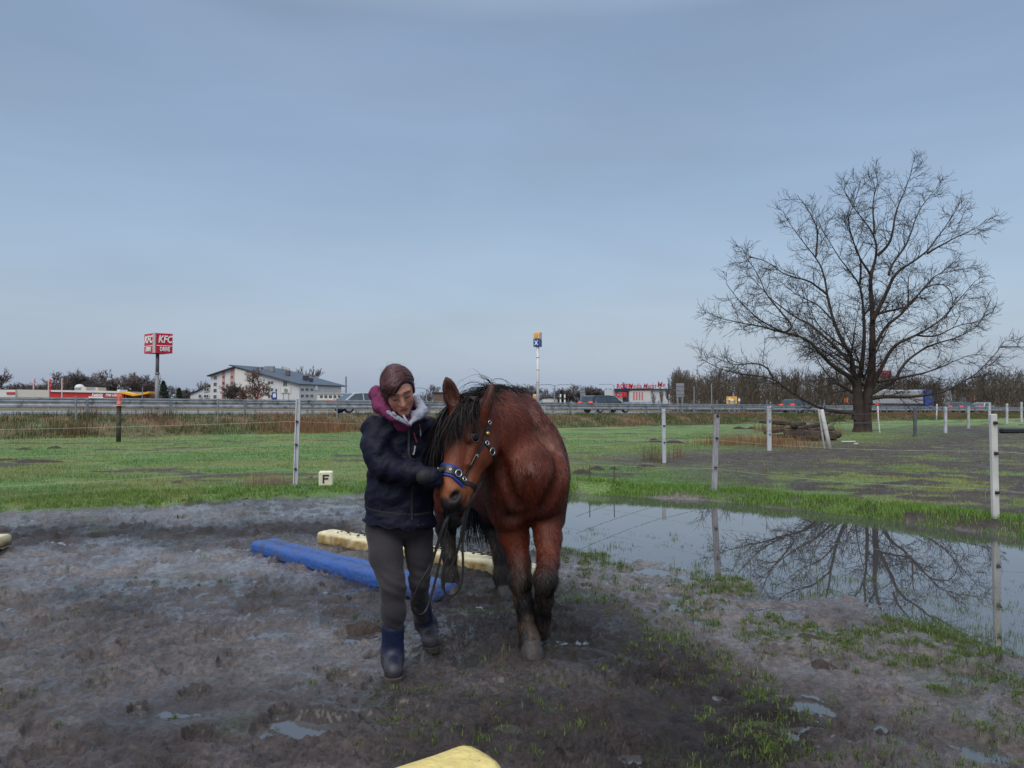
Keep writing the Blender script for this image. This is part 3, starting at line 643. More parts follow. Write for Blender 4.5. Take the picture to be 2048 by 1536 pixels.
for px, py, rx, ry, h, lb in [(75, 924, .95, .35, .07, 'widest flat dark molehill in the left meadow'), (15, 921, .4, .3, .06, 'dark molehill at the left edge of the meadow'), (48, 899, .3, .25, .07, 'small dark molehill above the widest one at left'), (110, 897, .28, .25, .09, 'small dark molehill left of the cone post'), (355, 966, .16, .12, .05, 'small dark molehill in the meadow left of the fence post'), (1308, 884, .35, .3, .12, 'dark molehill right of the horse behind the first post'), (1350, 886, .4, .3, .13, 'dark molehill right of the thin white post'), (1478, 858, .45, .4, .15, 'far molehill left of the timber pile'), (1503, 858, .4, .4, .13, 'far molehill nearest the timber pile'), (1165, 946, .3, .25, .08, 'dark molehill at the corner of the flood water'), (1195, 940, .3, .2, .08, 'dark molehill beside the corner of the flood water'), (1228, 939, .16, .14, .05, 'tiny dark molehill near the small stakes'), (1290, 934, .28, .2, .08, 'dark molehill at the foot of the first post'), (1123, 877, .25, .2, .08, 'dark molehill close behind the horse'), (198, 943, .9, .2, .02, 'long flat bare patch of soil in the left meadow')]:
    mound('molehill', px, py, rx, ry, h, lb)
for px, py, r, lb in [(1618, 1272, .10, 'large mud clod by the flood water edge'), (1640, 1325, .09, 'mud clod lying on pale mud right of the grass line'), (940, 1100, .06, 'mud clod behind the horse'), (720, 1255, .12, 'large mud clod left of the front boot'), (640, 1165, .05, 'mud clod near the blue beam'), (1480, 1500, .05, 'mud clod at the bottom of the picture'), (1330, 1325, .05, 'mud clod in the grass line')]:
    mound('mud_clod', px, py, r*1.3, r*.8, r*.32, lb, group='mud clods')['category'] = 'clod'
# leaves on the ground at the edge
# ================================================================ fences, beams, marker
M_plpost = mat('grey_plastic_post', (.46, .48, .52), rough=.6, var=.12, vscale=4, dirt=(.22, .20, .17), dirt_scale=3, dirt_lo=.55, dirt_hi=.75)
M_wdpost = mat('weathered_wood_post', (.34, .33, .36), rough=.85, var=.3, vscale=5, stretch=(8, 8, .7), bump=2, bscale=20)
M_whpost = mat('white_post', (.52, .52, .50), rough=.6, var=.12, vscale=4, dirt=(.25, .23, .2), dirt_scale=3, dirt_lo=.58, dirt_hi=.8)
M_dkpost = mat('dark_post', (.10, .10, .11), rough=.8, var=.3, vscale=4)
M_wire = mat('white_fence_string', (.38, .39, .34), rough=.7, var=0)
M_wired = mat('dark_fence_wire', (.10, .10, .11), rough=.5, var=0)
M_ins = mat('black_insulator', (.02, .02, .02), rough=.4, var=0)
def post_between(t, bot, top, kind, m, wid=.08, name='post', ins=(), slot=False):
    bot = np.array(bot); top = np.array(top); ax = unit(top-bot); sx_ = unit(np.cross(np.array([0, 1., 0]), ax)); sy_ = np.cross(ax, sx_); L = np.linalg.norm(top-bot)
    bot = bot-ax*.15; L += .15
    R = np.stack([sx_, sy_, ax], 1); mb = MB()
    if kind == 'round': mb.tube([bot, bot+ax*L*.5, top-ax*.012, top], [wid/2*1.04, wid/2, wid/2*.97, wid/2*.8], 14)
    elif kind == 'U':
        mb.box(bot+ax*L/2, (wid, wid*.16, L), R, bev=.004)
        mb.box(bot+ax*L/2-sx_*(wid/2-.012)-sy_*wid*.22, (.022, wid*.3, L-.004), R); mb.box(bot+ax*L/2+sx_*(wid/2-.012)-sy_*wid*.22, (.022, wid*.3, L-.004), R); mb.box(bot+ax*L/2+sx_*.004-sy_*wid*.16, (.014, wid*.16, L-.008), R)
    else: mb.box(bot+ax*L/2, (wid, wid*.8, L), R, bev=.008)
    po = mb.build(name, m, t, smooth=(kind == 'round'), wpar=True)
    for h in ins:
        q = MB(); c = bot+ax*(.15+h)-sy_*wid*.55; q.tube([c-sx_*.02, c+sx_*.02], .018, 8); q.tube([c+sy_*.03, c-sy_*.025], .012, 8); q.build('insulator', M_ins, t, wpar=True)
    return po
def wire(t, a, b, r=.0025, sag=.03, m=None, n=14):
    a, b = np.array(a), np.array(b); pts = [a+(b-a)*i/n-np.array([0, 0, sag*4*(i/n)*(1-i/n)]) for i in range(n+1)]
    MB().tube(pts, r, 5).build('wire', m or M_wire, t, wpar=True)
# fence round the riding ground
a0 = GR(591, 972); a1 = P(597, 797, a0[1])
t = thing('riding_ground_fence', 'white string fence left of the riding ground with one tall grey channel post', 'fence', a0)
post_between(t, a0, a1, 'U', M_plpost, .082, ins=(.3, .72, 1.12))
e0 = np.array([-11.2, 8.2, .05]); m0 = np.array([.6, 14.3, .06])
post_between(t, e0, e0+[0, 0, 1.45], 'U', M_plpost, .082)
for h, he in ((1.12, 1.06), (.72, .66), (.30, .26)):
    wire(t, a0+[0, -.05, h], e0+[0, 0, he], .0022+.0008*(h > 1), .05); wire(t, a0+[0, -.05, h], m0+[0, 0, he*.95], .0019, .04)
b0 = GR(1428, 981); b1 = P(1434, 829, b0[1]+.02); c0 = GR(1991, 1037); c1 = P(1986, 828, c0[1])
t = thing('bank_fence', 'electric wire fence on the grassy bank beside the flood water', 'fence', b0)
post_between(t, b0, b1, 'square', M_wdpost, .082, ins=(.35, .8, 1.15)); post_between(t, c0, c1, 'square', M_whpost, .072, ins=(.3, .75, 1.1)).name = 'post'
f0 = c0+(c0-b0)*.62
for h in (1.12, .78, .34):
    wire(t, m0+[0, 0, h], b0+[0, -.06, h], .0019, .04, M_wired if h > 1 else M_wire); wire(t, b0+[0, -.06, h], c0+[0, -.05, h], .0019, .05, M_wire if h < 1 else M_wired); wire(t, c0+[0, -.05, h], f0+[0, 0, h], .0019, .05)
post_between(t, f0, f0+[0, 0, 1.36], 'square', M_whpost, .08)
post_between(t, m0, m0+[0, 0, 1.36], 'square', M_wdpost, .08)
# paddock fence behind
t = thing('paddock_fence', 'grey post and wire fence crossing the paddock behind the bank', 'fence', GR(1328, 926))
pf = [(1328.5, 926, 1327, 818, 'square', M_plpost, .085), (1538.5, 901, 1538, 812, 'square', M_plpost, .12)]
prev = None; tops = []
for bx, by, tx, ty, k, m_, wd_ in pf:
    p0 = GR(bx, by); p1 = P(tx, ty, p0[1]); post_between(t, p0, p1, k, m_, wd_, ins=(.5, .9))
    tops.append((p0, p1))
q0 = GR(1656, 897); tops.append((q0, q0+[0, 0, 1.3]))
for (p0, p1), (r0_, r1_) in zip(tops[:-1], tops[1:]):
    for f in (.45, .7, .95): wire(t, p0+(p1-p0)*f-[0, .08, 0], r0_+(r1_-r0_)*f-[0, .08, 0], .005, .05, M_wired)
g0 = np.array([1.2, 14.1, .06]); p0, p1 = tops[0]
for f in (.45, .7, .95): wire(t, g0+[0, 0, 1.3*f], p0+(p1-p0)*f, .004, .04, M_wired)
t2 = thing('leaning_posts', 'pair of white posts leaning together beside the timber pile', 'fence post', GR(1655, 897))
q1 = GR(1649, 897); q2 = GR(1660, 898)
post_between(t2, q1, P(1637, 818, q1[1]), 'square', M_whpost, .05); post_between(t2, q2, P(1643, 819, q2[1]+.1), 'round', M_whpost, .13)
t = thing('far_paddock_fence', 'distant post and wire fence running right behind the tree', 'fence', GR(1830, 873))
prev = GR(1761, 880)
fp = [(1830, 873, 815, M_dkpost, .13), (1891, 866, 814, M_plpost, .13), (1937, 857, 812, M_plpost, .13), (1979, 850, 805, M_plpost, .14), (2014, 847, 807, M_plpost, .14), (2043, 844, 804, M_plpost, .14), (2085, 841, 803, M_plpost, .14)]
last = (q2, q2+[0, 0, 1.2])
for bx, by, ty, m_, wd_ in fp:
    p0 = GR(bx, by); p1 = P(bx, ty, p0[1]); post_between(t, p0, p1, 'square', m_, wd_)
    for f in (.4, .68, .93): wire(t, last[0]+(last[1]-last[0])*f, p0+(p1-p0)*f, .006, .06, M_wired)
    last = (p0, p1)
p0 = GR(1873, 842); t3 = thing('thin_white_post', 'thin white post standing alone near the road behind the tree', 'post', p0); post_between(t3, p0, P(1874, 808, p0[1]), 'round', M_whpost, .12)
p0 = GR(1868, 842); 
# tall wire fence on the embankment
t = thing('roadside_fence', 'thin steel post fence standing on the embankment in front of the guard rail', 'fence', GR(436, 848))
last = None
for bx, by, ty in ((-130, 846, 790), (152, 845, 793), (436, 848, 797), (674, 842, 797), (898, 838, 800), (1050, 834, 800), (1192, 832, 802), (1318, 831, 801), (1434, 830, 800), (1534, 829, 801), (1640, 829, 803)):
    p0 = GR(bx, by); p1 = P(bx, ty, p0[1]); post_between(t, p0, p1, 'square', M_galvd, .075)
    if last:
        for f in (.3, .62, .93): wire(t, last[0]+(last[1]-last[0])*f, p0+(p1-p0)*f, .005, .05, M_wired)
    last = (p0, p1)
# cone on a dark wooden post
p0 = GR(237, 884); p1 = P(238, 812, p0[1])
t = thing('wooden_post', 'dark mossy wooden post in the meadow carrying a red cone', 'post', p0)
post_between(t, p0, p1, 'round', mat('mossy_post', (.07, .06, .045), rough=.9, var=.4, vscale=6, bump=3, bscale=20), .17)
M_cone = mat('faded_red_cone', (.75, .14, .09), rough=.6, var=.2, vscale=5)
cz = p1[2]; t = thing('traffic_cone', 'small faded red and white cone standing on top of the dark wooden post', 'traffic cone', p1)
mb = MB(); n = 20
prof = [(.10, .02), (.085, .12), (.06, .24), (.04, .36), (.03, .40)]
def lathe(prof, n=20, cap=True):
    V = [(r*math.cos(2*math.pi*k/n), r*math.sin(2*math.pi*k/n), z) for r, z in prof for k in range(n)]
    Fs = [(i*n+k, i*n+(k+1) % n, (i+1)*n+(k+1) % n, (i+1)*n+k) for i in range(len(prof)-1) for k in range(n)]
    if cap: Fs += [tuple(range(n-1, -1, -1)), tuple((len(prof)-1)*n+k for k in range(n))]
    return V, Fs
k_ = (812-793)/1500*p0[1]/.42
mb.addm(*lathe([(r*k_, z*k_) for r, z in prof])); mb.build('cone', M_cone, t, smooth=True)
MB().box((0, 0, .012), (.30, .30, .024), bev=.01).build('base', mat('cone_base', (.6, .4, .36), rough=.7), t)
MB().addm(*lathe([(.092*k_, .10*k_), (.0675*k_+.012, .21*k_)], cap=False)).build('stripe', mat('cone_stripe', (.68, .30, .26), rough=.5), t, smooth=True)
mb = MB(); mb.box((0, -.01, .40*k_+.05), (.2, .03, .13), bev=.004); mb.build('flag_tab', M_cone, t)
# letter marker
p0 = GR(652, 973); k = p0[1]/1500
M_cream = mat('cream_marker', (.66, .63, .48), rough=.6, var=.1, vscale=8, dirt=(.3, .26, .16), dirt_scale=9, dirt_lo=.6, dirt_hi=.75)
t = thing('letter_marker', 'cream block marker with a black letter F standing in the grass', 'marker', p0, rz=rad(8))
MB().box((0, 0, 15.5*k), (28*k, .13, 31*k), bev=.022).build('block', M_cream, t, bev=.006)
mbf = MB(); kk = k; mbf.box((-4.2*kk, -.068, 15.5*k), (3.1*kk, .006, 17*kk)); mbf.box((1.9*kk, -.068, 22.4*k), (9*kk, .006, 3.1*kk)); mbf.box((1.3*kk, -.068, 16*k), (7.8*kk, .006, 3.*kk)); mbf.build('letter', mat('black_paint', (.02, .02, .02), rough=.6), t)
# ground beams
def beam(name, label, cat, pts, w, h, m, joints=(), groove=False, rot=0, group=None, curve=0, mark=None, ridge=.0025):
    """long padded beam with rounded edges lying on the ground along a line of ground points"""
    a, b = np.array(pts[0]), np.array(pts[1]); d = unit((b-a)*[1, 1, 0]); s_ = np.array([-d[1], d[0], 0]); L = np.linalg.norm((b-a)[:2]); n = int(L/.03)+2
    t = thing(name, label, cat, a, group=group)
    sec = []
    c = .022; hw = w/2
    base = [(-hw+c*.3, 0), (-hw, c), (-hw, h-c*1.6), (-hw+c*.5, h-c*.5), (-hw+c*1.7, h)]
    if groove: base += [(-.016, h), (-.010, h-.012), (0, h-.018), (.010, h-.012), (.016, h)]
    else: base += [(-hw*.3, h+.002), (hw*.3, h+.002)]
    base += [(hw-c*1.7, h), (hw-c*.5, h-c*.5), (hw, h-c*1.6), (hw, c), (hw-c*.3, 0)]
    base = np.array(base); ks = len(base); V = []
    for i in range(n):
        f = i/(n-1)*L; e = min(f, L-f); sq = math.sqrt(max(0, 1-max(0, 1-(e+.004)/.045)**2)) if e < .045 else 1
        jt = 1
        for q in joints: jt = min(jt, 1-.13*math.exp(-((f-q*L)/.012)**2))
        c0_ = a+d*f+s_*(curve*math.sin(math.pi*f/L)); zz = float(gz(c0_[0], c0_[1])[0]); zc = a[2]*(1-f/L)+b[2]*f/L-.014
        for u, v in base:
            u2 = u*(.82+.18*sq)*jt*(1+ridge*math.sin(f*23+v*30)); v2 = h/2+(v-h/2)*(.8+.2*sq)*jt+ridge*math.sin(f*9.+u*12)*(v > .02)-.006*(v > h*.9)*(float(vn(f*6, u*9))+.6*math.sin(f*2.3))
            V.append(c0_*[1, 1, 0]+s_*u2+[0, 0, zc+v2])
    Fs = [(i*ks+j, i*ks+(j+1) % ks, (i+1)*ks+(j+1) % ks, (i+1)*ks+j) for i in range(n-1) for j in range(ks)]+[tuple(range(ks-1, -1, -1)), tuple((n-1)*ks+j for j in range(ks))]
    o = MB().addm(V, Fs).build('pad', m, t, smooth=True, wpar=True)
    if m is M_yel:
        VV = np.array(V); fz = np.tile(base[:, 1]/h, n); q = fbm(np.repeat(np.arange(n)*.03, ks)*16, fz*1.2, seed=510); k = np.clip(ss(.96, .80, fz)*(.8+1.3*(q-.5)), 0, 1)[:, None]; c_ = np.array([.60, .55, .36])*(1-k)+np.array([.24, .145, .035])*k
        at = o.data.attributes.new('Col', 'FLOAT_COLOR', 'POINT'); at.data.foreach_set('color', np.hstack([c_, np.ones((len(c_), 1))]).astype(np.float32).ravel())
    return t, a, d, s_, L, h
def beam_mat(name, top, side, dirt, lo, hi, scale=14):
    m = mat(name, top, rough=.45, var=.15, vscale=5, bump=1.5, bscale=25, dirt=dirt, dirt_scale=scale, dirt_lo=lo, dirt_hi=hi, dirt_rough=.6)
    return m
M_blue = beam_mat('blue_vinyl', (.028, .088, .31), None, (.055, .055, .065), .50, .66, 5)
M_yel = mat('dirty_yellow_foam', (.62, .50, .19), rough=.6, attr='Col', var=.2, vscale=14, bump=1.5, bscale=25)
M_yel2 = beam_mat('yellow_foam', (.70, .58, .22), None, (.16, .11, .05), .62, .74, 16)
A0 = GR(518, 1110); A0 = GR(512, 1104); B0 = GR(893, 1207)
beam('blue_ground_beam', 'blue padded ground beam lying in the mud behind the person', 'ground beam', (A0+[.03, .13, 0], B0+[-.02, .12, 0]), .29, .115, M_blue, joints=(.30, .5, .77), groove=True)
A1 = GR(642, 1085); B1 = GR(1072, 1165)
beam('yellow_ground_beam', 'long dirty yellow ground beam lying behind the person and horse', 'ground beam', (A1+[.02, .10, 0], B1+[0, .10, 0]), .24, .125, M_yel, joints=(.5,), group=None)
A2 = GR(8, 1094)
beam('yellow_ground_beam', 'end of a yellow ground beam poking in at the left edge of the picture', 'ground beam', (A2+[-1.9, -.15, 0], A2+[.0, .02, 0]), .24, .12, M_yel)
A3 = np.array([-.105, 2.80, .03])
beam('yellow_ground_beam', 'clean yellow ground beam end at the bottom edge of the picture', 'ground beam', (A3, A3+[-1.95, -1.55, 0]), .25, .135, M_yel2, ridge=.002)
# soil crumbs lying on the long yellow beam
d = unit((B1-A1)*[1, 1, 0]); s_ = np.array([-d[1], d[0], 0]); mb = MB()
for i in range(170):
    f = rng.choice([rng.normal(.30, .1), rng.normal(.62, .04), rng.normal(.80, .05), rng.uniform(.05, .95)]); r = rng.uniform(.004, .013)
    c = A1+[.02, .10, 0]+(B1-A1)*np.clip(f, .03, .97)+s_*rng.uniform(-.08, .09); c[2] = max(A1[2], float(gz(c[0], c[1])[0]))+.116+r*.3
    mb.box(c, (r*2.4, r*1.9, r*1.3), rotz(rng.uniform(0, 3)), bev=r*.5)
tag(mb.build('mud_crumbs', M_soil), 'dark mud crumbs scattered on top of the long yellow beam', 'mud crumbs', kind='stuff')
# timber pile
M_log = mat('old_timber', (.055, .04, .032), rough=.9, var=.45, vscale=6, bump=3, bscale=15, dirt=(.10, .07, .045), dirt_scale=3)
TB_ = GR(1612, 882)
def log_(px, py, dx, dz, L, r, rot, label, kind='round', ddy=0):
    c = P(px, py, TB_[1]+ddy); a = np.array([math.cos(rot), math.sin(rot)*.7, dz]); a = unit(a); t = thing('timber', label, 'timber', c, group='old timbers heaped left of the tree')
    m = MB()
    if kind == 'round':
        n = 7; m.tube([a*L*(i/n-.5)+rng.normal(0, .015, 3) for i in range(n+1)], [r*rng.uniform(.85, 1.1) for _ in range(n+1)], 10)
    else:
        u = unit(np.cross([0, 0, 1], a)); v = np.cross(a, u); m.box((0, 0, 0), (L, r*2, r*1.6), np.stack([a, u, v], 1), bev=.02)
    m.build('log', M_log, t, smooth=(kind == 'round'), bev=0)
for args in [(1630, 880, 1, .02, 1.6, .2, .1, 'dark thick timber lying at the front of the pile', 'sq'), (1618, 868, 0, -.05, 1.9, .18, -.2, 'dark thick beam resting on the front timber', 'sq'), (1650, 872, 0, .1, 1.3, .19, .5, 'dark round log at the right end of the pile', 'round'), (1600, 885, 0, .6, .9, .16, 1.2, 'short dark log standing on end at the pile front', 'round'), (1585, 858, 0, .12, 2.4, .09, .15, 'long thin beam along the top of the pile', 'sq', .8), (1570, 846, 0, -.06, 1.7, .1, .05, 'weathered plank end raised at the upper left', 'sq', 1.2), (1620, 852, 0, .22, 1.6, .08, .2, 'thin beam slanting up to the right on the pile', 'sq', .6), (1588, 850, 0, .05, .8, .12, 1.4, 'round log end facing out on top of the pile', 'round', .3), (1545, 846, 0, -.1, 1.1, .07, .1, 'short dark beam at the far left of the pile', 'sq', 1.2), (1662, 885, 0, -.1, 1., .09, -.4, 'thin dark log sticking out at lower right of the pile', 'round', -.4), (1575, 872, 0, .0, 1.5, .1, .3, 'brown beam half hidden in the dry grass', 'sq', .2), (1642, 860, 0, .05, 1.0, .12, .0, 'short log on top of the right end', 'round', .4)]:
    px, py, a_, dz, L, r, rot, lb, kd = args[:9]; log_(px, py, a_, dz, L, r, rot, lb, kd, args[9] if len(args) > 9 else 0)
p0 = GR(1697, 886); t = MB().box((0, 0, .05), (.55, .12, .05), rotz(.2), bev=.015).build('white_board', M_whpost); t.location = p0; tag(t, 'short white board lying on the grass left of the rope', 'board')
p0 = GR(1712, 890); t = MB().box((0, 0, .04), (.14, .1, .06), rotz(.5), bev=.015).build('white_scrap', M_whpost); t.location = p0; tag(t, 'small white scrap lying next to the white board', 'scrap')
p0 = GR(2045, 866); t = MB().box((0, 0, .12), (2.2, .45, .24), rotz(.02), bev=.05).build('dark_trough', mat('dark_rubber', (.02, .025, .03), rough=.5)); t.location = p0; tag(t, 'low dark trough lying on the track at the right edge', 'trough')
for px, py, hh, lb in ((1179, 962, .26, 'short rusty stake on the bank by the corner of the water'), (1228, 966, .26, 'second short rusty stake to the right on the bank')):
    p0 = GR(px, py); t = MB().tube([(0, 0, -.05), (0.005, 0, hh)], .008, 6).build('metal_stake', mat('rusty_stake', (.09, .05, .035), rough=.8)); t.location = p0; tag(t, lb, 'stake')
for px, py, lb in ((490, 1003, 'rust brown fallen leaf on the grass edge below the dry tussock'), (366, 1005, 'rust brown fallen leaf on the grass edge at left'), (620, 958, 'tiny brown leaf left of the letter marker'), (1530, 945, 'fallen leaf in the muddy paddock')):
    p0 = GR(px, py); V = [(-.05, 0, .02), (-.02, -.025, .03), (.03, -.02, .05), (.055, .01, .03), (.02, .03, .04), (-.02, .025, .02)]; t = MB().addm(V+[(a, b, c-.004) for a, b, c in V], [tuple(range(6)), tuple(range(11, 5, -1))]+[(i, i+6, (i+1) % 6+6, (i+1) % 6) for i in range(6)]).build('fallen_leaf', mat('brown_leaf', (.25, .09, .04), rough=.7)); t.location = p0; tag(t, lb, 'leaf')
# ================================================================ smooth solid modelling (signed distance fields -> one continuous mesh)
def rc(a, b, ra, rb, k=.03, s=1): return ('rc', np.array(a, float), np.array(b, float), ra, rb, k, s)
def el(c, r, R=None, k=.03, s=1): return ('el', np.array(c, float), np.array(r, float), np.eye(3) if R is None else np.array(R, float), 0, k, s)
def chain(pts, rs, k=.03): return [rc(pts[i], pts[i+1], rs[i], rs[i+1], k) for i in range(len(pts)-1)]
def sd_prim(p, X):
    if p[0] == 'rc':
        a, b, ra, rb = p[1:5]; ab = b-a; L2 = ab@ab+1e-12; t = np.clip(((X-a)@ab)/L2, 0, 1)
        return np.linalg.norm(X-a-t[..., None]*ab, axis=-1)-(ra+(rb-ra)*t)
    q = (X-p[1])@p[3]           # columns of R are the local axes
    k0 = np.linalg.norm(q/p[2], axis=-1); k1 = np.linalg.norm(q/p[2]**2, axis=-1)+1e-9
    return k0*(k0-1)/k1
def comb(a, b, k, s):
    if s > 0:
        h = np.maximum(k-np.abs(a-b), 0)/k; return np.minimum(a, b)-h*h*k*.25
    b = -b; h = np.maximum(k-np.abs(a-b), 0)/k; return np.maximum(a, b)+h*h*k*.25
def sd_eval(prims, X):
    d = np.full(X.shape[:-1], 9.)
    for p in prims: d = comb(d, sd_prim(p, X), p[5], p[6])
    return d
def bounds(p):
    if p[0] == 'rc': r = max(p[3], p[4]); return np.minimum(p[1], p[2])-r, np.maximum(p[1], p[2])+r
    e = np.abs(p[3])@p[2]; return p[1]-e, p[1]+e
def sdf_mesh(prims, h):
    lo = np.min([bounds(p)[0] for p in prims if p[6] > 0], axis=0)-4*h; hi = np.max([bounds(p)[1] for p in prims if p[6] > 0], axis=0)+4*h
    n = np.ceil((hi-lo)/h).astype(int)+1; ax = [lo[i]+h*np.arange(n[i]) for i in range(3)]
    D = np.full(n, .5, np.float32)
    for p in prims:
        b0, b1 = bounds(p); pad = p[5]+4*h; i0 = np.maximum(((b0-pad-lo)/h).astype(int), 0); i1 = np.minimum(((b1+pad-lo)/h).astype(int)+2, n)
        if (i1 <= i0).any(): continue
        sl = tuple(slice(a, b) for a, b in zip(i0, i1)); X = np.stack(np.meshgrid(*[ax[i][sl[i]] for i in range(3)], indexing='ij'), -1)
        D[sl] = comb(D[sl], sd_prim(p, X), p[5], p[6])
    S = D < 0; c = np.zeros(tuple(n-1), np.int8)
    for i in (0, 1):
        for j in (0, 1):
            for k in (0, 1): c += S[i:n[0]-1+i, j:n[1]-1+j, k:n[2]-1+k]
    act = (c > 0) & (c < 8); I = np.argwhere(act); vid = np.full(act.shape, -1, np.int64); vid[act] = np.arange(len(I))
    acc = np.zeros((len(I), 3)); cnt = np.zeros(len(I))
    cor = [np.array(q) for q in ((0, 0, 0), (1, 0, 0), (0, 1, 0), (1, 1, 0), (0, 0, 1), (1, 0, 1), (0, 1, 1), (1, 1, 1))]
    val = [D[tuple((I+q).T)].astype(float) for q in cor]
    for a in range(8):
        for b in range(a+1, 8):
            if np.abs(cor[a]-cor[b]).sum() != 1: continue
            m = (val[a] < 0) != (val[b] < 0); t = np.where(m, val[a]/(val[a]-val[b]+1e-12*(~m)+1e-20), 0)
            acc += np.where(m[:, None], cor[a]+t[:, None]*(cor[b]-cor[a]), 0); cnt += m
    V = lo+h*(I+acc/cnt[:, None]); Fs = []
    for d, (u, v) in ((0, (1, 2)), (1, (2, 0)), (2, (0, 1))):
        e = [0, 0, 0]; e[d] = 1; A = S[:n[0]-e[0], :n[1]-e[1], :n[2]-e[2]]; B = S[e[0]:, e[1]:, e[2]:]
        E = np.argwhere(A != B); ok = (E[:, u] > 0) & (E[:, v] > 0) & (E[:, u] < n[u]-1) & (E[:, v] < n[v]-1); E = E[ok]; ins = A[tuple(E.T)]
        def q(du, dv):
            t = E.copy(); t[:, u] -= du; t[:, v] -= dv; return vid[tuple(t.T)]
        f = np.stack([q(0, 0), q(1, 0), q(1, 1), q(0, 1)], 1); f[~ins] = f[~ins][:, ::-1]; Fs.append(f)
    Fq = np.concatenate(Fs); Fq = Fq[(Fq >= 0).all(1)]
    return V, Fq
def relax(V, Fq, it=2, lam=.5):
    n = len(V)
    for _ in range(it):
        s = np.zeros((n, 3)); c = np.zeros(n)
        for a, b in ((0, 1), (1, 2), (2, 3), (3, 0)):
            np.add.at(s, Fq[:, a], V[Fq[:, b]]); np.add.at(c, Fq[:, a], 1); np.add.at(s, Fq[:, b], V[Fq[:, a]]); np.add.at(c, Fq[:, b], 1)
        V = V*(1-lam)+lam*s/np.maximum(c, 1)[:, None]
    return V
def vnormals(V, Fq):
    N = np.cross(V[Fq[:, 2]]-V[Fq[:, 0]], V[Fq[:, 3]]-V[Fq[:, 1]]); vn_ = np.zeros_like(V)
    for k in range(4): np.add.at(vn_, Fq[:, k], N)
    return vn_/(np.linalg.norm(vn_, axis=1)[:, None]+1e-12)
def keep_main(V, Fq):
    """drop loose crumbs: keep the largest connected piece"""
    lab = np.arange(len(V))
    while True:
        m = lab[Fq].min(1); new = lab.copy()
        for k in range(4): np.minimum.at(new, Fq[:, k], m)
        new = new[new]
        if (new == lab).all(): break
        lab = new
    u, c = np.unique(lab, return_counts=True); best = u[c.argmax()]; f = Fq[lab[Fq[:, 0]] == best]; used = np.unique(f); mp_ = np.full(len(V), -1); mp_[used] = np.arange(len(used))
    return V[used], mp_[f]
def on_surface(prims, X, off=0., it=6):
    """push points onto the surface"""
    X = np.array(X, float)
    for _ in range(it):
        d = sd_eval(prims, X); g = np.stack([sd_eval(prims, X+e)-sd_eval(prims, X-e) for e in np.eye(3)*.002], -1); g /= np.linalg.norm(g, axis=-1)[..., None]+1e-9; X = X-(d-off)[..., None]*g
    return X, g
def strap(mb, prims, pts, width, thick=.004, off=.002, n=24, closed=False, wdir=None):
    """flat band following the surface of a body"""
    pts = np.array(pts, float); d = np.r_[0, np.cumsum(np.linalg.norm(np.diff(pts, axis=0), axis=1))]; q = np.linspace(0, d[-1], n)
    X = np.stack([np.interp(q, d, pts[:, k]) for k in range(3)], 1); X, g = on_surface(prims, X, off)
    for _ in range(2): X[1:-1] = (X[:-2]+2*X[1:-1]+X[2:])/4
    T = np.gradient(X, axis=0); T /= np.linalg.norm(T, axis=1)[:, None]; W = np.cross(T, g); W /= np.linalg.norm(W, axis=1)[:, None]; Nn = np.cross(W, T)*1.; sg = np.sign((Nn*g).sum(1))[:, None]; Nn = Nn*sg
    ring = np.stack([X-W*width/2, X-W*width/2*.92+Nn*thick, X+W*width/2*.92+Nn*thick, X+W*width/2], 1).reshape(-1, 3)
    f = [(i*4+j, i*4+(j+1) % 4, (i+1)*4+(j+1) % 4, (i+1)*4+j) for i in range(n-1) for j in range(4)]+[(0, 1, 2, 3), tuple((n-1)*4+j for j in (3, 2, 1, 0))]
    mb.addm(ring, f); return X, Nn
def ribbons(name, roots, paths, wd, col, m, parent, wpar=True, nrm=None):
    """hair strands: paths (n, k, 3) points; flat tapering ribbons facing outward/randomly"""
    n, k, _ = paths.shape; T = np.gradient(paths, axis=1); T /= np.linalg.norm(T, axis=2)[..., None]+1e-9; rv_ = rng.normal(size=(n, 1, 3)) if nrm is None else nrm[:, None]+rng.normal(0, .25, (n, 1, 3)); S_ = np.cross(T, np.broadcast_to(rv_, T.shape)); S_ /= np.linalg.norm(S_, axis=2)[..., None]+1e-9
    w_ = wd[:, None]*np.linspace(1, .25, k)[None]; A = paths-S_*w_[..., None]/2; B = paths+S_*w_[..., None]/2
    V = np.stack([A, B], 2).reshape(-1, 3); base = (np.arange(n)*k*2)[:, None, None]; i = np.arange(k-1)[None, :, None]*2
    f = (base+i+np.array([0, 1, 3, 2])).reshape(-1, 4)
    return npmesh(name, V, f, m, parent, {'Col': np.repeat(col, k*2, 0)}, smooth=True, wpar=wpar)
# ================================================================ the horse
HO = np.array([.128, 4.32, 0.]); hb = np.array([-.33, .944, 0]); hl = np.array([.944, .33, 0])
def Bp(a, b, z): return HO+hb*a+hl*b+np.array([0, 0, z])
RB = np.stack([hb, hl, [0, 0, 1.]], 1)      # columns: back, left, up
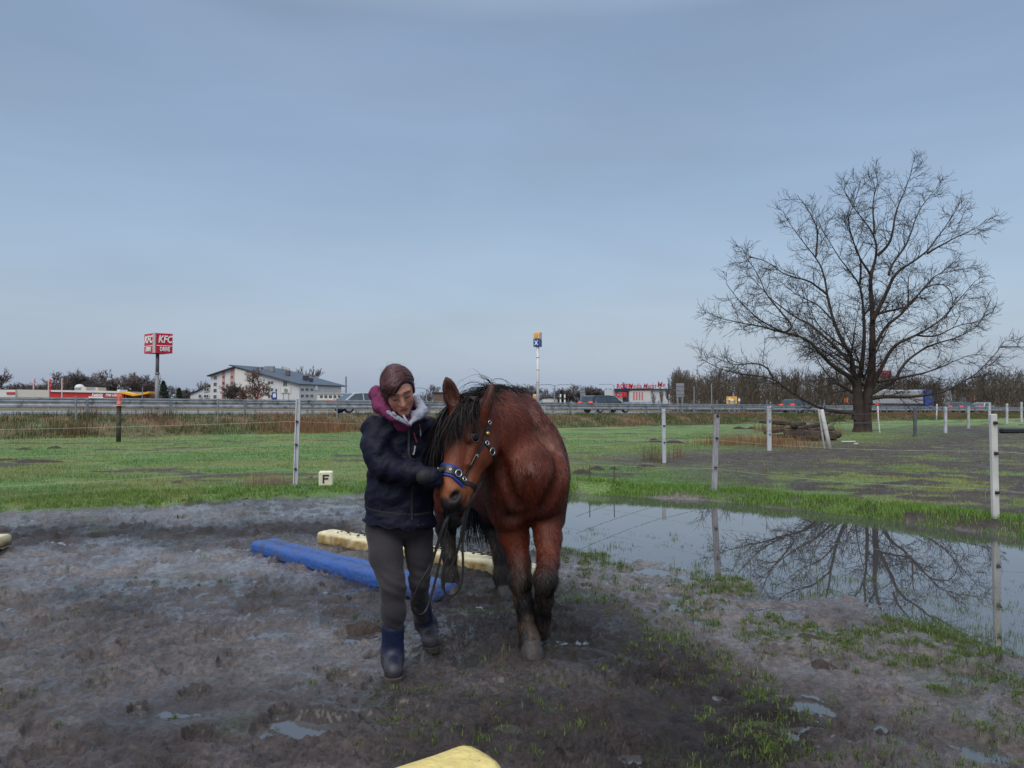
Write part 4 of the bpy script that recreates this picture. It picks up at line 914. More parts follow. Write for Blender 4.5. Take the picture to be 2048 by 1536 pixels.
# head frame
poll = P(938, 808, 4.14); muz = P(896, 1008, 3.90)
Lh = unit(muz-poll); Fh = np.array([-.70, -.71, 0.]); Fh = unit(Fh-Lh*(Fh@Lh)); Sh = np.cross(Lh, Fh)
if Sh[0] < 0: Sh = -Sh
HS = np.linalg.norm(muz-poll)/.56
WD = 1.17
def H(t, f, s): return poll+(Lh*t+Fh*f*1.05+Sh*s*WD)*HS
RH = np.stack([Lh, Fh, Sh], 1)
def hr(*r): return np.array(r)*HS*np.array([1, 1.07, WD])
head = [
 el(H(.08, -.055, 0), hr(.13, .100, .092), RH, .03),
 rc(H(.03, .0, 0), H(.16, .035, 0), .060*HS, .062*HS, .05),                    # forehead
 rc(H(.16, .028, .040), H(.16, .028, -.040), .050*HS, .050*HS, .04),
 rc(H(.14, .005, 0), H(.44, .018, 0), .074*HS, .045*HS, .04),                   # bridge of the nose
 rc(H(.16, .02, 0), H(.47, .022, 0), .045*HS, .036*HS, .03),
 el(H(.20, -.105, .040), hr(.115, .100, .040), RH, .035), el(H(.20, -.105, -.040), hr(.115, .100, .040), RH, .035),   # jowls
 rc(H(.24, -.09, 0), H(.47, -.062, 0), .074*HS, .046*HS, .04),
 rc(H(.30, -.135, .02), H(.46, -.095, .0), .030*HS, .024*HS, .03), rc(H(.30, -.135, -.02), H(.46, -.095, .0), .030*HS, .024*HS, .03),
 rc(H(.21, -.02, .075), H(.34, -.03, .052), .018*HS, .010*HS, .03), rc(H(.21, -.02, -.075), H(.34, -.03, -.052), .018*HS, .010*HS, .03),   # facial crest
 el(H(.505, -.015, 0), hr(.078, .060, .056), RH, .035),
 rc(H(.50, .010, .034), H(.53, .000, .040), .026*HS, .024*HS, .02), rc(H(.50, .010, -.034), H(.53, .000, -.040), .026*HS, .024*HS, .02),
 rc(H(.555, -.005, .016), H(.560, -.02, -.016), .030*HS, .030*HS, .03),          # upper lip
 rc(H(.52, -.085, .0), H(.545, -.078, 0), .036*HS, .032*HS, .02),               # chin and lower lip
 rc(H(.165, .026, .072), H(.225, .016, .076), .021*HS, .018*HS, .025), rc(H(.165, .026, -.072), H(.225, .016, -.076), .021*HS, .018*HS, .025),  # brows
]
carve = [
 el(H(.205, -.006, .092), hr(.034, .026, .015), RH, .014, -1), el(H(.205, -.006, -.092), hr(.034, .026, .015), RH, .012, -1),
 el(H(.533, .012, .054), hr(.034, .018, .026), RH@np.array(Matrix.Rotation(.5, 3, 'Z')), .010, -1), el(H(.533, .012, -.054), hr(.034, .018, .026), RH@np.array(Matrix.Rotation(-.5, 3, 'Z')), .010, -1),
 rc(H(.545, -.055, .06), H(.585, -.052, .0), .005, .005, .008, -1), rc(H(.545, -.055, -.06), H(.585, -.052, .0), .005, .005, .008, -1), rc(H(.50, -.058, .07), H(.545, -.055, .06), .004, .005, .008, -1),
]
def ear(base, tip, face):
    ax = unit(tip-base); L = np.linalg.norm(tip-base); fc = unit(face-ax*(face@ax)); sd = np.cross(ax, fc); R = np.stack([ax, fc, sd], 1)
    o = [el(base+ax*L*.45, (L*.50, .030, .043), R, .02), rc(base-ax*.02, base+ax*L*.3, .036, .034, .03), rc(base+ax*L*.6, tip, .022, .004, .02)]
    c = [el(base+ax*L*.50+fc*.028, (L*.38, .024, .026), R, .008, -1)]
    return o, c
e1, c1_ = ear(P(964, 832, 4.06), P(986, 765, 4.05), np.array([-.95, -.3, -.1])); e2, c2_ = ear(P(910, 814, 4.08), P(892, 753, 4.04), np.array([.15, -1., -.1]))
nk = Bp
body = [
 el(Bp(.18, .0, 1.02), (.24, .205, .28), RB, .10), el(Bp(.72, 0, 1.00), (.66, .222, .32), RB, .10), el(Bp(1.30, 0, 1.10), (.36, .26, .31), RB, .10),
 el(Bp(.15, .135, 1.04), (.17, .075, .26), RB, .13), el(Bp(.15, -.145, 1.02), (.17, .085, .26), RB, .13), rc(Bp(.12, .135, .98), Bp(.08, .125, .76), .105, .090, .08), rc(Bp(.10, -.13, 1.02), Bp(.08, -.13, .80), .115, .095, .08), rc(Bp(-.06, .05, 1.02), Bp(-.03, .02, .84), .09, .06, .06),
 el(Bp(-.03, .085, .96), (.10, .085, .15), RB, .08), el(Bp(-.03, -.085, .96), (.10, .085, .15), RB, .08),
 rc(Bp(.55, 0, 1.25), Bp(.30, 0, 1.27), .12, .13, .10), rc(Bp(.55, .06, 1.18), Bp(1.2, .05, 1.20), .15, .17, .1),
 # neck: thick base arching to the poll
 rc(Bp(.18, .0, 1.08), P(1030, 872, 4.45), .225, .19, .10), rc(P(1030, 872, 4.45), P(1000, 855, 4.33), .19, .16, .08), rc(P(1000, 850, 4.33), P(960, 848, 4.20), .150, .105, .07),
 rc(Bp(.40, 0, 1.30), P(1035, 826, 4.55), .11, .105, .09), rc(P(1035, 826, 4.55), P(1002, 811, 4.38), .105, .085, .07), rc(P(1002, 811, 4.38), P(952, 816, 4.18), .08, .06, .06),
 rc(P(1015, 905, 4.34), Bp(-.02, -.04, 1.04), .13, .17, .09),
 rc(P(994, 880, 4.24), P(1015, 930, 4.34), .085, .12, .06),
]
def leg(pts, rs, k=.03): return chain(pts, rs, k)
fR = [Bp(.10, -.12, .92), P(1027, 1072, 4.40), P(1038, 1125, 4.35), P(1040, 1160, 4.32), P(1047, 1200, 4.31), P(1055, 1262, 4.28), P(1059, 1280, 4.26), P(1064, 1302, 4.235)]
legs = leg(fR, [.13, .086, .062, .060, .044, .041, .048, .046], .03)+[el(P(1040, 1156, 4.30), (.058, .055, .075), None, .03), rc(P(1048, 1195, 4.345), P(1056, 1262, 4.325), .026, .028, .03), el(P(1058, 1268, 4.31), (.045, .04, .045), None, .03)]
fL = [Bp(.10, .10, .92), P(1096, 1075, 4.33), P(1096, 1125, 4.22), P(1091, 1160, 4.15), P(1088, 1196, 4.26), P(1084, 1228, 4.36), P(1082, 1242, 4.42)]
legs += leg(fL, [.12, .074, .056, .058, .044, .044, .042], .03)+[el(P(1091, 1158, 4.14), (.056, .055, .07), None, .03)]
hR = [Bp(1.22, -.17, .95), Bp(1.28, -.16, .74), Bp(1.50, -.14, .50), Bp(1.42, -.13, .30), Bp(1.40, -.13, .16), Bp(1.36, -.13, .07)]
hL = [Bp(1.22, .17, .95), Bp(1.22, .19, .74), Bp(1.46, .21, .53), Bp(1.32, .23, .30), Bp(1.28, .23, .16), Bp(1.24, .23, .07)]
for q in (hR, hL): legs += leg(q, [.19, .13, .072, .047, .055, .052], .04)
def groove(pts, r, k, off=.004):
    X, g = on_surface(body+legs, np.array(pts), off); X = resample(X, .05); X, g = on_surface(body+legs, X, off); return [rc(X[i], X[i+1], r, r, k, -1) for i in range(len(X)-1)]
gro = groove([P(1003, 915, 4.2), P(1010, 950, 4.2), P(1022, 990, 4.15), P(1030, 1020, 4.15)], .014, .06)+groove([P(1058, 960, 4.1), P(1062, 1000, 4.1), P(1064, 1040, 4.15)], .016, .05)+groove([P(1075, 860, 4.3), P(1098, 910, 4.3), P(1104, 960, 4.2), P(1092, 1010, 4.2)], .010, .06)+groove([P(1012, 1045, 4.2), P(1035, 1052, 4.2), P(1058, 1040, 4.2)], .010, .05)
prims = body+legs+gro+head+e1+e2+carve+c1_+c2_
V, Fq = sdf_mesh(prims, .0085); V, Fq = keep_main(V, Fq); V = relax(V, Fq, 2, .4)
print('horse', len(V))
def hcoord(X): d = X-poll; return d@Lh/HS, d@Fh/HS/1.05, d@Sh/HS/WD
def bcoord(X): d = X-HO; return d@hb, d@hl, d[:, 2]
def coat(X):
    a, b, z = bcoord(X); t, f, s = hcoord(X); hd = (sd_eval(head, X) < .035)
    n1 = fbm(X[:, 0]*5, X[:, 1]*5, X[:, 2]*3, seed=201); n2 = fbm(X[:, 0]*18, X[:, 1]*18, X[:, 2]*7, seed=202)
    red = np.array([.128, .026, .011]); dk = np.array([.034, .008, .006]); black = np.array([.012, .010, .010]); tan = np.array([.33, .115, .045])
    k = np.clip(.35+1.3*(n1-.5)+.5*(n2-.5), 0, 1)[:, None]; c = red*(1-k*.75)+dk*k*.75
    # pale greyish streaks on shoulder and flank, following the lie of the hair
    st = ss(.52, .70, fbm(X[:, 0]*16+X[:, 2]*3, X[:, 1]*12, X[:, 2]*4.0, seed=203))*ss(.85, 1.05, z)*ss(1.0, 1.1, X[:, 2])*ss(-.02, .12, X[:, 0])*(~hd)
    c = c*(1-.42*st[:, None])+np.array([.27, .14, .105])*.42*st[:, None]
    # dark points: legs, knees
    lf = ss(.62, .44, z+.10*(n1-.5)*2)*(a < .9); lf = np.maximum(lf, ss(.64, .50, z)*(a >= .9)); c = c*(1-lf[:, None])+black*lf[:, None]
    mudk = (ss(.50, .38, z)*ss(.40, .58, n2))[:, None]*.75; c = c*(1-mudk)+np.array([.075, .052, .036])*mudk
    # shade between the forelegs, painted near-black into the chest coat
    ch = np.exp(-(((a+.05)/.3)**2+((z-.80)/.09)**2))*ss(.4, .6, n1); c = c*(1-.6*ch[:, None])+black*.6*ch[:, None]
    # head: lighter muzzle, black nose and lips
    mz = ss(.33, .47, t)*hd; c = c*(1-.85*mz[:, None])+tan*.85*mz[:, None]
    cheek = ss(.16, .30, t)*hd*.35; c = c*(1-cheek[:, None])+np.array([.22, .065, .028])*cheek[:, None]
    nb = np.maximum(ss(.520, .555, t+.3*(np.abs(f+.02)*.1)+.02*(n2-.5)), np.maximum(np.exp(-(((t-.533)/.040)**2+((f-.004)/.032)**2+((np.abs(s)-.052)/.034)**2)*.9)*1.5, 0))*hd
    lip = ss(.49, .53, t)*ss(-.035, -.06, f)*hd*.7; nb = np.clip(np.maximum(nb, lip), 0, 1)[:, None]; c = c*(1-nb)+np.array([.016, .013, .014])*nb
    ey = np.exp(-(((t-.200)/.045)**2+((f+.004)/.045)**2+((np.abs(s)-.085)/.04)**2))*hd; c = c*(1-.9*np.clip(ey, 0, 1)[:, None])+black*.9*np.clip(ey, 0, 1)[:, None]
    er = (sd_eval(e1+e2, X) < .012)*ss(-.03, .02, X[:, 2]-poll[2]-.0); tipk = ss(.13, .17, X[:, 2]-poll[2]-.02); c = np.where((er > .1)[:, None], np.array([.062, .020, .013])*(1-tipk[:, None])+black*tipk[:, None], c)
    return c
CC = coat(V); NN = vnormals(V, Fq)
def coat_mat(name, rough, spec=.35, bump=.5):
    m = mat(name, (.2, .06, .03), rough=rough, attr='Col', var=.18, vscale=30, bump=bump, bscale=90, spec=spec, stretch=(1, 1, .25)); return m
M_coat = coat_mat('bay_coat', .5); M_hair = mat('coat_hair', (.2, .06, .03), rough=.42, attr='Col', var=0, spec=.35); M_mane = mat('black_horsehair', (.02, .02, .02), rough=.5, attr='Col', var=0, spec=.3)
hloc = np.array([HO[0], HO[1], 0.])
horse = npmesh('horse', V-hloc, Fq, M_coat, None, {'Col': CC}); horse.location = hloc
tag(horse, 'bay horse with black mane walking towards the camera, head bent to the person beside it', 'horse')
# lie of the coat
def flow(X, N_):
    a, b, z = bcoord(X); hd = ss(.05, .0, sd_eval(head, X))[:, None]
    F0 = np.stack([.10+.0*a, .25+.0*a, -1+.0*a], 1); F0 = F0*(1-hd)+Lh*hd
    F0 = F0+.55*np.stack([vn(X[:, 0]*6, X[:, 1]*6, X[:, 2]*5, 301)-.5, vn(X[:, 0]*6, X[:, 1]*6, X[:, 2]*5, 302)-.5, .6*(vn(X[:, 0]*6, X[:, 1]*6, X[:, 2]*5, 303)-.5)], 1)*2*(1-.6*hd)
    F0 -= N_*(F0*N_).sum(1)[:, None]; return F0/(np.linalg.norm(F0, axis=1)[:, None]+1e-9)
def surf_sample(V, Fq, n, wfun=None):
    A = np.linalg.norm(np.cross(V[Fq[:, 2]]-V[Fq[:, 0]], V[Fq[:, 3]]-V[Fq[:, 1]]), axis=1); c0 = V[Fq].mean(1)
    if wfun is not None: A = A*wfun(c0)
    i = rng.choice(len(Fq), n, p=A/A.sum()); u, v = rng.random((2, n, 1)); q = V[Fq[i]]
    X = (q[:, 0]*(1-u)+q[:, 1]*u)*(1-v)+(q[:, 3]*(1-u)+q[:, 2]*u)*v
    return X, i
def wfur(c): return np.where(sd_eval(head, c) < .02, .45, 1.)*np.where(c[:, 1] > 5.2, .5, 1)*np.where(sd_eval(e1+e2, c) < .01, .1, 1)
X, i = surf_sample(V, Fq, 120000, wfur); Nx = NN[Fq[i, 0]]; fl = flow(X, Nx); z = X[:, 2]
t_, f_, s_ = hcoord(X); hd = sd_eval(head, X) < .02
ln = np.where(hd, .012, .030)*rng.uniform(.6, 1.3, len(X))*np.where(z < .45, 1.2, 1); lift = np.where(hd, .07, .11)+.08*(rng.random(len(X)))*(~hd)
clump = vn(X[:, 0]*40, X[:, 1]*40, X[:, 2]*10, 311)
p1 = X+fl*(ln*.5)[:, None]+Nx*(ln*lift*.6)[:, None]; p2 = X+fl*ln[:, None]+Nx*(ln*lift*.7)[:, None]
cf = coat(X)*(.65+.7*clump[:, None])*rng.uniform(.75, 1.3, (len(X), 1))
ribbons('coat_hair', None, np.stack([X-Nx*.002, p1, p2], 1), np.where(hd, .0016, .0028)*rng.uniform(.7, 1.2, len(X)), cf, M_hair, horse, nrm=Nx)
# feathering on the lower legs
X, i = surf_sample(V, Fq, 9000, lambda c: (c[:, 2] < .36)*(c[:, 2] > .15)*(c[:, 1] < 4.8)*1.); Nx = NN[Fq[i, 0]]; ln = rng.uniform(.012, .028, len(X))*(1+.5*(X[:, 2] < .2))
dn = np.array([0, .1, -1.]); p1 = X+(dn*.5+Nx*.22)*ln[:, None]; p2 = X+(dn*1.0+Nx*.22)*ln[:, None]
ribbons('feathering', None, np.stack([X, p1, p2], 1), np.full(len(X), .0026), coat(X)*rng.uniform(.6, 1.5, (len(X), 1))+.004, M_hair, horse)
# mane, forelock, tail: strands
allp = body+head+e1+e2
def strands(roots, dirs, L, k, stiff, droop, off, noise=.02, collide=True, grav=np.array([0, 0, -1.])):
    n = len(roots); P_ = np.zeros((n, k, 3)); P_[:, 0] = roots; D = dirs/np.linalg.norm(dirs, axis=1)[:, None]; st = L/(k-1); ph = rng.normal(0, noise, (n, 3))
    for j in range(1, k):
        D = D*stiff+grav*(1-stiff)*droop+ph+rng.normal(0, noise*.35, (n, 3)); D /= np.linalg.norm(D, axis=1)[:, None]; p = P_[:, j-1]+D*st[:, None]
        if collide:
            d = sd_eval(allp, p); g = np.stack([sd_eval(allp, p+e)-sd_eval(allp, p-e) for e in np.eye(3)*.003], -1); g /= np.linalg.norm(g, axis=-1)[:, None]+1e-9
            p = p+g*np.maximum(off-d, 0)[:, None]
        P_[:, j] = p
    return P_
def mcol(n, a=(.006, .006, .008), b=(.022, .015, .013)): k = rng.random((n, 1))**2; return np.array(a)*(1-k)+np.array(b)*k
n = 2000  # forelock: from the poll down over the brow, towards the viewer's left
g_ = rng.normal(0, 1, n); roots = np.array([H(-.02+.05*u, .035+.03*w, +.008+.050*x) for u, w, x in zip(rng.random(n), rng.random(n), np.clip(g_, -2, 1.6))]); roots, _ = on_surface(allp, roots, .002)
dirs = Lh*.8+Fh*.6+Sh*(-.06+.26*g_)[:, None]+rng.normal(0, .12, (n, 3))
lk = rng.uniform(.10, .40, n)*(1-.30*np.clip(g_, -1, 1.5))
F1 = strands(roots, dirs, lk, 13, .80, 1.0, rng.uniform(.003, .030, n), .038, grav=unit(np.array([-.05, -.02, -1.])))
ribbons('forelock', None, F1, rng.uniform(.0022, .0045, n), mcol(n), M_mane, horse)
n = 2600  # mane over the crest to the off side and between the ears
crest = np.array([P(958, 800, 4.20), P(985, 782, 4.30), P(1010, 782, 4.44), P(1035, 788, 4.58), Bp(.35, -.02, 1.45)])+[0, 0, .03]
q = rng.random(n)**1.2*3.7; ci = np.minimum(q.astype(int), 3); fr = (q-ci)[:, None]; roots = crest[ci]*(1-fr)+crest[ci+1]*fr+rng.normal(0, .014, (n, 3)); roots, gg = on_surface(allp, roots, .001)
side = np.where(rng.random(n) < .82, -1., .55)[:, None]; dirs = hl*side*.9+np.array([0, 0, .55])+rng.normal(0, .25, (n, 3))
M1 = strands(roots, dirs, rng.uniform(.10, .36, n)*np.where(side[:, 0] > 0, .42, 1), 11, .72, 1.0, rng.uniform(.002, .022, n), .05)
ribbons('mane', None, M1, rng.uniform(.0025, .005, n), mcol(n), M_mane, horse)
fw = []   # fly-away tuft above the poll
for k in range(9):
    a = P(985, 775, 4.2); pts = [a, P(985-k*.3, 768-k*.4, 4.2), P(981-k*.4, 760, 4.2), P(972-k, 752+k*.5, 4.2), P(958-k*1.2+3, 749+k*.7, 4.2)]; fw.append(resample(np.array(pts), .02)[:8])
mlen = min(len(f) for f in fw); F_ = np.stack([f[:mlen] for f in fw]); ribbons('loose_tuft', None, F_, np.full(len(fw), .003), mcol(len(fw)), M_mane, horse)
n = 2800  # tail swinging to the viewer's right behind the hind leg
tb = Bp(1.62, 0, 1.12); roots = tb+rng.normal(0, .022, (n, 3)); tgt = P(968, 1075, 5.75)
cen_ = np.array([tb, Bp(1.80, .02, 1.0), P(955, 1000, 5.95), P(965, 1050, 5.9), P(972, 1100, 5.9)])
w_ = np.array([.02, .05, .11, .18, .26]); Tn = np.zeros((n, 12, 3)); ga = rng.normal(0, 1, (n, 3)); tq = np.linspace(0, 1, 12)
for j, tt in enumerate(tq):
    L = rng.uniform(.97, 1.03, n); u = np.clip(tt*(.45+.55*np.clip(rng.random(1)+.0, 0, 1))*4, 0, 4) if False else tt*4*np.clip(.72+.28*np.tanh(ga[:, 2]), .4, 1)
    c_ = np.stack([np.interp(u, range(5), cen_[:, m]) for m in range(3)], 1); ww = np.interp(u, range(5), w_); Tn[:, j] = c_+np.stack([ga[:, 0]*ww, ga[:, 1]*ww*.6, 0*ww], 1)*.62+np.stack([.02*np.sin(u*2+ga[:, 1]*3), 0*u, 0*u], 1)
ribbons('tail', None, Tn, rng.uniform(.003, .006, n), mcol(n, (.008, .009, .012), (.02, .018, .02)), M_mane, horse)
# eyes
M_eye = mat('dark_eye', (.006, .004, .004), rough=.12, var=0, spec=.35); M_rim = mat('eyelid_rim', (.12, .065, .04), rough=.5, var=.1)
for s in (1, -1):
    c = H(.205, -.010, .076*s); V1, F1_ = sdf_mesh([el(c, hr(.030, .025, .019), RH)], .003); npmesh('eye', V1, F1_, M_eye, horse, wpar=True)
    m_ = MB(); ring = [H(.205+.030*math.cos(a)-.001, -.010+.027*math.sin(a)+.002, (.092-.016*abs(math.cos(a)))*s) for a in np.linspace(0, 2*math.pi, 15)]
    rr = [.0012+.0036*max(0, math.cos(a))**.7 for a in np.linspace(0, 2*math.pi, 15)]; X2, _ = on_surface(head+carve, np.array(ring), .001); m_.tube(list(X2), rr, 6).build('eyelid', M_rim, horse, smooth=True, wpar=True)
# hooves
M_hoof = mat('muddy_hoof', (.045, .040, .042), rough=.6, var=.3, vscale=12, bump=1, bscale=30, dirt=(.05, .038, .03), dirt_scale=14, dirt_lo=.5, dirt_hi=.62)
def hoof(c, fwd, tilt=0., s=1.):
    fwd = unit(fwd*[1, 1, 0]); sd_ = np.array([-fwd[1], fwd[0], 0]); up = np.array([0, 0, 1.])
    if tilt: fwd2 = fwd*math.cos(tilt)-up*math.sin(tilt); up = fwd*math.sin(tilt)+up*math.cos(tilt); fwd = fwd2
    V = []; n = 22
    for z, r, o in ((0, .070, .012), (.012, .0705, .011), (.05, .060, .0), (.082, .050, -.012), (.092, .046, -.014), (.094, .02, -.014)):
        for k in range(n):
            a = 2*math.pi*k/n; x = math.cos(a)*r*(1.02 if math.cos(a) > 0 else .80)+o; V.append(c+(fwd*x+sd_*math.sin(a)*r*.93)*s+up*z*s)
    Fs = [(i*n+k, i*n+(k+1) % n, (i+1)*n+(k+1) % n, (i+1)*n+k) for i in range(5) for k in range(n)]+[tuple(range(n-1, -1, -1)), tuple(5*n+k for k in range(n))]
    return MB().addm(V, Fs).build('hoof', M_hoof, horse, smooth=True, wpar=True)
c = G(1064, 1318, .03); hoof(c+[0, .06, -.008], np.array([.1, -1, 0]), s=1.05)
# pale coronet hair above the standing hoof
hoof(P(1083, 1256, 4.44)+[0, .01, 0], np.array([.0, -1, 0]), tilt=1.15, s=.92)
hoof(hR[-1]*[1, 1, 0]+hb*-.03+[0, 0, .012], -hb); hoof(hL[-1]*[1, 1, 0]+hb*-.03+[0, 0, .012], -hb)
# ---------------------------------------------------------------- bridle
M_lea = mat('black_leather', (.012, .011, .012), rough=.38, var=.1, vscale=20, spec=.6); M_bpad = mat('blue_padding', (.012, .035, .22), rough=.6, var=.1); M_ring = mat('polished_steel', (.6, .58, .56), rough=.2, metal=1, var=0); M_brass = mat('brass_button', (.55, .38, .14), rough=.35, metal=1, var=.1)
br = thing('bridle', 'black leather cavesson bridle with blue padded noseband on the bay horse', 'bridle', poll)
hp = head
nb_pts = [H(.425, -.03, -.10), H(.408, .05, -.06), H(.400, .09, 0), H(.410, .05, .06), H(.435, -.03, .10)]
X_, N_ = strap(MB(), hp, nb_pts, .05)
m = MB(); XB, NB = strap(m, hp, nb_pts, .068*HS, .012, .001, 30); m.build('noseband_padding', M_bpad, br, smooth=False, wpar=True)
m = MB(); XN, NNb = strap(m, hp, nb_pts, .040*HS, .008, .012, 30); m.build('noseband', M_lea, br, wpar=True)
m = MB(); strap(m, hp, [H(.43, -.02, .09), H(.435, -.09, .06), H(.44, -.16, 0), H(.435, -.09, -.06), H(.43, -.02, -.09)], .022*HS, .004, .003, 30); m.build('chin_strap', M_lea, br, wpar=True)
for s in (1, -1):
    m = MB(); strap(m, hp, [H(.005, .02, .02*s), H(.02, -.02, .10*s), H(.09, -.06, .12*s), H(.20, -.075, .12*s)], .024*HS, .005, .003, 24); m.build('cheek_strap', M_lea, br, wpar=True)
    m = MB(); strap(m, hp, [H(.20, -.075, .11*s), H(.28, -.055, .1*s), H(.425, -.03, .09*s)], .015*HS, .004, .003, 22); m.build('lower_cheek_strap', M_lea, br, wpar=True)
    m = MB(); strap(m, hp, [H(.20, -.075, .11*s), H(.23, -.13, .11*s), H(.25, -.17, .07*s), H(.25, -.20, 0)], .020*HS, .005, .003, 20); m.build('throat_strap', M_lea, br, wpar=True)
m = MB(); strap(m, hp, [H(.07, -.0, -.10), H(.045, .05, -.06), H(.04, .09, 0), H(.045, .05, .06), H(.07, -.0, .10)], .02*HS, .005, .004, 26); m.build('browband', M_lea, br, wpar=True)
def ring(c, nrm, R, r, m=None, name='ring', parent=None):
    nrm = unit(nrm); a = unit(np.cross(nrm, [0, 0, 1.])); b = np.cross(nrm, a); pts = [c+R*(math.cos(t)*a+math.sin(t)*b) for t in np.linspace(0, 2*math.pi, 17)]
    return MB().tube(pts, r, 6, cap=False).build(name, m or M_ring, parent or br, smooth=True, wpar=True)
for k in (3, 12, 23, 27): ring(XN[k]+NNb[k]*.014, NNb[k], .018 if k in (3, 23) else .012, .003)
def surfp(t, f, s, off=.014): X, g = on_surface(hp, np.array([H(t, f, s)]), off); return X[0], g[0]
for t, f, s, R in ((.035, -.03, .12, .006), (.105, -.065, .12, .010), (.24, -.13, .10, .019), (.21, -.085, .12, .011), (.30, -.05, .1, .006)):
    c, g = surfp(t, f, s); ring(c, g, R, .0025)
c, g = surfp(.165, -.075, .12, .010); V1, F1_ = sdf_mesh([el(c, (.013, .013, .013))], .0025); npmesh('button', V1, F1_, M_brass, br, wpar=True)
for k in (9, 14, 19): ring(XN[k]+NNb[k]*.010, NNb[k], .005, .002, name='stud')
c = XN[2]+NNb[2]*.02; m = MB(); m.tube([c, c+[-.01, -.01, -.02], c+[-.018, 0, -.045]], .007, 8); m.build('snap_hook', M_ring, br, smooth=True, wpar=True)
# lead reins hanging from the chin
def ribbon_strap(name, pts, w_, parent, m=M_lea, nrm=np.array([0, -1., 0]), th=.004):
    pts = resample(np.array(pts), .03); T = np.gradient(pts, axis=0); T /= np.linalg.norm(T, axis=1)[:, None]; W = np.cross(T, nrm); W /= np.linalg.norm(W, axis=1)[:, None]+1e-9; Nn = np.cross(T, W); n = len(pts)
    V = np.stack([pts-W*w_/2-Nn*th/2, pts+W*w_/2-Nn*th/2, pts+W*w_/2+Nn*th/2, pts-W*w_/2+Nn*th/2], 1).reshape(-1, 3); f = [(i*4+j, i*4+(j+1) % 4, (i+1)*4+(j+1) % 4, (i+1)*4+j) for i in range(n-1) for j in range(4)]+[(3, 2, 1, 0), tuple((n-1)*4+j for j in range(4))]
    return MB().addm(V, f).build(name, m, parent, wpar=True)
cb = H(.43, -.13, .0)
ribbon_strap('rein', [H(.42, -.14, -.03), P(890, 1040, 3.95), P(876, 1085, 3.96), P(863, 1130, 3.98), P(857, 1150, 3.98)], .014, br)
ribbon_strap('rein', [H(.41, -.14, .04), P(928, 1020, 4.0), P(925, 1060, 4.0), P(914, 1110, 4.02), P(893, 1150, 4.02), P(883, 1175, 4.02), P(890, 1195, 4.02), P(906, 1198, 4.02), P(922, 1180, 4.02), P(927, 1140, 4.02), P(924, 1080, 4.02), P(935, 1020, 4.02), H(.40, -.13, .05)], .013, br)
ribbon_strap('rein', [P(888, 1040, 3.97), P(905, 1090, 4.0), P(890, 1120, 4.0), P(880, 1160, 4.0), P(886, 1180, 4.0)], .009, br)
# ================================================================ the person
Fw = unit(np.array([.30, -.80, -.50])); Up = np.array([-.12, -.45, .90]); Up = unit(Up-Fw*(Up@Fw)); Sd = np.cross(Fw, Up)
if Sd[0] < 0: Sd = -Sd
hc0 = P(797, 778, 3.90)
def hp_(s, f, u): return hc0+Sd*s+Fw*f+Up*u
RP = np.stack([Sd, Fw, Up], 1)
face = [el(hp_(0, -.012, .022), (.074, .092, .084), RP, .03), el(hp_(0, .022, -.035), (.061, .060, .084), RP, .03), el(hp_(0, .036, -.080), (.046, .044, .034), RP, .03), rc(hp_(-.008, .074, -.106), hp_(.008, .074, -.106), .017, .017, .02),
 el(hp_(.036, .050, -.040), (.026, .026, .030), RP, .02), el(hp_(-.036, .050, -.040), (.026, .026, .030), RP, .02),
 rc(hp_(.012, .080, .020), hp_(.044, .066, .018), .011, .009, .015), rc(hp_(-.012, .080, .020), hp_(-.044, .066, .018), .011, .009, .015),
 el(hp_(.031, .066, -.008), (.0155, .0165, .013), RP, .006), el(hp_(-.031, .066, -.008), (.0155, .0165, .013), RP, .006),
 rc(hp_(0, .080, .006), hp_(0, .105, -.040), .009, .0125, .012), rc(hp_(.010, .090, -.044), hp_(-.010, .090, -.044), .0095, .0095, .008),
 rc(hp_(-.019, .078, -.072), hp_(.019, .078, -.072), .006, .006, .01), rc(hp_(-.008, .084, -.070), hp_(.008, .084, -.070), .0065, .0065, .008), rc(hp_(-.013, .080, -.083), hp_(.013, .080, -.083), .0075, .0075, .008),
 rc(hp_(-.022, .094, -.0765), hp_(.022, .094, -.0765), .003, .003, .004, -1),
 rc(hp_(.018, .088, -.014), hp_(.044, .078, -.014), .0035, .0030, .005, -1), rc(hp_(-.018, .088, -.014), hp_(-.044, .078, -.014), .0035, .0030, .005, -1),
 el(hp_(.076, -.008, -.022), (.010, .020, .030), RP, .01), el(hp_(-.076, -.008, -.022), (.010, .020, .030), RP, .01)]
neck = [rc(hp_(0, -.020, -.05), P(803, 840, 4.06), .054, .060, .03)]
sR, eR, wR = P(750, 862, 4.08), P(770, 934, 3.97), P(856, 953, 3.86)
sL, eL, wL = P(856, 862, 4.20), P(888, 945, 4.26), P(900, 1005, 4.16)
torso = [el(P(800, 905, 4.14), (.165, .11, .22), None, .05), el(P(799, 1020, 4.14), (.17, .12, .14), None, .06), rc(P(760, 852, 4.1), P(848, 852, 4.18), .055, .055, .05)]
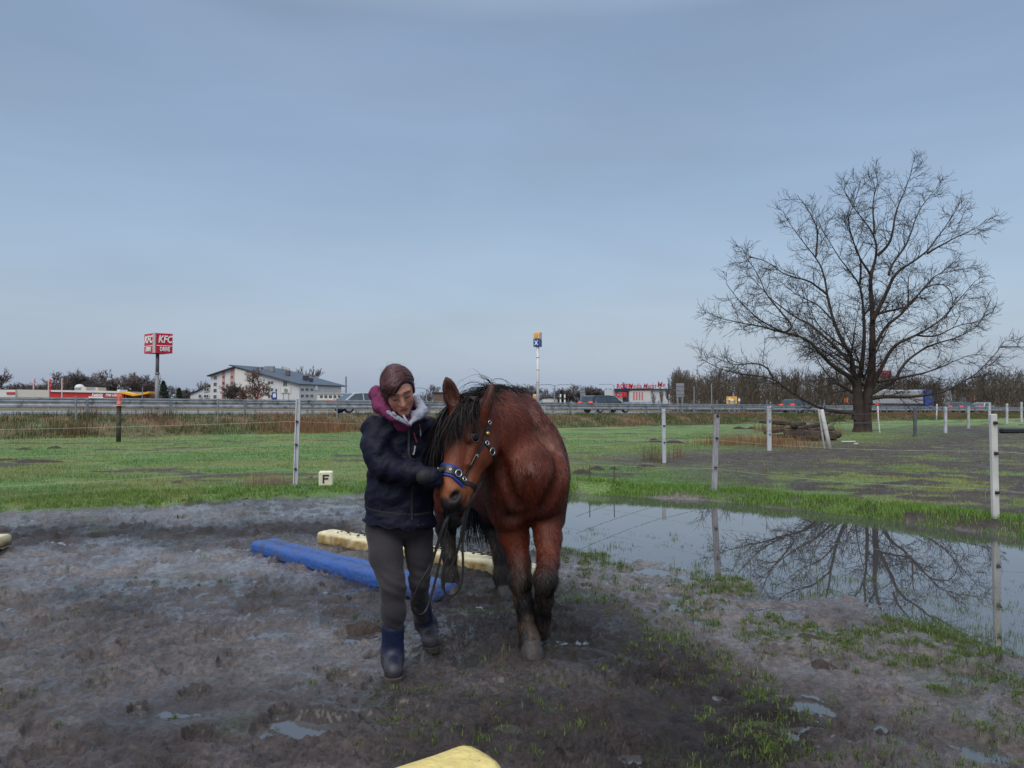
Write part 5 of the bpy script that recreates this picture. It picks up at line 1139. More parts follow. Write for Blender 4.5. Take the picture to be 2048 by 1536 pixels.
def hand(wr, dirn, palmn, curl, s=1.):
    """one hand: palm, four unequal fingers bent at two knuckles, thumb from the side of the palm"""
    d = unit(dirn); pn = unit(palmn-d*(palmn@d)); sd_ = np.cross(d, pn); R = np.stack([d, sd_, pn], 1); o = [el(wr+d*.045*s, (.050*s, .040*s, .016*s), R, .012), rc(wr-d*.03, wr+d*.02*s, .028, .026, .02)]
    for k, (off, L) in enumerate(((-.028, .068), (-.010, .078), (.009, .074), (.027, .060))):
        b = wr+d*.085*s+sd_*off*s; p = [b]; a = curl*(.8+.1*k)
        for j, f in enumerate((.42, .33, .25)):
            ang = a*(j+.6); p.append(p[-1]+(d*math.cos(ang)+pn*math.sin(ang))*L*f*s)
        o += chain(p, [.0098*s, .0090*s, .0084*s, .0072*s], .004)
    t0 = wr+d*.025*s-sd_*.030*s; p = [t0, t0+(d*.6-sd_*.6+pn*.35)*.035*s, t0+(d*.95-sd_*.55+pn*.7)*.052*s, t0+(d*1.2-sd_*.35+pn*1.2)*.060*s]; o += chain(p, [.0135*s, .0115*s, .0100*s, .0085*s], .006)
    return o
HRA = (P(863, 956, 3.87), np.array([.55, .75, -.15]), np.array([.8, -.55, -.2]), .55); hR_ = hand(*HRA); hL_ = hand(P(902, 1008, 4.14), np.array([.1, -.1, -1.]), np.array([.3, .6, .0]), .75)
kR, aR = P(786, 1175, 3.95), P(785, 1318, 3.98); kL, aL = P(838, 1165, 4.12), P(847, 1245, 4.41)
hipR, hipL = P(770, 1060, 4.12), P(834, 1060, 4.16)
bodyp = torso+neck+chain([sR, eR, wR, HRA[0]], [.05, .04, .028, .026])+chain([sL, eL, wL], [.05, .04, .027])+chain([hipR, kR, aR], [.08, .05, .030])+chain([hipL, kL, P(842, 1205, 4.30), aL], [.075, .045, .032, .028])+[rc(aR, aR+[0, -.06, -.03], .030, .022), rc(aL, aL+[0, -.0, -.03], .028, .022)]+hR_+hL_+[]+face
V, Fq = sdf_mesh(bodyp, .0045); V, Fq = keep_main(V, Fq); V = relax(V, Fq, 1, .3); print('person', len(V))
def skin(X):
    d = X-hc0; s, f, u = d@Sd, d@Fw, d@Up; c = np.tile([.42, .205, .155], (len(X), 1))*(.92+.16*fbm(X[:, 0]*60, X[:, 1]*60, X[:, 2]*60, seed=401))[:, None]
    def g(cs, cf, cu, rs, rf, ru): return np.exp(-(((np.abs(s)-cs)/rs)**2+((f-cf)/rf)**2+((u-cu)/ru)**2))[:, None]
    def mixc(k, col):
        nonlocal c; k = np.clip(k, 0, 1); c = c*(1-k)+np.array(col)*k
    mixc(.45*g(.038, .07, -.042, .02, .04, .02), (.50, .13, .10)); mixc(.4*g(0, .11, -.042, .014, .02, .012), (.50, .15, .12))
    mixc(1.1*(ss(.024, .018, np.abs(s))*ss(.070, .078, f)*ss(.0085, .005, np.abs(u+.077)))[:, None], (.33, .07, .07))
    mixc(.85*(ss(.050, .042, np.abs(s))*ss(.010, .016, np.abs(s))*ss(.0055, .0030, np.abs(u-.021+.0*s+.12*(np.abs(s)-.03)))*ss(.05, .06, f))[:, None], (.05, .025, .02))
    mixc(.85*(ss(.047, .042, np.abs(s))*ss(.014, .019, np.abs(s))*ss(.004, .002, np.abs(u+.0145))*ss(.06, .07, f))[:, None], (.03, .015, .012))
    mixc(.35*g(.031, .075, -.004, .016, .02, .008), (.24, .09, .08)); mixc(.6*g(.009, .100, -.050, .004, .012, .004), (.12, .03, .03))
    return c
M_skin = mat('skin', (.4, .2, .15), rough=.5, attr='Col', var=0, spec=.35)
M_skin.node_tree.nodes['Principled BSDF'].inputs['Subsurface Weight'].default_value = .12; M_skin.node_tree.nodes['Principled BSDF'].inputs['Subsurface Radius'].default_value = (.01, .004, .002)
ploc = np.array([*G(800, 1340)[:2], 0.]); ploc[1] = 4.0; ploc[0] = P(800, 1340, 4.0)[0]
person = npmesh('person', V-ploc, Fq, M_skin, None, {'Col': skin(V)}); person.location = ploc
tag(person, 'person in dark navy jacket and grey leggings looking down, one hand on the noseband', 'person')
def garment(name, prims, h, m, disp=None, sm=1, col=None):
    V, Fq = sdf_mesh(prims, h); V, Fq = keep_main(V, Fq); V = relax(V, Fq, sm, .4); N_ = vnormals(V, Fq)
    if disp is not None: V = V+N_*disp(V)[:, None]
    return npmesh(name, V, Fq, m, person, {'Col': col(V)} if col is not None else None, wpar=True)
M_jack = mat('navy_jacket', (.0034, .0048, .0165), rough=.6, var=.2, vscale=10, bump=1.2, bscale=16, spec=.25)
M_legg = mat('charcoal_leggings', (.022, .019, .025), rough=.85, var=.12, vscale=9, bump=.3, bscale=60, sheen=.1)
M_boot = mat('navy_rubber_boot', (.008, .013, .045), rough=.5, attr='Col', var=.25, vscale=18, spec=.5, bump=.5, bscale=30)
M_pur = mat('plum_hoodie', (.16, .022, .085), rough=.85, var=.12, vscale=14, bump=1, bscale=30); M_gry = mat('grey_fleece_lining', (.36, .38, .46), rough=.9, var=.15, vscale=40, bump=1.5, bscale=60)
M_glv = mat('dark_glove', (.012, .012, .016), rough=.7, var=.15, vscale=30, bump=.5, bscale=60)
def folds(V):
    x, y, z = V.T; arm = ss(.16, .06, sd_eval(chain([sR, eR, wR], [.05, .05, .05]), V))
    q1 = fbm(x*6+z*4, y*6, z*17-x*8, seed=411, o=3)-.5; q2 = np.sin(z*62+6*fbm(x*4, y*4, z*5, seed=412)+x*14); q3 = np.sin(x*70-z*40+9*fbm(x*5, y*5, z*5, seed=414))
    return .022*q1+.0022*q2*(1-arm)+.0045*q3*arm+.005*(fbm(x*20, y*20, z*30, seed=413)-.5)
jk = [el(P(800, 900, 4.13), (.180, .132, .20), None, .05), el(P(801, 960, 4.12), (.178, .135, .15), None, .06), el(P(799, 1000, 4.12), (.192, .148, .16), None, .05), el(P(799, 1050, 4.12), (.203, .158, .12), None, .04),
 rc(P(755, 860, 4.09), P(850, 860, 4.17), .075, .072, .05), rc(P(780, 847, 4.06), P(828, 847, 4.10), .065, .065, .04)]
jk += chain([sR, P(754, 905, 4.0), eR, P(820, 946, 3.91), P(862, 955, 3.865), P(868, 956, 3.88)], [.078, .076, .072, .060, .048, .044], .035)
jk += chain([sL, eL, wL], [.076, .066, .045], .035)
# neckline, hollow at the hem and cuffs
jk += [rc(P(806, 838, 3.90), P(812, 800, 3.85), .050, .075, .012, -1), rc(hp_(0, -.02, -.05), P(803, 838, 4.06), .070, .064, .01, -1), el(P(799, 1064, 4.12), (.175, .125, .035), None, .01, -1)]
jk = jk[:-3]+[rc(P(745, 1062, 4.12), P(855, 1068, 4.12), .022, .022, .02)]*0+jk[-3:]
def jdisp(V):
    return folds(V)
_relax = relax
def relax(V, Fq, it=2, lam=.5):
    V = _relax(V, Fq, it, lam)
    if HEM[0]:
        k = np.hypot(V[:, 0]-P(799, 1040, 4.12)[0], V[:, 1]-4.12) < .32; zh = P(799, 1050, 4.05)[2]-.018*np.sin((V[:, 0]-P(800, 1000, 4.1)[0])*7+.4)+.006*np.sin(V[:, 0]*60); V[:, 2] = np.where(k, np.maximum(V[:, 2], zh), V[:, 2])
    return V
HEM = [True]; jacket = garment('jacket', jk, .006, M_jack, folds); HEM[0] = False
gl = garment('glove', [(p[0], p[1], p[2]+.003, p[3], p[4], p[5], p[6]) if p[0] == 'el' else (p[0], p[1], p[2], p[3]+.003, p[4]+.003, p[5], p[6]) for p in hR_+[rc(HRA[0]-unit(HRA[1])*.06, HRA[0], .036, .030)]], .0035, M_glv)
garment('glove', [(p[0], p[1], p[2]+.003, p[3], p[4], p[5], p[6]) if p[0] == 'el' else (p[0], p[1], p[2], p[3]+.003, p[4]+.003, p[5], p[6]) for p in hL_+[rc(P(900, 1000, 4.165), P(902, 1008, 4.14), .036, .030)]], .0035, M_glv)
# front zip, pocket zips, pulls
def stripe(name, pts, wd, m, off=.004, par=None, th=.004):
    mb = MB(); strap(mb, jk, pts, wd, th, off, 24); return mb.build(name, m, par or jacket, wpar=False) if False else mb.build(name, m, person, wpar=True)
M_zip = mat('zip_tape', (.02, .02, .025), rough=.5); M_red = mat('red_cord', (.30, .02, .05), rough=.6); M_pull = mat('pale_zip_pull', (.5, .5, .52), rough=.3, metal=.5)
stripe('front_zip', [P(822, 852, 3.93), P(826, 900, 3.93), P(829, 960, 3.93), P(828, 1040, 3.93)], .012, M_zip)
stripe('zip_cord', [P(834, 864, 3.95), P(838, 874, 3.95), P(843, 882, 3.95)], .006, M_red, .008); stripe('zip_pull', [P(843, 881, 3.94), P(846, 886, 3.94)], .008, M_pull, .008, th=.006)
stripe('zip_cord', [P(847, 845, 3.98), P(850, 853, 3.98), P(852, 859, 3.98)], .006, M_red, .006); stripe('zip_pull', [P(852, 858, 3.98), P(854, 872, 3.98)], .006, M_pull, .006)
stripe('hem_band', [P(724, 1016, 4.05), P(760, 1026, 3.95), P(800, 1030, 3.9), P(845, 1030, 3.95), P(872, 1024, 4.05)], .012, M_zip, .001)
for px, py in ((845, 1052), (861, 1050), (748, 1021)): stripe('stud', [P(px, py, 3.93), P(px+1.5, py, 3.93)], .004, M_brass, .004)
# hoodie: folded hood behind the neck, purple; pale fleece collar at the front
hd_p = [rc(P(752, 786, 4.02), P(763, 812, 3.98), .036, .040, .03), rc(P(763, 812, 3.98), P(790, 836, 3.90), .040, .024, .03), rc(P(750, 790, 4.06), P(790, 800, 4.14), .040, .05, .03), rc(P(790, 800, 4.14), P(832, 808, 4.12), .05, .035, .03), rc(P(785, 832, 3.96), P(815, 846, 3.93), .030, .022, .02), rc(P(800, 838, 4.06), P(805, 842, 4.03), .062, .055, .02)]
hd_p += [el(hp_(0, .02, -.02), (.078, .095, .11), RP, .008, -1), rc(P(748, 790, 3.96), P(752, 800, 3.93), .012, .012, .02, -1)]
garment('hood', hd_p, .0045, M_pur, lambda V: .014*(fbm(V[:, 0]*26, V[:, 1]*22, V[:, 2]*14, seed=421)-.5)*2)
cl = [rc(P(833, 796, 4.02), P(845, 822, 3.98), .020, .027, .02), rc(P(845, 822, 3.98), P(822, 845, 3.90), .027, .012, .02), rc(P(838, 830, 3.95), P(826, 828, 3.94), .022, .018, .02)]
cl += [rc(P(776, 824, 3.90), P(795, 836, 3.875), .010, .011, .012), rc(P(795, 836, 3.875), P(820, 849, 3.88), .011, .010, .012)]
V1, F1_ = sdf_mesh(cl, .0045); npmesh('fleece_collar', relax(V1, F1_, 1, .4)+vnormals(V1, F1_)*(.005*(fbm(V1[:, 0]*30, V1[:, 1]*30, V1[:, 2]*30, seed=422)-.5))[:, None], F1_, M_gry, person, wpar=True)
m = MB(); m.tube([P(806, 830, 3.855), P(812, 840, 3.85), P(820, 851, 3.855)], .0055, 7); m.build('drawstring', M_gry, person, smooth=True, wpar=True)
m = MB(); m.tube([P(785, 824, 3.87), P(792, 831, 3.865)], .007, 7); m.build('drawstring_end', mat('pale_cord', (.42, .40, .42), rough=.8), person, smooth=True, wpar=True)
# leggings and boots
lg = [el(P(799, 1046, 4.14), (.178, .13, .08), None, .05)]+chain([P(768, 1062, 4.12), P(772, 1110, 4.04), kR, P(787, 1222, 3.95), P(786, 1275, 3.97)], [.100, .086, .063, .060, .052], .035)+chain([P(836, 1066, 4.16), P(838, 1110, 4.14), kL, P(840, 1200, 4.28), P(845, 1232, 4.36)], [.088, .072, .052, .050, .046], .03)
garment('leggings', lg, .006, M_legg, lambda V: .006*(fbm(V[:, 0]*12+V[:, 2]*5, V[:, 1]*12, V[:, 2]*9, seed=431)-.5)*2+.0035*np.sin(V[:, 2]*105+V[:, 0]*60+7*fbm(V[:, 0]*7, V[:, 1]*7, V[:, 2]*7, seed=433))*(np.exp(-((V[:, 2]-.50)/.07)**2)+.8*np.exp(-((V[:, 2]-.80)/.05)**2)+.8*np.exp(-((V[:, 2]-.28)/.05)**2)))
toeR = G(787, 1356, .045); toeR = np.array([P(787, 1350, 3.84)[0], 3.84, .075]); tR = float(gz(toeR[0], toeR[1])[0])
b1 = chain([P(786, 1256, 3.965), P(785, 1300, 3.98), P(785, 1325, 3.98)], [.060, .057, .055], .02)+[rc(P(785, 1330, 3.97)*[1, 1, 0]+[0, 0, tR+.065], toeR*[1, 1, 0]+[0, 0, tR+.050], .050, .046, .035), rc(P(785, 1330, 3.97)*[1, 1, 0]+[0, .03, tR+.04], P(785, 1330, 3.97)*[1, 1, 0]+[0, .0, tR+.08], .040, .045, .02)]
b1 += [el(P(786, 1240, 3.965), (.052, .052, .03), None, .006, -1)]
def bcol(tz_):
    def f(V):
        k = ss(.16, .05, V[:, 2]-tz_+.05*(fbm(V[:, 0]*25, V[:, 1]*25, V[:, 2]*25, seed=441)-.5)*2)[:, None]*.85; return np.array([.007, .012, .048])*(1-k)+np.array([.045, .042, .045])*k
    return f
garment('boot', b1, .005, M_boot, lambda V: .003*(fbm(V[:, 0]*20, V[:, 1]*20, V[:, 2]*40, seed=442)-.5), col=bcol(tR))
c2 = np.array([P(857, 1290, 4.40)[0], 4.40, 0]); tL = float(gz(c2[0], c2[1])[0])
b2 = chain([P(843, 1212, 4.33), P(848, 1245, 4.42), c2*[1, 1, 0]+[-.01, .05, tL+.13]], [.056, .055, .054], .02)+[rc(c2+[-.005, .06, tL+.085], c2+[.02, -.07, tL+.048], .050, .050, .035)]
garment('boot', b2, .005, M_boot, lambda V: .004*(fbm(V[:, 0]*20, V[:, 1]*20, V[:, 2]*40, seed=443)-.5), col=bcol(tL+.03))
M_sole = mat('muddy_sole', (.05, .04, .035), rough=.8, var=.3, vscale=20, bump=1, bscale=40)
for a, b in ((P(785, 1330, 3.97)*[1, 1, 0]+[0, .02, tR+.012], toeR*[1, 1, 0]+[0, -.005, tR+.012]), (c2+[-.005, .07, tL+.014], c2+[.022, -.075, tL+.012])):
    d = unit(b-a); sdv = np.array([-d[1], d[0], 0]); o = []
    for t in np.linspace(0, 2*math.pi, 24, endpoint=False):
        e = b if math.cos(t) > 0 else a; r_ = .052 if math.cos(t) > 0 else .044; o.append((e+(d*math.cos(t)+sdv*math.sin(t))*r_)[:2])
    MB().prism([tuple(q) for q in o], a[2]-.02, a[2]+.014, ax='z').build('sole', M_sole, person, wpar=True, bev=.004)
# hair
M_hr = mat('brown_hair', (.05, .02, .02), rough=.42, attr='Col', var=0, spec=.45)
cap = [el(hp_(0, -.018, .028), (.084, .100, .090), RP, .03), el(hp_(.0, -.085, .045), (.050, .040, .050), RP, .04), el(hp_(-.035, -.02, -.03), (.052, .07, .06), RP, .03), el(hp_(-.035, .045, .045), (.045, .045, .035), RP, .03), el(hp_(.035, -.02, -.02), (.048, .06, .05), RP, .03),
 el(hp_(.044, .104, -.030), (.070, .072, .096), RP, .03, -1), el(hp_(-.020, .116, -.080), (.062, .075, .080), RP, .02, -1)]
V1, F1_ = sdf_mesh(cap, .004); V1, F1_ = keep_main(V1, F1_); hair = npmesh('hair', V1, F1_, M_hr, person, {'Col': np.tile([.034, .013, .015], (len(V1), 1))*(.85+.3*fbm(V1[:, 0]*30, V1[:, 1]*30, V1[:, 2]*60, seed=451))[:, None]}, wpar=True)
cap2 = cap[:1]+cap[2:5]; lk_ = []; lc = []; n = 420
for q in range(n):
    left = q % 10 < 7; a = rng.random()
    st = np.array([.42, .72-1.0*a, .58+.45*math.sin(a*2.2)])+rng.normal(0, .02, 3)
    if left: mid = np.array([-.40-.3*rng.random(), .80-1.2*a+rng.normal(0, .05), .45-.45*rng.random()*(1-.3*a)]); low = np.array([-.86, .38-.9*a, -.25-.45*rng.random()]); end = np.array([-.35, -.85, -.25+.5*rng.random()])
    else: mid = np.array([.80, .40-.9*a, .45-.2*rng.random()]); low = np.array([.90, -.05-.5*a, -.05-.25*rng.random()]); end = np.array([.3, -.9, -.1+.4*rng.random()])
    c_ = np.array([st, (st+mid)/2*1.15, mid, low, (low+end)*.62, end]); c_ = resample(c_, .16); c_ = c_/np.linalg.norm(c_, axis=1)[:, None]
    X = hc0+(Sd*c_[:, :1]*.084+Fw*(c_[:, 1:2]*.10-.018)+Up*(c_[:, 2:]*.09+.028)); X, g_ = on_surface(cap2, X, .0005+.0025*rng.random(), 4); m_ = len(X)
    r_ = rng.uniform(.0016, .0038)*np.sin(np.linspace(.35, math.pi-.3, m_))**.6; lk_.append((X-ploc, r_, 5)); lc.append(np.tile(np.array([.052, .018, .020])*rng.uniform(.3, 2.2), (m_*5, 1)))
tubes('hair_locks', lk_, M_hr, person, attrs={'Col': np.concatenate(lc)})
roots, i = surf_sample(V1, F1_, 260); N1 = vnormals(V1, F1_)[F1_[i, 0]]; k = (roots-hc0)@Up > .0; roots, N1 = roots[k], N1[k]; t_ = np.cross(N1, rng.normal(size=N1.shape)); ribbons('stray_hair', None, np.stack([roots, roots+N1*.006+t_*.012, roots+N1*.010+t_*.026], 1), np.full(len(roots), .0010), np.tile([.04, .018, .018], (len(roots), 1)), M_hr, person)
# looped lead in the left hand
ld = thing('lead_loop', 'thin dark lead looping down beside the left leg of the person', 'lead', P(862, 1110, 4.05))
m = MB(); m.tube(resample(np.array([P(896, 1030, 4.12), P(880, 1075, 4.02), P(862, 1130, 3.99), P(843, 1160, 3.97), P(828, 1190, 3.96), P(822, 1213, 3.96), P(827, 1228, 3.97), P(840, 1232, 4.0), P(852, 1226, 4.02), P(866, 1180, 4.05), P(885, 1100, 4.1), P(898, 1030, 4.13)]), .02), .0065, 7); m.build('lead', M_lea, ld, smooth=True, wpar=True)
# ================================================================ beyond the road: buildings, signs, vehicles, trees
def flatz(d): return .55
M_wht = mat('white_render', (.62, .62, .62), rough=.8, var=.06, vscale=.4); M_whg = mat('pale_grey_render', (.56, .58, .61), rough=.8, var=.06, vscale=.4)
M_pink = mat('salmon_render', (.50, .27, .25), rough=.8, var=.08, vscale=.5); M_roofb = mat('blue_grey_roof', (.055, .080, .115), rough=.5, var=.15, vscale=.6); M_dark = mat('dark_trim', (.03, .035, .045), rough=.5, var=.1)
M_glass = mat('window_glass', (.05, .07, .09), rough=.08, var=.3, vscale=1, spec=.8); M_frame = mat('window_frame', (.55, .56, .58), rough=.5, var=0)
M_red = mat('sign_red', (.52, .012, .05), rough=.4, var=.05); M_redw = mat('fascia_red', (.50, .035, .035), rough=.5, var=.08); M_white = mat('sign_white', (.75, .75, .75), rough=.4, var=0)
M_yel3 = mat('sign_yellow', (.78, .42, .02), rough=.4, var=.05); M_bl = mat('sign_blue', (.012, .06, .26), rough=.4, var=.05); M_gst = mat('grey_steel', (.24, .26, .28), rough=.5, metal=.3, var=.15, vscale=1); M_brk = mat('dark_brick', (.14, .10, .085), rough=.9, var=.25, vscale=2)
def Q(px, py, d): return P(px, py, d)
class Face:
    """a facade plane: photo pixel columns at ground distance, local x to the right"""
    def __init__(s, px0, d0, px1, d1):
        s.a = P(px0, 812, d0); s.b = P(px1, 812, d1); s.u = unit((s.b-s.a)*[1, 1, 0]); s.n = np.array([s.u[1], -s.u[0], 0]); s.L = np.linalg.norm((s.b-s.a)[:2]); s.px0, s.px1, s.d0, s.d1 = px0, px1, d0, d1
        if s.n[1] > 0: s.n = -s.n
    def at(s, px, py):
        """point of the facade plane seen at pixel"""
        k = (px-1024)/F; # solve x = k*y' on the line
        ax, ay = s.a[:2]; ux, uy = s.u[:2]; t = (k*ay-ax)/(ux-k*uy); p = s.a+s.u*t; q = P(px, py, p[1]); return np.array([p[0], p[1], q[2]])
def quadbox(mb, F_, x0, y0, x1, y1, off, th):
    """flat raised panel on a facade between pixel corners"""
    pts = [F_.at(x0, y1), F_.at(x1, y1), F_.at(x1, y0), F_.at(x0, y0)]; return mb.addm([p+F_.n*(off+th) for p in pts]+[p+F_.n*off for p in pts], [(0, 1, 2, 3), (7, 6, 5, 4), (0, 4, 5, 1), (1, 5, 6, 2), (2, 6, 7, 3), (3, 7, 4, 0)])
def poly_block(mb, F_, poly, back, off=0.):
    pts = [F_.at(x, y)+F_.n*off for x, y in poly]; n = len(pts); mb.addm(pts+[p+np.array(back) for p in pts], [tuple(range(n)), tuple(range(2*n-1, n-1, -1))]+[(i, i+n, (i+1) % n+n, (i+1) % n) for i in range(n)]); return mb
def windows(t, F_, rects, frame=True):
    for x0, y0, x1, y1 in rects:
        w_ = quadbox(MB(), F_, x0, y0, x1, y1, .01, .06).build('window', M_frame, t, wpar=True); e = (x1-x0)*.11; mbp = MB(); xm = (x0+x1)/2
        quadbox(mbp, F_, x0+e, y0+e, xm-e*.3, y1-e, .075, .02); quadbox(mbp, F_, xm+e*.3, y0+e, x1-e, y1-e, .075, .02)
        p = mbp.build('pane', M_glass, w_, wpar=False); M_ = parent_matrix(t).inverted(); p.data.transform(M_)
# ---- hotel-like apartment building
FH = Face(420, 228, 598, 224); t = thing('apartment_building', 'white four-storey building with salmon stripes and a sloping blue-grey roof', 'building', FH.at(510, 800))
bk = np.array([7.6, 22, 0])
poly_block(MB(), FH, [(421, 806), (421, 751), (470, 735.5), (505, 745), (598, 769.5), (598, 806)], bk).build('wall', M_whg, t, wpar=True)
for x0, x1, yt0, yt1 in ((444, 449.5, 743.2, 741.2), (460.5, 468, 737.6, 735)):
    m = MB(); poly_block(m, FH, [(x0, 806), (x0, yt0), (x1, yt1), (x1, 806)], FH.n*-.2, .08); m.build('salmon_panel', M_pink, t, wpar=True)
poly_block(MB(), FH, [(471, 806), (471, 736), (505, 745.5), (505, 806)], FH.n*-.2, .5).build('white_bay', M_wht, t, wpar=True)
poly_block(MB(), FH, [(509, 806), (509, 780), (523, 780), (523, 806)], FH.n*-.2, .1).build('salmon_panel', M_pink, t, wpar=True)
windows(t, FH, [(426.5, y, 434, y+8) for y in (751.5, 764.5, 777, 789.5)]+[(444.5, 763, 449.5, 770), (461, 763, 466.5, 770), (444.5, 776, 449.5, 783), (461, 776, 466.5, 783), (485, 760, 492, 767), (485, 773, 492, 780), (485, 786, 492, 793)][:4]+[(444.5, 751, 449.5, 757.5), (461, 751, 466.5, 757.5), (444.5, 789, 449.5, 796), (461, 789, 466.5, 796)]+[(535, 761, 548, 769.5), (535, 775, 548, 783.5), (535, 788, 548, 797), (565.5, 759.5, 575, 773)])
FB = Face(471, 227.0, 505, 226.4); windows(t, FB, [(473.5, 747, 480, 754), (473.5, 759.5, 480, 766.5), (473.5, 772, 480, 779)])
p0, p1 = FH.at(598.4, 800), FH.at(598.4, 800)+bk
FR = Face.__new__(Face); FR.a = p0; FR.b = p1; FR.u = unit(bk); FR.n = np.array([.95, -.35, 0])*1.; FR.n = unit(np.array([FR.u[1], -FR.u[0], 0])); FR.L = 25
poly_block(MB(), FR, [(598.6, 806), (598.6, 769.5), (636, 770.5), (636, 806)], -FR.n*.3, .02).build('wall', M_wht, t, wpar=True)
windows(t, FR, [(x, y, x+7.4, y+6.5) for y in (776, 788.5) for x in (600.5, 610, 619.5)])
def slab(pts, th=.35): return MB().addm([np.array(p) for p in pts]+[np.array(p)+[0, 0, -th] for p in pts], [(0, 1, 2, 3), (7, 6, 5, 4), (0, 4, 5, 1), (1, 5, 6, 2), (2, 6, 7, 3), (3, 7, 4, 0)])
slab([FH.at(461, 729.5)+FH.n, FH.at(601, 767.5)+FH.n, FH.at(601, 767.5)+bk*1.12, FH.at(461, 729.5)+bk*1.12]).build('roof', M_roofb, t, wpar=True)
slab([FH.at(416.5, 751)+FH.n, FH.at(472, 732.3)+FH.n, FH.at(472, 732.3)+bk, FH.at(416.5, 751)+bk]).build('roof', M_dark, t, wpar=True)
for px, py, w_, h_, c in ((490, 734, 3., 1.6, M_gst), (528, 743, 1.2, 1.4, M_brk), (566, 753, 1.6, 1.3, M_dark), (577, 757, 1., 1., M_dark), (441, 738, 1.2, 1.2, M_dark)):
    q = FH.at(px, py)+bk*.5; MB().box(q, (w_, 1.5, h_)).build('roof_vent', c, t, wpar=True)
m = MB()
for k in range(6): q = FH.at(506+k*3.4, 733.5+k*.9)+bk*.6; m.tube([q+[0, 0, -1], q+[0, 0, .9]], .09, 5)
m.tube([FH.at(506, 733)+bk*.6, FH.at(524, 737)+bk*.6], .08, 5); m.tube([FH.at(508, 730)+bk*.6, FH.at(508, 737)+bk*.6], .1, 5); m.build('roof_railing', M_gst, t, wpar=True)
poly_block(MB(), FH, [(377, 806), (377, 787), (420.4, 770), (420.4, 806)], bk*.8, -1).build('wall', M_whg, t, wpar=True)
slab([FH.at(373, 788)+FH.n*-.5, FH.at(420.4, 768.6)+FH.n*-.5, FH.at(420.4, 768.6)+bk*.8, FH.at(373, 788)+bk*.8], .3).build('roof', M_dark, t, wpar=True)
windows(t, Face(377, 229.2, 420, 228.9), [(407, 775, 419, 783), (397, 789, 403, 796), (407, 789, 418, 796)])
quadbox(MB(), FR, 629, 771, 633.5, 780, .05, .3).build('wall_sign', M_white, t, wpar=True)
# billboard and blue sign before it
def board(name, label, cat, x0, y0, x1, y1, d, m, posts=((.25), (.75)), th=.25, ground=None, pm=None):
    c = P((x0+x1)/2, y1, d); t = thing(name, label, cat, (c[0], c[1], ground if ground is not None else .4)); a, b = P(x0, y0, d), P(x1, y1, d)
    MB().box(((a[0]+b[0])/2, d, (a[2]+b[2])/2), (b[0]-a[0], th, a[2]-b[2]), bev=min(.03, th/4)).build('panel', m, t, wpar=True)
    for f in posts: q = a[0]+(b[0]-a[0])*f; MB().box((q, d+th, (b[2]+.4)/2+.2), (.16, .16, b[2]-.0)).build('post', pm or M_gst, t, wpar=True)
    return t
t = board('billboard', 'white framed billboard in front of the white four-storey building', 'billboard', 561, 773.5, 582.5, 788.5, 200, mat('billboard_green_white', (.42, .47, .42), rough=.5, var=.05))
a, b = P(562.3, 775, 200), P(581.2, 787.2, 200); MB().box(((a[0]+b[0])/2, 199.84, (a[2]+b[2])/2), (b[0]-a[0], .1, a[2]-b[2])).build('poster', mat('poster_pale', (.58, .61, .58), rough=.5, var=.1, vscale=1.5), t, wpar=True)
c = P(571.5, 780.5, 199.7); MB().addm(*lathe([(.0, 0), (.5, 0), (.5, .06), (0, .06)], 12)).build('emblem', mat('emblem_grey', (.2, .24, .2)), t).matrix_local = parent_matrix(t).inverted()@(Matrix.Translation(Vector(c))@Matrix.Rotation(math.pi/2, 4, 'X'))
MB().box(P(571.5, 785.8, 199.75), (1.9, .06, .12)).build('text_line', mat('text_grey', (.25, .3, .25)), t, wpar=True)
t = board('blue_sign', 'small blue sign with a pale square before the white building', 'sign', 543.5, 784.5, 553.8, 799, 190, M_bl)
MB().box(P(549, 791, 189.8), (.75, .1, .95)).build('symbol', mat('pale_cream', (.7, .66, .5)), t, wpar=True)
MB().box(P(552.5, 780.8, 190), (.4, .2, .7)).build('top_plate', M_bl, t, wpar=True)
# ---- red box sign on its pylon
D = 120.; t = thing('pylon_sign', 'tall red box sign with white lettering on a grey pole', 'sign', (*P(315, 800, D)[:2], .4))
z0, z1, zs = P(309, 707, D)[2], P(309, 668, D)[2], P(309, 692.5, D)[2]
cor = np.array([*P(309, 700, D-1.8)[:2]]); lf = np.array([*P(288.5, 700, D+.6)[:2]]); rt_ = np.array([*P(345, 700, D-.2)[:2]]); bkc = lf+rt_-cor
R2 = lambda a: np.array([a[0], a[1], 0.])
m = MB(); m.prism([tuple(q) for q in (cor, rt_, bkc, lf)], z0, z1, ax='z'); m.build('sign_box', M_red, t, wpar=True)
e_r = unit(R2(rt_-cor)); e_l = unit(R2(lf-cor)); n_r = np.array([e_r[1], -e_r[0], 0]); n_l = -np.array([e_l[1], -e_l[0], 0]); Lr = np.linalg.norm(rt_-cor); Ll = np.linalg.norm(lf-cor)
MB().box(R2(cor)+[0, -.05, (z0+z1)/2]+e_l*.05, (.42, .3, z1-z0+.04)).build('corner_strip', mat('pale_trim', (.45, .42, .42)), t, wpar=True)
M_bright = mat('bright_white', (.8, .8, .8), rough=.4, var=0)  # plain bright white, no glow
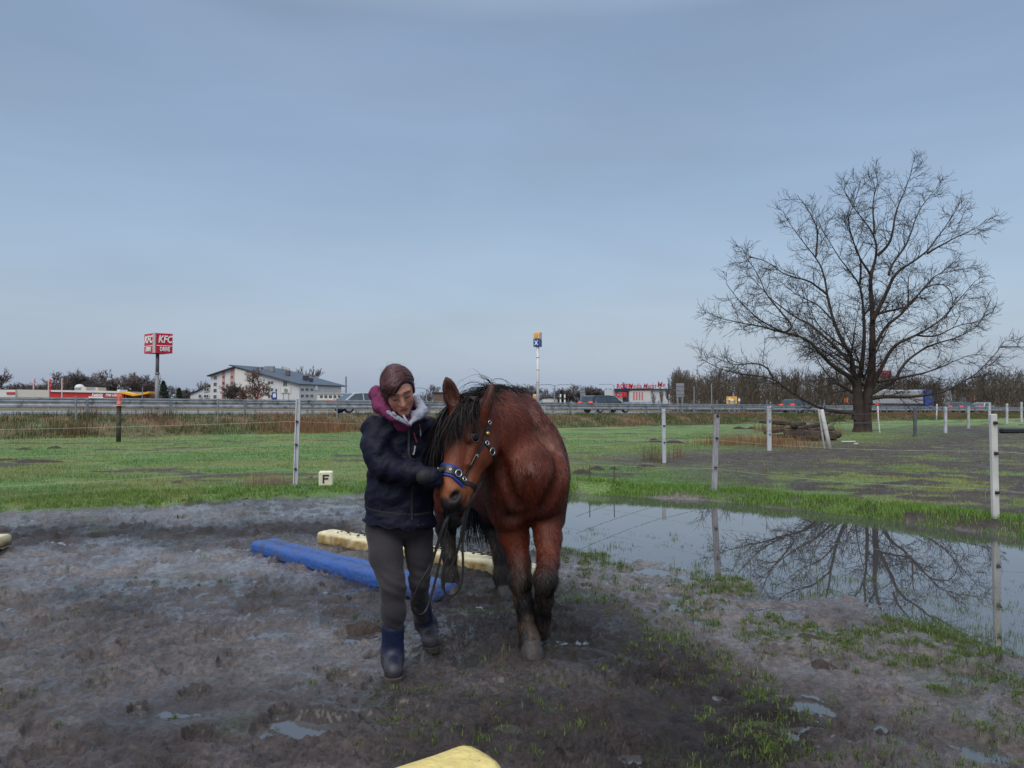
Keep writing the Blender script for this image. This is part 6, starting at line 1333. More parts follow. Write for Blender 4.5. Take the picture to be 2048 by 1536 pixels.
for e, n_, L in ((e_r, n_r, Lr), (e_l, n_l, Ll)):
    ang = math.atan2(e[1], e[0]) if e is e_r else math.atan2(-e[1], -e[0])
    mid = R2(cor)+e*(L/2+.12); MB().box(mid+n_*.03+[0, 0, zs], (L-.3, .06, .09), rotz(ang)).build('divider', M_bright, t, wpar=True)
    for s_, zc, sz, sx, bd, shr in (('KFC', zs+(z1-zs)*.50, (z1-zs)*.80, .70*L/Lr if e is e_l else .72, .045, .22), ('DRIVE', z0+(zs-z0)*.52, (zs-z0)*.80, .52*L/Lr if e is e_l else .58, .03, .0)):
        o = text_obj('lettering', s_, sz, M_bright, t, (0, 0, 0), ext=.04, sx=sx, shear=shr, bold=bd); o.matrix_local = parent_matrix(t).inverted()@(Matrix.Translation(Vector(mid+n_*.06+np.array([0, 0, zc])+(e*.08)))@Matrix.Rotation(ang, 4, 'Z')@Matrix.Rotation(math.pi/2, 4, 'X')@Matrix.Diagonal((sx, 1, 1, 1)))
pc = R2((cor+bkc)/2)+[-.0, 0, 0]; px_ = P(314.5, 750, D)[0]; zj = P(314, 747, D)[2]
MB().tube([(px_, D, 0), (px_, D, zj)], .30, 14).build('pole', mat('grey_pole', (.22, .23, .25), rough=.5, var=.1), t, smooth=True, wpar=True); MB().tube([(px_, D, zj), (px_, D, z0+.1)], .27, 14).build('pole', mat('darker_pole', (.13, .13, .16), rough=.5, var=.1), t, smooth=True, wpar=True); MB().tube([(px_, D, zj-.12), (px_, D, zj+.12)], .38, 14).build('flange', M_gst, t, smooth=True, wpar=True)
# ---- slim white mast with yellow box and blue box
D = 150.; t = thing('mast_sign', 'slim white mast with a yellow box above a blue box carrying a white cross', 'sign', (*P(1076, 800, D)[:2], .4))
sx0 = P(1075, 700, D)[0]
def rbox(x0, y0, x1, y1, dd, name, m, th=1.0, yaw=.35):
    a, b = P(x0, y0, D+dd), P(x1, y1, D+dd); o = MB().box((0, 0, 0), ((b[0]-a[0])*.86, th, a[2]-b[2]), bev=.05).build(name, m, t); o.matrix_local = parent_matrix(t).inverted()@(Matrix.Translation(Vector(((a[0]+b[0])/2, D+dd, (a[2]+b[2])/2)))@Matrix.Rotation(-yaw, 4, 'Z')); return o
M_pale = mat('pale_yellow_panel', (.60, .50, .36), rough=.5, var=.05)
b1_ = rbox(1066.5, 664.5, 1084, 677.5, 0, 'yellow_box', M_pale); b2_ = rbox(1066.5, 678.5, 1084, 693.5, 0, 'blue_box', M_bl)
def onbox(b, mbv, name, m, x=-.0, z=0): o = mbv.build(name, m, t); o.matrix_local = parent_matrix(b)@Matrix.Translation((x, -.56, z)); return o
onbox(b1_, MB().addm([(math.cos(a)*.42*(1+.06*math.cos(9*a)), -.03, math.sin(a)*.42-.02) for a in np.linspace(0, 2*math.pi, 24, endpoint=False)]+[(math.cos(a)*.42*(1+.06*math.cos(9*a)), .05, math.sin(a)*.42-.02) for a in np.linspace(0, 2*math.pi, 24, endpoint=False)], [tuple(range(24)), tuple(range(47, 23, -1))]+[(i, (i+1) % 24, (i+1) % 24+24, i+24) for i in range(24)]), 'emblem', mat('orange_yellow', (.80, .36, .02)), x=-.12)
onbox(b1_, MB().box((0, 0, 0), (.09, .05, .9)), 'stripe', mat('orange_red', (.6, .12, .03)), x=.62)
onbox(b2_, MB().box((0, 0, 0), (.17, .06, 1.1), np.array(Matrix.Rotation(.62, 3, 'Y'))).box((0, -.01, 0), (.17, .06, 1.1), np.array(Matrix.Rotation(-.62, 3, 'Y'))), 'cross', M_bright, x=-.12)
onbox(b2_, MB().box((0, 0, .1), (.09, .05, .9)), 'stripe', mat('orange_red2', (.5, .06, .03)), x=.60)
MB().tube([(sx0+.1, D, 0), (sx0+.05, D, P(1075, 693, D)[2])], .30, 12).build('mast', mat('white_mast', (.58, .60, .63), rough=.4, var=.05), t, smooth=True, wpar=True)
for yy in (715, 740, 765): q = P(1075.5, yy, D); MB().tube([q+[0, 0, -.06], q+[0, 0, .06]], .33, 12).build('collar', M_gst, t, smooth=True, wpar=True)
# ---- low red and white restaurant
FK = Face(0, 150, 247, 150); t = thing('restaurant_building', 'long low white and red restaurant building under a flat roof', 'building', FK.at(120, 800)); bk2 = np.array([0, 14., 0])
poly_block(MB(), FK, [(2, 804), (2, 779.5), (33, 779.5), (33, 804)], bk2, .4).build('wall', M_wht, t, wpar=True)
poly_block(MB(), FK, [(33, 804), (33, 779), (98.5, 780), (98.5, 804)], bk2).build('wall', mat('cream_render', (.50, .48, .44), rough=.8, var=.06), t, wpar=True)
poly_block(MB(), FK, [(98.5, 804), (98.5, 783), (247, 786), (247, 804)], bk2, -.02).build('fascia', M_redw, t, wpar=True)
poly_block(MB(), FK, [(98.5, 783.6), (98.5, 780), (190, 781), (247, 782.6), (247, 786.2)], bk2, .3).build('roof_edge', M_wht, t, wpar=True)
quadbox(MB(), FK, 178, 793.2, 207, 796, .02, .15).build('window_band', M_bright, t, wpar=True); quadbox(MB(), FK, 98.6, 791, 100.6, 804, .05, .3).build('pilaster', M_wht, t, wpar=True)
quadbox(MB(), FK, 16.5, 784.2, 33, 788.6, .45, .12).build('wall_sign', M_redw, t, wpar=True)
for x0, y0, x1, y1, mm in ((131, 774.5, 144, 781, M_gst), (144.5, 773, 155, 781, mat('beige_box', (.52, .47, .38))), (155, 773.5, 174, 781, M_gst), (174, 774, 179.5, 782, mat('beige_box2', (.50, .42, .34))), (218, 778.5, 224, 783, M_wht)):
    poly_block(MB(), FK, [(x0, y1), (x0, y0), (x1, y0), (x1, y1)], (0, 3, 0), -3).build('roof_unit', mm, t, wpar=True)
MB().addm(*lathe([(.9, 0), (.9, .4), (.6, .8), (0, .95)], 12)).build('roof_dome', M_wht, t).location = Vector(FK.at(136, 774.5)+[0, 4, -.2]-np.array(t.location))
for s_, px, sz, sx, sh_ in (('Kentucky', 195, .66, .84, .3), ('Fried Chicken', 227, .78, .66, .0)):
    q = FK.at(px, 789.3); o = text_obj('lettering', s_, sz*1.35, M_bright, t, tuple(q+[0, -.1, 0]-np.array(t.location)), ext=.03, sx=sx*.75, shear=sh_, bold=.035)
t = thing('yellow_canopy', 'thin yellow zigzag canopy edge right of the red restaurant', 'canopy', FK.at(270, 800))
pts = [FK.at(x, y)+[0, -1, 0] for x, y in ((246, 783), (256, 785), (271, 788.5), (285, 786.5), (302, 783))]
mb = MB(); 
for a, b in zip(pts[:-1], pts[1:]): mb.addm([a, b, b+[0, 3, 0], a+[0, 3, 0]]+[q-np.array([0, 0, .38]) for q in (a, b, b+[0, 3, 0], a+[0, 3, 0])], [(0, 1, 2, 3), (7, 6, 5, 4), (0, 4, 5, 1), (1, 5, 6, 2), (2, 6, 7, 3), (3, 7, 4, 0)])
mb.build('edge', M_yel3, t, wpar=True)
for x in (252, 271, 290): q = FK.at(x, 800); MB().tube([q*[1, 1, 0], [q[0], q[1], FK.at(x, 787.5)[2]]], .12, 6).build('post', M_redw, t, wpar=True)
poly_block(MB(), FK, [(247, 804), (247, 790), (292, 790), (292, 804)], (0, 6, 0), -1).build('dark_wall', M_brk, t, wpar=True)
for px, top, lb in ((67, 756, 'leftmost white flagpole with a furled red flag by the restaurant'), (97, 757, 'middle flagpole with a hanging red flag by the restaurant'), (124, 756, 'right flagpole with a furled red flag by the restaurant')):
    a = P(px, 800, 146); b = P(px, top, 146); t = thing('flagpole', lb, 'flagpole', (a[0], a[1], .3), group='flagpoles by the restaurant'); MB().tube([(a[0], 146, .3), b], .10, 6).build('pole', M_wht, t, wpar=True)
    mb = MB(); wf = .55 if px == 97 else .22; n = 10; za, zb = b[2]-.1, P(px, 784 if px == 97 else 776, 146)[2]
    V = [(a[0]+.1+ (wf*(.4+.5*abs(math.sin(i*1.1))) if s else 0), 146+.12*math.sin(i*1.7+s), za+(zb-za)*i/n) for i in range(n+1) for s in (0, 1)]; V += [(x, y+.03, z) for x, y, z in V]; k = 2*(n+1)
    mb.addm(V, [(2*i, 2*i+1, 2*i+3, 2*i+2) for i in range(n)]+[(2*i+k, 2*i+2+k, 2*i+3+k, 2*i+1+k) for i in range(n)]+[(2*i, 2*i+2, 2*i+2+k, 2*i+k) for i in range(n)]+[(2*i+1, 2*i+1+k, 2*i+3+k, 2*i+3) for i in range(n)]); mb.build('flag', M_redw, t, wpar=True)
# ---- retail hall with roof letters
FRt = Face(1225, 215, 1335, 222); t = thing('furniture_store', 'white and grey retail hall with red roof letters behind the dark car', 'building', FRt.at(1280, 800)); bk3 = np.array([3, 24., 0])
poly_block(MB(), FRt, [(1209, 804), (1209, 779.2), (1338, 779.2), (1338, 804)], bk3).build('wall', M_whg, t, wpar=True)
poly_block(MB(), FRt, [(1226, 783), (1226, 777.5), (1340, 777.5), (1340, 779.6), (1262, 780), (1240, 783)], bk3, .6).build('canopy', M_dark, t, wpar=True)
quadbox(MB(), FRt, 1258, 781, 1300, 804, .02, .25).build('wall_panel', M_wht, t, wpar=True)
for k in range(4): quadbox(MB(), FRt, 1265.2+k*5.6, 784, 1268+k*5.6, 800, .29, .06).build('red_stripe', mat('pale_red_stripe', (.55, .20, .22)), t, wpar=True)
for k in range(3): quadbox(MB(), FRt, 1245.5+k*4, 782, 1248.5+k*4, 803, .03, .2).build('glass_panel', M_glass, t, wpar=True)
q = FRt.at(1235, 789.5); text_obj('lettering', 'ROLLER', 1.9, mat('logo_red', (.60, .03, .05)), t, tuple(q+FRt.n*.3-np.array(t.location)), ext=.06, sx=.78, bold=.07)
for (s_, x, yb, sz, mm, shr, sx, bd) in (('RO', 1243.5, 772.6, 1.9, M_redw, 0, .9, .06), ('L', 1250.2, 771.2, 2.5, M_bl, 0, .8, .06), ('L', 1253.0, 772.4, 2.1, M_bl, 0, .8, .06), ('ER', 1259.5, 772.6, 1.9, M_redw, 0, .9, .06), ('Media Markt', 1287, 771.8, 2.0, M_redw, .25, .80, .02), ('Me', 1325, 769.4, 2.3, M_redw, .2, .85, .03)):
    q = FRt.at(x, yb); text_obj('roof_lettering', s_, sz, mm, t, tuple(q+[0, 2, 0]-np.array(t.location)), ext=.1, sx=sx, shear=shr, bold=bd)
mb = MB(); mb.tube([FRt.at(1236, 777.2)+[0, 2, 0], FRt.at(1310, 776.2)+[0, 2, 0]], .09, 5)
for x in range(1238, 1312, 8): mb.tube([FRt.at(x, 779.4)+[0, 2, 0], FRt.at(x, 774)+[0, 2.2, 0]], .07, 5)
mb.build('letter_frame', M_gst, t, wpar=True)
for (s_, x, yb, sz) in (('A', 1345, 767, 2.4), ('M', 1373, 769, 2.2), ('a', 1389, 771, 2.2), ('r', 1379, 770, 2.2)): pass
# small white hall right of the hotel, dark van roof before it
def simple_building(name, label, x0, yt, x1, d, depth, m, roof=None, over=.25):
    F_ = Face(x0, d, x1, d); t = thing(name, label, 'building', F_.at((x0+x1)/2, 800)); poly_block(MB(), F_, [(x0, 805), (x0, yt), (x1, yt), (x1, 805)], (0, depth, 0)).build('wall', m, t, wpar=True)
    a, b = F_.at(x0, yt), F_.at(x1, yt); MB().box(((a[0]+b[0])/2, d+depth/2, a[2]+.12), (b[0]-a[0]+.5, depth+.5, .3)).build('roof', roof or M_dark, t, wpar=True); return t, F_
t, F_ = simple_building('white_hall', 'small low white hall right of the four-storey building', 634, 787.5, 692, 210, 10, M_wht, mat('pale_roof', (.4, .4, .38)))
for k in range(5): quadbox(MB(), F_, 640+k*9, 790.5, 645.5+k*9, 795.5, .02, .1).build('window', M_glass, t, wpar=True)
t, F_ = simple_building('brick_building', 'small dark flat-roofed building seen between person and horse', 866, 786.5, 886, 170, 9, M_brk)
t, F_ = simple_building('white_store', 'low white and glass store right of the slim mast', 1086, 796, 1122, 240, 10, M_wht)
t, F_ = simple_building('brick_house', 'small red brick hall behind the right end of the wood', 1960, 778, 2080, 260, 14, mat('red_brick', (.22, .075, .05), rough=.9, var=.2, vscale=2))
p0 = P(692, 800, 130); t = thing('chimney_mast', 'thin dark pole rising behind the pale car', 'mast', (p0[0], p0[1], .4)); MB().tube([(p0[0], 130, .3), P(692, 753, 130)], .14, 8).build('mast', M_gst, t, wpar=True)
# lamp posts
def lamp(px, top, d, arms, label):
    a = P(px, top, d); t = thing('street_lamp', label, 'street lamp', (a[0], d, .4), group='street lamps beyond the road'); MB().tube([(a[0], d, .3), a], [.11, .06], 6).build('pole', M_gst, t, wpar=True)
    for s in arms:
        b = a+np.array([s*1.9, 0, .12]); m = MB(); m.tube([a-[0, 0, .05], a+[s*.6, 0, .14], b], .045, 5); m.build('arm', M_gst, t, wpar=True); MB().box(b+[s*.3, 0, 0], (.8, .25, .12), bev=.03).build('lamp_head', M_galv, t, wpar=True)
for px, top, d, arms, lb in ((853, 778, 95, (-1,), 'single-arm lamp between person and horse'), (1109, 771, 100, (-1, 1), 'double-arm lamp right of the slim mast'), (1228, 770, 130, (-1,), 'single-arm lamp just left of the retail hall'), (1388, 772, 100, (), 'plain pole right of the left road sign'), (1423, 767, 95, (), 'plain pole between the two road signs'), (668, 783, 150, (-1, 1), 'double-arm lamp behind the pale car'), (285, 775, 110, (), 'short pole in front of the bare trees'), (352, 770, 170, (), 'thin pole right of the red box sign'), (960, 782, 120, (1,), 'lamp hidden behind the horse'), (1900, 760, 110, (-1,), 'single-arm lamp behind the pale silver car')): lamp(px, top, d, arms, lb)
# road signs, seen from behind
for x0, y0, x1, y1, d, lb in ((1160.5, 774, 1170, 795, 90, 'grey back of a road sign left of the dark car'), (1352, 767, 1368, 794, 88, 'large grey back of a road sign right of the retail hall'), (1919, 795, 1932, 806, 110, 'grey back of a small road sign near the right cars')):
    t = board('road_sign', lb, 'road sign', x0, y0, x1, y1, d, M_gst, posts=(.2, .8), th=.08); a, b = P(x0, y0, d), P(x1, y1, d)
    for f in (.2, .5, .8): MB().box(((a[0]+b[0])/2, d-.07, b[2]+(a[2]-b[2])*f), (b[0]-a[0], .05, .06)).build('rib', M_galvd, t, wpar=True)
t = board('yellow_sign', 'yellow direction sign behind the guard rail near the tree', 'road sign', 1453, 793, 1474, 808, 78, mat('sign_orange', (.72, .36, .02), rough=.45, var=.12, vscale=3, dirt=(.75, .68, .5), dirt_scale=2.5, dirt_lo=.56, dirt_hi=.6), th=.05)
MB().box(P(1462, 799.5, 77.95), (.55, .03, .22), np.array(Matrix.Rotation(.3, 3, 'Y')), bev=.01).build('symbol', M_white, t, wpar=True)
t = board('white_marker', 'small white roadside marker right of the yellow sign', 'marker', 1476.5, 797.5, 1480.5, 803, 78, M_white, posts=(.5,), th=.1)
t = board('small_sign', 'small cream and orange sign at the foot of the slim mast', 'sign', 1066, 788.5, 1072.5, 799.5, 110, M_pale, posts=(.5,))
MB().box(P(1069, 795, 109.8), (.3, .1, .35)).build('symbol', mat('orange_patch', (.7, .25, .03)), t, wpar=True)
for px, y0, lb in ((1121, 793, 'left white marker post beyond the rail'), (1129.5, 794, 'right white marker post beyond the rail')):
    a = P(px, 808, 62); t = thing('marker_post', lb, 'marker post', (a[0], 62, float(road_z(50))), group='white marker posts'); MB().box((a[0], 62, (P(px, y0, 62)[2]+a[2])/2), (.12, .1, P(px, y0, 62)[2]-a[2]+.4), bev=.01).build('post', M_white, t, wpar=True); MB().box((a[0], 61.95, P(px, y0+3, 62)[2]), (.1, .06, .15)).build('reflector', M_dark, t, wpar=True)
# lattice mast above the trees
p0 = P(1360, 800, 300); t = thing('lattice_tower', 'grey lattice platform tower behind the thin trees', 'tower', (p0[0], 300, .4)); m = MB()
xs = [P(x, 740, 300)[0] for x in (1347, 1370)]; zt = P(1360, 744, 300)[2]; zl = P(1360, 757, 300)[2]
for x in xs:
    for y in (298, 302): m.tube([(x, y, 0), (x, y, zt)], .28, 5)
m.build('legs', M_gst, t, wpar=True); m = MB(); m.box(((xs[0]+xs[1])/2, 300, zl), (xs[1]-xs[0]+1, 5, 1.0)); m.box(((xs[0]+xs[1])/2, 300, zl-2.4), (xs[1]-xs[0], 5, .5)); m.build('platform', M_gst, t, wpar=True)
m = MB(); m.box((xs[1]+.6, 300, zt-.5), (2.2, 2.2, 2.2)).build('equipment_box', M_galv, t, wpar=True)
p0 = P(1388, 800, 260); t = thing('white_tank', 'small white box on the skyline right of the lattice tower', 'tank', (p0[0], 260, .4)); MB().box(P(1388, 759, 260), (3.4, 3, 2.6), bev=.2).build('box', M_wht, t, wpar=True); MB().tube([p0*[1, 1, 0], P(1388, 760, 260)], .5, 8).build('leg', M_gst, t, wpar=True)
# ---- vehicles
def vehicle(name, label, s, q, L, W, Hh, kind, paint, group='vehicles driving along the motorway'):
    c = road_pt(s, q); ang = math.atan2(RD[1], RD[0]); t = thing(name, label, 'car', c, rz=ang, group=group)
    h = Hh; wr = .33; belt = h*.60
    if kind == 'wagon': low = [(-L/2+.05, .32), (-L/2, .55), (-L/2+.03, belt-.05), (-L/2+.10, belt), (L*.17, belt), (L*.30, belt-.05), (L/2-.25, belt-.20), (L/2-.04, belt-.38), (L/2, .5), (L/2-.04, .28)]; top = [(-L/2+.10, belt), (-L/2+.32, h-.10), (-L/2+.55, h-.02), (-L*.05, h), (L*.08, h-.06), (L*.22, belt)]
    else: low = [(-L/2+.05, .3), (-L/2, .55), (-L/2+.03, belt-.02), (-L/2+.12, belt+.02), (-L*.28, belt+.02), (L*.19, belt), (L*.31, belt-.05), (L/2-.25, belt-.17), (L/2-.04, belt-.33), (L/2, .48), (L/2-.04, .26)]; top = [(-L*.36, belt), (-L*.22, h-.06), (-L*.08, h), (L*.02, h-.01), (L*.08, h-.06), (L*.22, belt)]
    # wheel arches
    wx = (-L*.30, L*.31); bot = []
    for x in wx[::-1]: bot += [(x+math.cos(a)*(wr+.06), .26+max(0, math.sin(a))*(wr+.10)) for a in np.linspace(0, math.pi, 9)]
    prof = low+[(p[0], p[1]) for p in bot]
    def loft(prof, ws, shrink):
        mb = MB(); n = len(prof); V = []
        cz = sum(p[1] for p in prof)/n
        for w_, k in zip(ws, shrink):
            for x, z in prof: V.append((x*k[0], w_, cz+(z-cz)*k[1]))
        m_ = len(ws); Fs = [tuple(range(n)), tuple(range(m_*n-1, (m_-1)*n-1, -1))]+[(j*n+i, (j+1)*n+i, (j+1)*n+(i+1) % n, j*n+(i+1) % n) for j in range(m_-1) for i in range(n)]
        return mb.addm(V, Fs)
    body_ = loft(prof, (-W/2, -W/2+.07, W/2-.07, W/2), ((.985, .97), (1, 1), (1, 1), (.985, .97))).build('body', paint, t, bev=.02)
    n = len(top); V = []
    for sy in (-1, 1):
        for x, z in top: V.append((x, sy*(W/2-.05-.20*(z-belt)/(h-belt)), z-.005))
    MB().addm(V, [tuple(range(n)), tuple(range(2*n-1, n-1, -1))]+[(i, i+n, (i+1) % n+n, (i+1) % n) for i in range(n)]).build('cabin', paint, t, bev=.03)
    xs_ = [p[0] for p in top]; x0, x1 = top[0][0], top[-1][0]; cxp = (x0+x1)/2
    def shr(p, k=.86): return (cxp+(p[0]-cxp)*k, belt+.03+(p[1]-belt)*.80)
    for sy in (-1, 1):
        g = [shr(p) for p in top]; split = [(-.62, -.10), (-.06, .55)]
        for a_, b_ in ((x0, cxp-.08), (cxp-.0, x1)):
            pts = [p for p in g if a_ <= p[0] <= b_]
            def zat(x): 
                for (xa, za), (xb, zb) in zip(g[:-1], g[1:]):
                    if xa <= x <= xb: return za+(zb-za)*(x-xa)/(xb-xa+1e-6)
                return belt+.03
            gx0, gx1 = g[0][0], g[-1][0]; la, lb_ = max(a_, gx0), min(b_, gx1); poly = [(la, belt+.03), (la, zat(la))]+[p for p in g if la < p[0] < lb_]+[(lb_, zat(lb_)), (lb_, belt+.03)]
            V = [(x, sy*(W/2-.05-.20*(z-belt)/(h-belt)+o), z) for o in (.012, -.01) for x, z in poly]; k = len(poly)
            MB().addm(V, [tuple(range(k)), tuple(range(2*k-1, k-1, -1))]+[(i, (i+1) % k, (i+1) % k+k, i+k) for i in range(k)]).build('side_window', M_glass, t)
    (xa, za), (xb, zb) = top[0], top[1]; MB().addm([(xa+.03-.01, -W/2+.16, za+.04), (xa+.03-.01, W/2-.16, za+.04), (xb-.05-.01, W/2-.28, zb-.04), (xb-.05-.01, -W/2+.28, zb-.04), (xa+.07, -W/2+.16, za+.04), (xa+.07, W/2-.16, za+.04), (xb, W/2-.28, zb-.04), (xb, -W/2+.28, zb-.04)], [(0, 1, 2, 3), (7, 6, 5, 4), (0, 4, 5, 1), (1, 5, 6, 2), (2, 6, 7, 3), (3, 7, 4, 0)]).build('rear_window', M_glass, t)
    for sy in (-1, 1):
        MB().box((-L/2+.02, sy*(W/2-.22), belt-.02), (.12, .40, .18), bev=.02).build('tail_light', M_tail, t); MB().box((L/2-.12, sy*(W/2-.22), belt-.36), (.16, .34, .13), bev=.02).build('headlight', M_white, t); MB().box((L*.16, sy*(W/2+.06), belt+.06), (.16, .16, .12), bev=.03).build('mirror', paint, t)
        for x in wx:
            w_ = MB().addm(*lathe([(.0, -.10), (wr*.55, -.10), (wr, -.09), (wr, .09), (wr*.6, .10), (0, .10)], 20, cap=False)).build('wheel', M_tyre, t, smooth=False); w_.location = (x, sy*(W/2-.12), wr); w_.rotation_euler = (math.pi/2, 0, 0)
            rm = MB().addm(*lathe([(.0, -.115), (wr*.3, -.115), (wr*.62, -.105), (wr*.64, .105), (wr*.3, .115), (0, .115)], 16, cap=False)).build('rim', M_galv, w_)
    MB().box((-L/2-.0, 0, belt-.22), (.05, .5, .11)).build('number_plate', M_white, t)
    return t
M_tail = mat('tail_light', (.6, .02, .02), rough=.3, var=0, emis=(1, .06, .04, .9)); M_tyre = mat('tyre', (.015, .015, .016), rough=.8, var=.1)
M_silver = mat('silver_paint', (.42, .46, .50), rough=.25, metal=.4, var=0, coat=.5); M_darkp = mat('dark_blue_grey_paint', (.030, .034, .045), rough=.22, metal=.2, var=0, coat=.6); M_blackp = mat('black_paint', (.02, .02, .022), rough=.25, var=0, coat=.5); M_whitep = mat('white_paint', (.62, .62, .62), rough=.3, var=0, coat=.4); M_redp = mat('dark_red_paint', (.20, .03, .03), rough=.3, var=0, coat=.4); M_bluep = mat('blue_lorry_paint', (.02, .05, .28), rough=.3, var=0, coat=.4)
def sfor(px, q):
    k = (px-1024)/F; ox, oy = R0+RN*q; return (k*oy-ox)/(RD[0]-k*RD[1])
vehicle('car', 'pale silver saloon car behind the guard rail left of the person', sfor(728, 3.2), 3.2, 4.7, 1.82, 1.42, 'saloon', M_silver)
vehicle('car', 'dark estate car with lit tail lights right of the horse', sfor(1212, 4.2), 4.2, 4.7, 1.85, 1.52, 'wagon', M_darkp)
vehicle('car', 'dark car with red tail lights seen left of the trunk of the large tree', sfor(1600, 3.2), 3.2, 4.5, 1.8, 1.45, 'wagon', M_darkp)
vehicle('car', 'black car with red tail lights far right on the road', sfor(1928, 3.2), 3.2, 4.4, 1.8, 1.45, 'wagon', M_blackp)
vehicle('car', 'pale silver car just ahead of the far right black car', sfor(1966, 3.2), 3.2, 4.6, 1.8, 1.45, 'saloon', M_silver)
vehicle('car', 'small dark red car on the far carriageway at the far right edge', sfor(2026, 15), 15.5, 4.2, 1.75, 1.45, 'wagon', M_redp)
# car transporter lorry: blue cab, white cars on its decks
s0 = sfor(1790, 4.); c = road_pt(s0, 4.); ang = math.atan2(RD[1], RD[0]); t = thing('lorry', 'lorry with a blue cab and long white body passing behind the tree trunk', 'lorry', c, rz=ang)
MB().box((-.6, 0, 1.9), (9.6, 2.5, 1.7), bev=.12).build('box_body', mat('dull_white_tarp', (.38, .38, .39), rough=.7, var=.2, vscale=.7), t); MB().box((-.6, 0, .85), (9.8, 2.3, .3)).build('chassis', M_dark, t)
MB().prism([(4.6, .5), (4.6, 2.7), (5.2, 2.9), (6.3, 2.7), (6.7, 1.7), (6.75, .5)], -1.2, 1.2).build('cab', M_bluep, t, bev=.06); MB().prism([(6.32, 2.62), (6.66, 1.78), (6.72, 1.78), (6.40, 2.62)], -1.05, 1.05).build('windscreen', M_glass, t)
for sy in (-1, 1):
    MB().box((5.7, sy*1.2, 2.1), (1.0, .05, .6), bev=.01).build('side_window', M_glass, t); MB().box((-5.42, sy*.9, .95), (.08, .4, .22)).build('tail_light', M_tail, t)
    for x in (-4.2, -3., 4.9): w_ = MB().addm(*lathe([(0, -.14), (.3, -.14), (.5, -.12), (.5, .12), (.3, .14), (0, .14)], 20, cap=False)).build('wheel', M_tyre, t); w_.location = (x, sy*1.05, .5); w_.rotation_euler = (math.pi/2, 0, 0)
c = road_pt(sfor(1692, 24.5), 24.5); t = thing('orange_beacon', 'small orange warning light on a stand left of the large trunk', 'beacon', c); MB().tube([(0, 0, 0), (0, 0, 1.6)], .06, 6).build('stand', M_gst, t); MB().addm(*lathe([(.3, 1.5), (.34, 1.7), (.3, 2.2), (.1, 2.3)], 12)).build('light', mat('orange_light', (.8, .18, .05), rough=.4, emis=(1, .2, .05, .5)), t)
t = board('red_mast_board', 'red board in place of a crane mast high behind the crown of the large tree', 'sign', 1751, 741, 1783, 755, 200, mat('faded_red', (.34, .07, .08)), posts=(.15, .85), th=.3)  # red crane mast simplified to a flat board on posts
# ---- trees beyond the road
def bare_tree(seed, H_, spread, dens=1., r0=.22, col=0, up=.25, stems=1):
    r_ = np.random.default_rng(seed); lb, tw = [], []
    def grow(p, d, L, r, lv):
        pts, rr = shoot(r_, p, d, L, r, up=up/max(1, L)*1.2, wob=.13, step=L/5, taper=.5); (lb if lv < 2 else tw).append((pts, rr, 5 if lv < 2 else 3))
        if lv >= 4: return
        n = {0: 7, 1: 6, 2: 5, 3: 4}[lv]; n = max(2, int(n*dens*1.0))
        for k in range(n):
            f = r_.uniform(.35 if lv == 0 else .2, 1.); i = f*(len(pts)-1); j = min(int(i), len(pts)-2); q = pts[j]+(pts[j+1]-pts[j])*(i-j); dd = sidedir(r_, pts[j+1]-pts[j], r_.uniform(.35, .95)*spread)
            grow(q, unit(dd+[0, 0, .12]), L*r_.uniform(.42, .72), max(r*.5, .035), lv+1)
    for s in range(stems): grow(np.array([r_.normal(0, .3*(stems > 1)), r_.normal(0, .3*(stems > 1)), -.2]), unit(np.array([r_.normal(0, .06), r_.normal(0, .06), 1.])), H_*.52, r0, 0)
    return lb, [(p, np.maximum(r, .035), n) for p, r, n in tw]
M_ftr = mat('far_trunk', (.10, .085, .082), rough=.9, var=.2); M_ftw = mat('far_twigs_grey', (.135, .115, .115), rough=.95, var=.1); M_ftr2 = mat('far_twigs_red', (.15, .085, .065), rough=.95, var=.2, vscale=1); M_ftb = mat('birch_bark', (.30, .29, .28), rough=.8, var=.3, vscale=1.5); M_ftg = mat('far_twigs_olive', (.088, .072, .052), rough=.95, var=.15)  # grey far twigs: slight haze lightened into their colour
protos = []
for k, (seed, sp, dn, up, st) in enumerate(((1, 1.0, 1.0, .2, 1), (2, 1.15, 1.1, .15, 1), (3, .8, 1., .35, 1), (4, 1.05, 1.25, .15, 2), (5, .6, .9, .5, 1))):
    lb, tw = bare_tree(seed, 10., sp, dn, .26 if k < 4 else .14, up=up, stems=st); protos.append((lb, tw))
pm = {}
def far_tree(px, top, d, kind, label, wsc=1., mt=None, mc=None, base=.4, name='bare_tree', group='bare trees beyond the road'):
    a = P(px, top, d); Hh = a[2]-base; t = thing(name, label, 'tree', (a[0], d, base), rz=(px*7 % 6.28), group=group); key = (kind, id(mt), id(mc))
    if key not in pm:
        lb, tw = protos[kind]; o1 = tubes('trunk', lb, mt or M_ftr, t); o2 = tubes('crown', tw, mc or M_ftw, t); zt = max(p[:, 2].max() for p, _, _ in tw); pm[key] = (o1.data, o2.data, zt)
    else:
        for nm, me in (('trunk', pm[key][0]), ('crown', pm[key][1])): o = bpy.data.objects.new(nm, me); link(o, t)
    k = Hh/pm[key][2]; t.scale = (k*wsc, k*wsc, k)
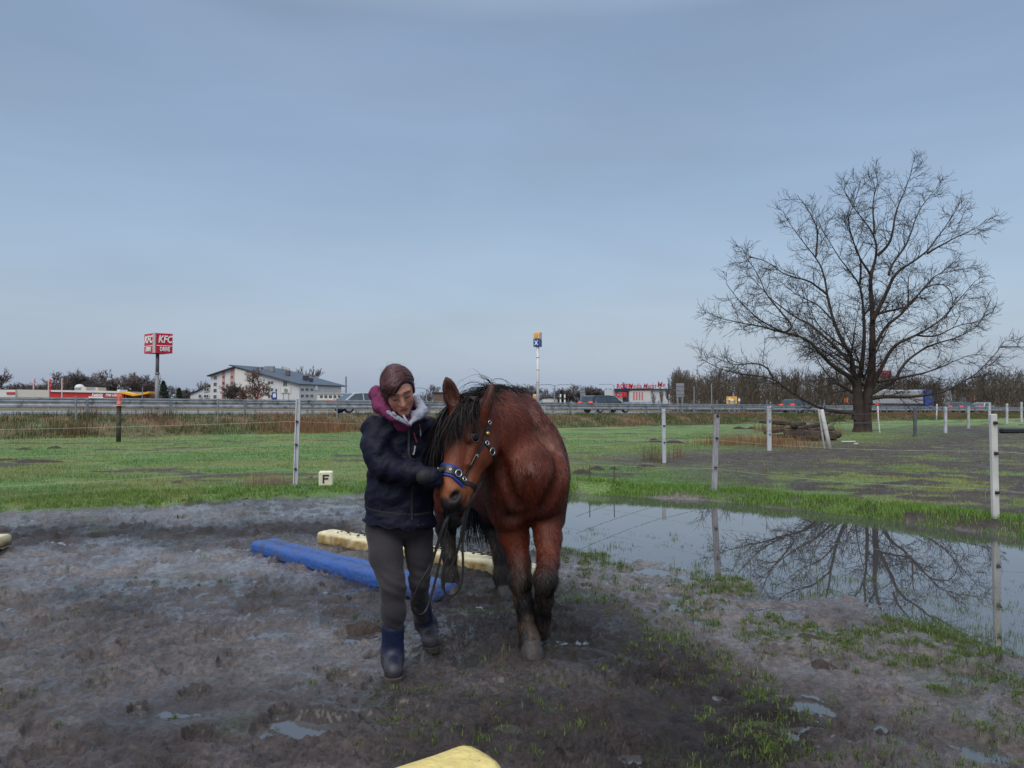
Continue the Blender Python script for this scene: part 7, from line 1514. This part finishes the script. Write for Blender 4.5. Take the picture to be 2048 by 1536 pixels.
for i, (px, top, d, kd, ws, lb) in enumerate([(-10, 735, 210, 0, 1, 'bare tree cut by the left edge of the picture'), (30, 765, 260, 3, 1.4, 'low bare tree above the left end of the restaurant'), (60, 768, 260, 1, 1.4, 'low bare tree between the flagpoles at left'), (95, 764, 240, 3, 1.3, 'low bare tree behind the middle flagpole'), (118, 744, 220, 1, 1.1, 'bare tree left in the tall group over the restaurant'), (138, 737, 215, 0, 1.0, 'tallest wide bare tree over the restaurant roof units'), (160, 742, 220, 3, 1.1, 'bare tree with dense crown over the roof units'), (202, 740, 225, 1, .9, 'round-topped reddish bare tree in the middle of the group'), (182, 755, 215, 3, 1.3, 'lower dense bare tree between the two round crowns'), (232, 748, 225, 0, 1.1, 'bare tree just right of the round-topped one'), (262, 747, 215, 1, 1.1, 'bare tree left of the red sign pole'), (288, 744, 210, 3, 1.05, 'bare tree right behind the red sign pole'), (303, 752, 220, 0, 1., 'bare tree touching the right side of the red sign pole'), (345, 772, 240, 1, 1.2, 'pale low bare tree right of the conifer'), (362, 776, 240, 3, 1.2, 'low bare tree between conifer and white building'), (378, 780, 235, 0, 1.2, 'low bare tree at the left wing of the white building'), (404, 762, 280, 2, .8, 'thin bare tree behind the left wing'), (446, 733, 290, 4, .8, 'thin tree top above the left roof of the white building'), (612, 733, 290, 2, .95, 'slender bare tree behind the right end of the blue-grey roof'), (868, 770, 200, 1, 1.1, 'bare tree between the person and the horse ear'), (1040, 768, 230, 3, 1.2, 'bare tree left of the slim mast'), (1062, 769, 230, 1, 1.2, 'bare tree right behind the slim mast'), (1098, 782, 260, 0, 1.3, 'low bare tree near the double-arm lamp'), (1150, 769, 240, 1, 1.2, 'bare tree left of the grey road sign back'), (1135, 775, 240, 3, 1.2, 'bare tree right of the double-arm lamp'), (1188, 771, 240, 3, 1.3, 'bare tree over the roof of the dark estate car'), (1208, 778, 240, 0, 1.3, 'low bare tree just left of the retail hall'), (1090, 779, 260, 1, 1.2, 'low bare tree between mast and lamp')]):
    far_tree(px, top-2, d, kd, lb, ws*1.35, mc=M_ftr2 if 'reddish' in lb else None)
far_tree(507, 733, 200, 1, 'bushy red-brown tree standing in front of the white building', 1.15, mc=M_ftr2)
far_tree(486, 768, 196, 0, 'low spreading bare tree left of the red-brown tree', 1.5, mc=M_ftr2)
far_tree(458, 762, 205, 3, 'dark branchy tree in front of the salmon stripes', 1.1)
for i, (px, top, d, kd, ws) in enumerate([(1306, 770, 150, 4, .7), (1322, 760, 148, 4, .7), (1338, 752, 150, 4, 1.1), (1355, 732, 155, 2, .8), (1372, 745, 150, 4, 1.2), (1392, 750, 145, 2, .8), (1408, 757, 140, 4, 1.2)]):
    far_tree(px, top, d, kd, ['slender birch-like tree nearest the retail hall', 'thin pale tree in front of the retail hall roof letters', 'thin pale tree left of the lattice tower', 'tallest thin tree reaching above the lattice tower', 'thin pale tree right of the lattice tower', 'thin pale tree before the white box on the skyline', 'thin pale tree where the dark wood begins'][i], ws, mt=M_ftb, mc=M_ftw)
for px, lb in ((1965, 'thin birch in front of the right end of the wood'), (1982, 'second thin birch near the right edge of the picture'), (2020, 'third thin birch at the right edge of the picture')): far_tree(px, 758+(px % 7), 120, 4, lb, .9, mt=M_ftb)
# conifer
def conifer(px, top, d, label):
    a = P(px, top, d); t = thing('conifer', label, 'tree', (a[0], d, .4)); Hh = a[2]-.4; MB().tube([(0, 0, 0), (0, 0, Hh*.95)], [.2, .05], 7).build('trunk', M_ftr, t); n = 5000; f = rng.random(n)**.8; z = Hh*(.08+.92*f); r = (1-f)**.7*Hh*.30*rng.uniform(.3, 1, n); a_ = rng.uniform(0, 6.28, n)
    p = np.stack([r*np.cos(a_), r*np.sin(a_), z], 1); s = rng.uniform(.08, .25, (n, 1)); d1 = rng.normal(size=(n, 3)); d2 = rng.normal(size=(n, 3)); V = np.stack([p, p+d1*s, p+d2*s], 1).reshape(-1, 3); npmesh('crown', V, np.arange(3*n).reshape(-1, 3), mat('conifer_green', (.025, .045, .025), rough=.8, var=.3), t, smooth=False)
conifer(327, 763, 190, 'dark green conifer right of the red sign pole'); conifer(358, 778, 195, 'smaller dark conifer left of the white building'); conifer(1123, 783, 220, 'small dark conifer right of the double-arm lamp')
# the dark wood on the right, one mass
paths = []; R3 = np.random.default_rng(5)
for k in range(620):
    f = R3.random(); px = 1345+f*805; d = R3.uniform(105, 185)
    tt = np.interp(px, [1290, 1330, 1400, 1450, 1520, 1640, 1700, 1800, 1850, 1900, 1960, 2048, 2150], [772, 764, 757, 752, 752, 751, 757, 757, 764, 768, 752, 756, 752]); top = tt+R3.uniform(-5, 16)
    if px > 1880 and px < 1950 and R3.random() < .5: continue
    a = P(px, top, d); b = np.array([a[0], d, .3]); Hh = a[2]-.3; n = 6; pts = b+np.linspace(0, 1, n)[:, None]*(a-b)+np.cumsum(R3.normal(0, .10, (n, 3)), 0)*[1, 1, 0]; paths.append((pts, np.linspace(.11, .03, n), 4))
    for j in range(9):
        q = pts[0]+(pts[-1]-pts[0])*R3.uniform(.15, .98); L = R3.uniform(.8, 2.3); p2, r2 = shoot(R3, q, np.array([R3.normal(0, .7), R3.normal(0, .7), .8]), L, .05, up=.2, wob=.2, step=L/4); paths.append((p2, np.maximum(r2, .03), 3))
        for i in (1, 2, 3, 3): p3, r3 = shoot(R3, p2[i], unit(R3.normal(0, .8, 3)+[0, 0, .5]), R3.uniform(.5, 1.3), .035, step=.4); paths.append((p3, np.maximum(r3, .025), 3))
o = tubes('bare_wood', paths, M_ftg); tag(o, 'dense dark leafless wood along the far side of the motorway at right', 'wood', kind='stuff')
# undergrowth below the wood and low hedge far off
n = 60000; px = np.r_[rng.uniform(1340, 2250, n), rng.uniform(-300, 1340, 14000)]; d = np.r_[rng.uniform(100, 190, n), rng.uniform(240, 330, 14000)]; hh = np.where(px > 1340, rng.random(len(px))**1.6*4.0, rng.random(len(px))*2.6*(.4+fbm(px*.02, px*0, seed=9)))+.2
p = np.stack([(px-1024)/F*d, d, hh+.3], 1); m_ = len(p); s = rng.uniform(.1, .35, (m_, 1)); d1 = rng.normal(size=(m_, 3))*[.5, .5, 1.6]; d2 = rng.normal(size=(m_, 3))*.6; V = np.stack([p, p+d1*s, p+d2*s*.5], 1).reshape(-1, 3); c_ = gcols(m_, (.06, .05, .036), (.12, .09, .065))
tag(npmesh('undergrowth', V, np.arange(3*m_).reshape(-1, 3), M_gr, attrs={'Col': np.repeat(c_, 3, 0)}, smooth=False), 'low dark brush and hedges beyond the motorway', 'undergrowth', kind='stuff')
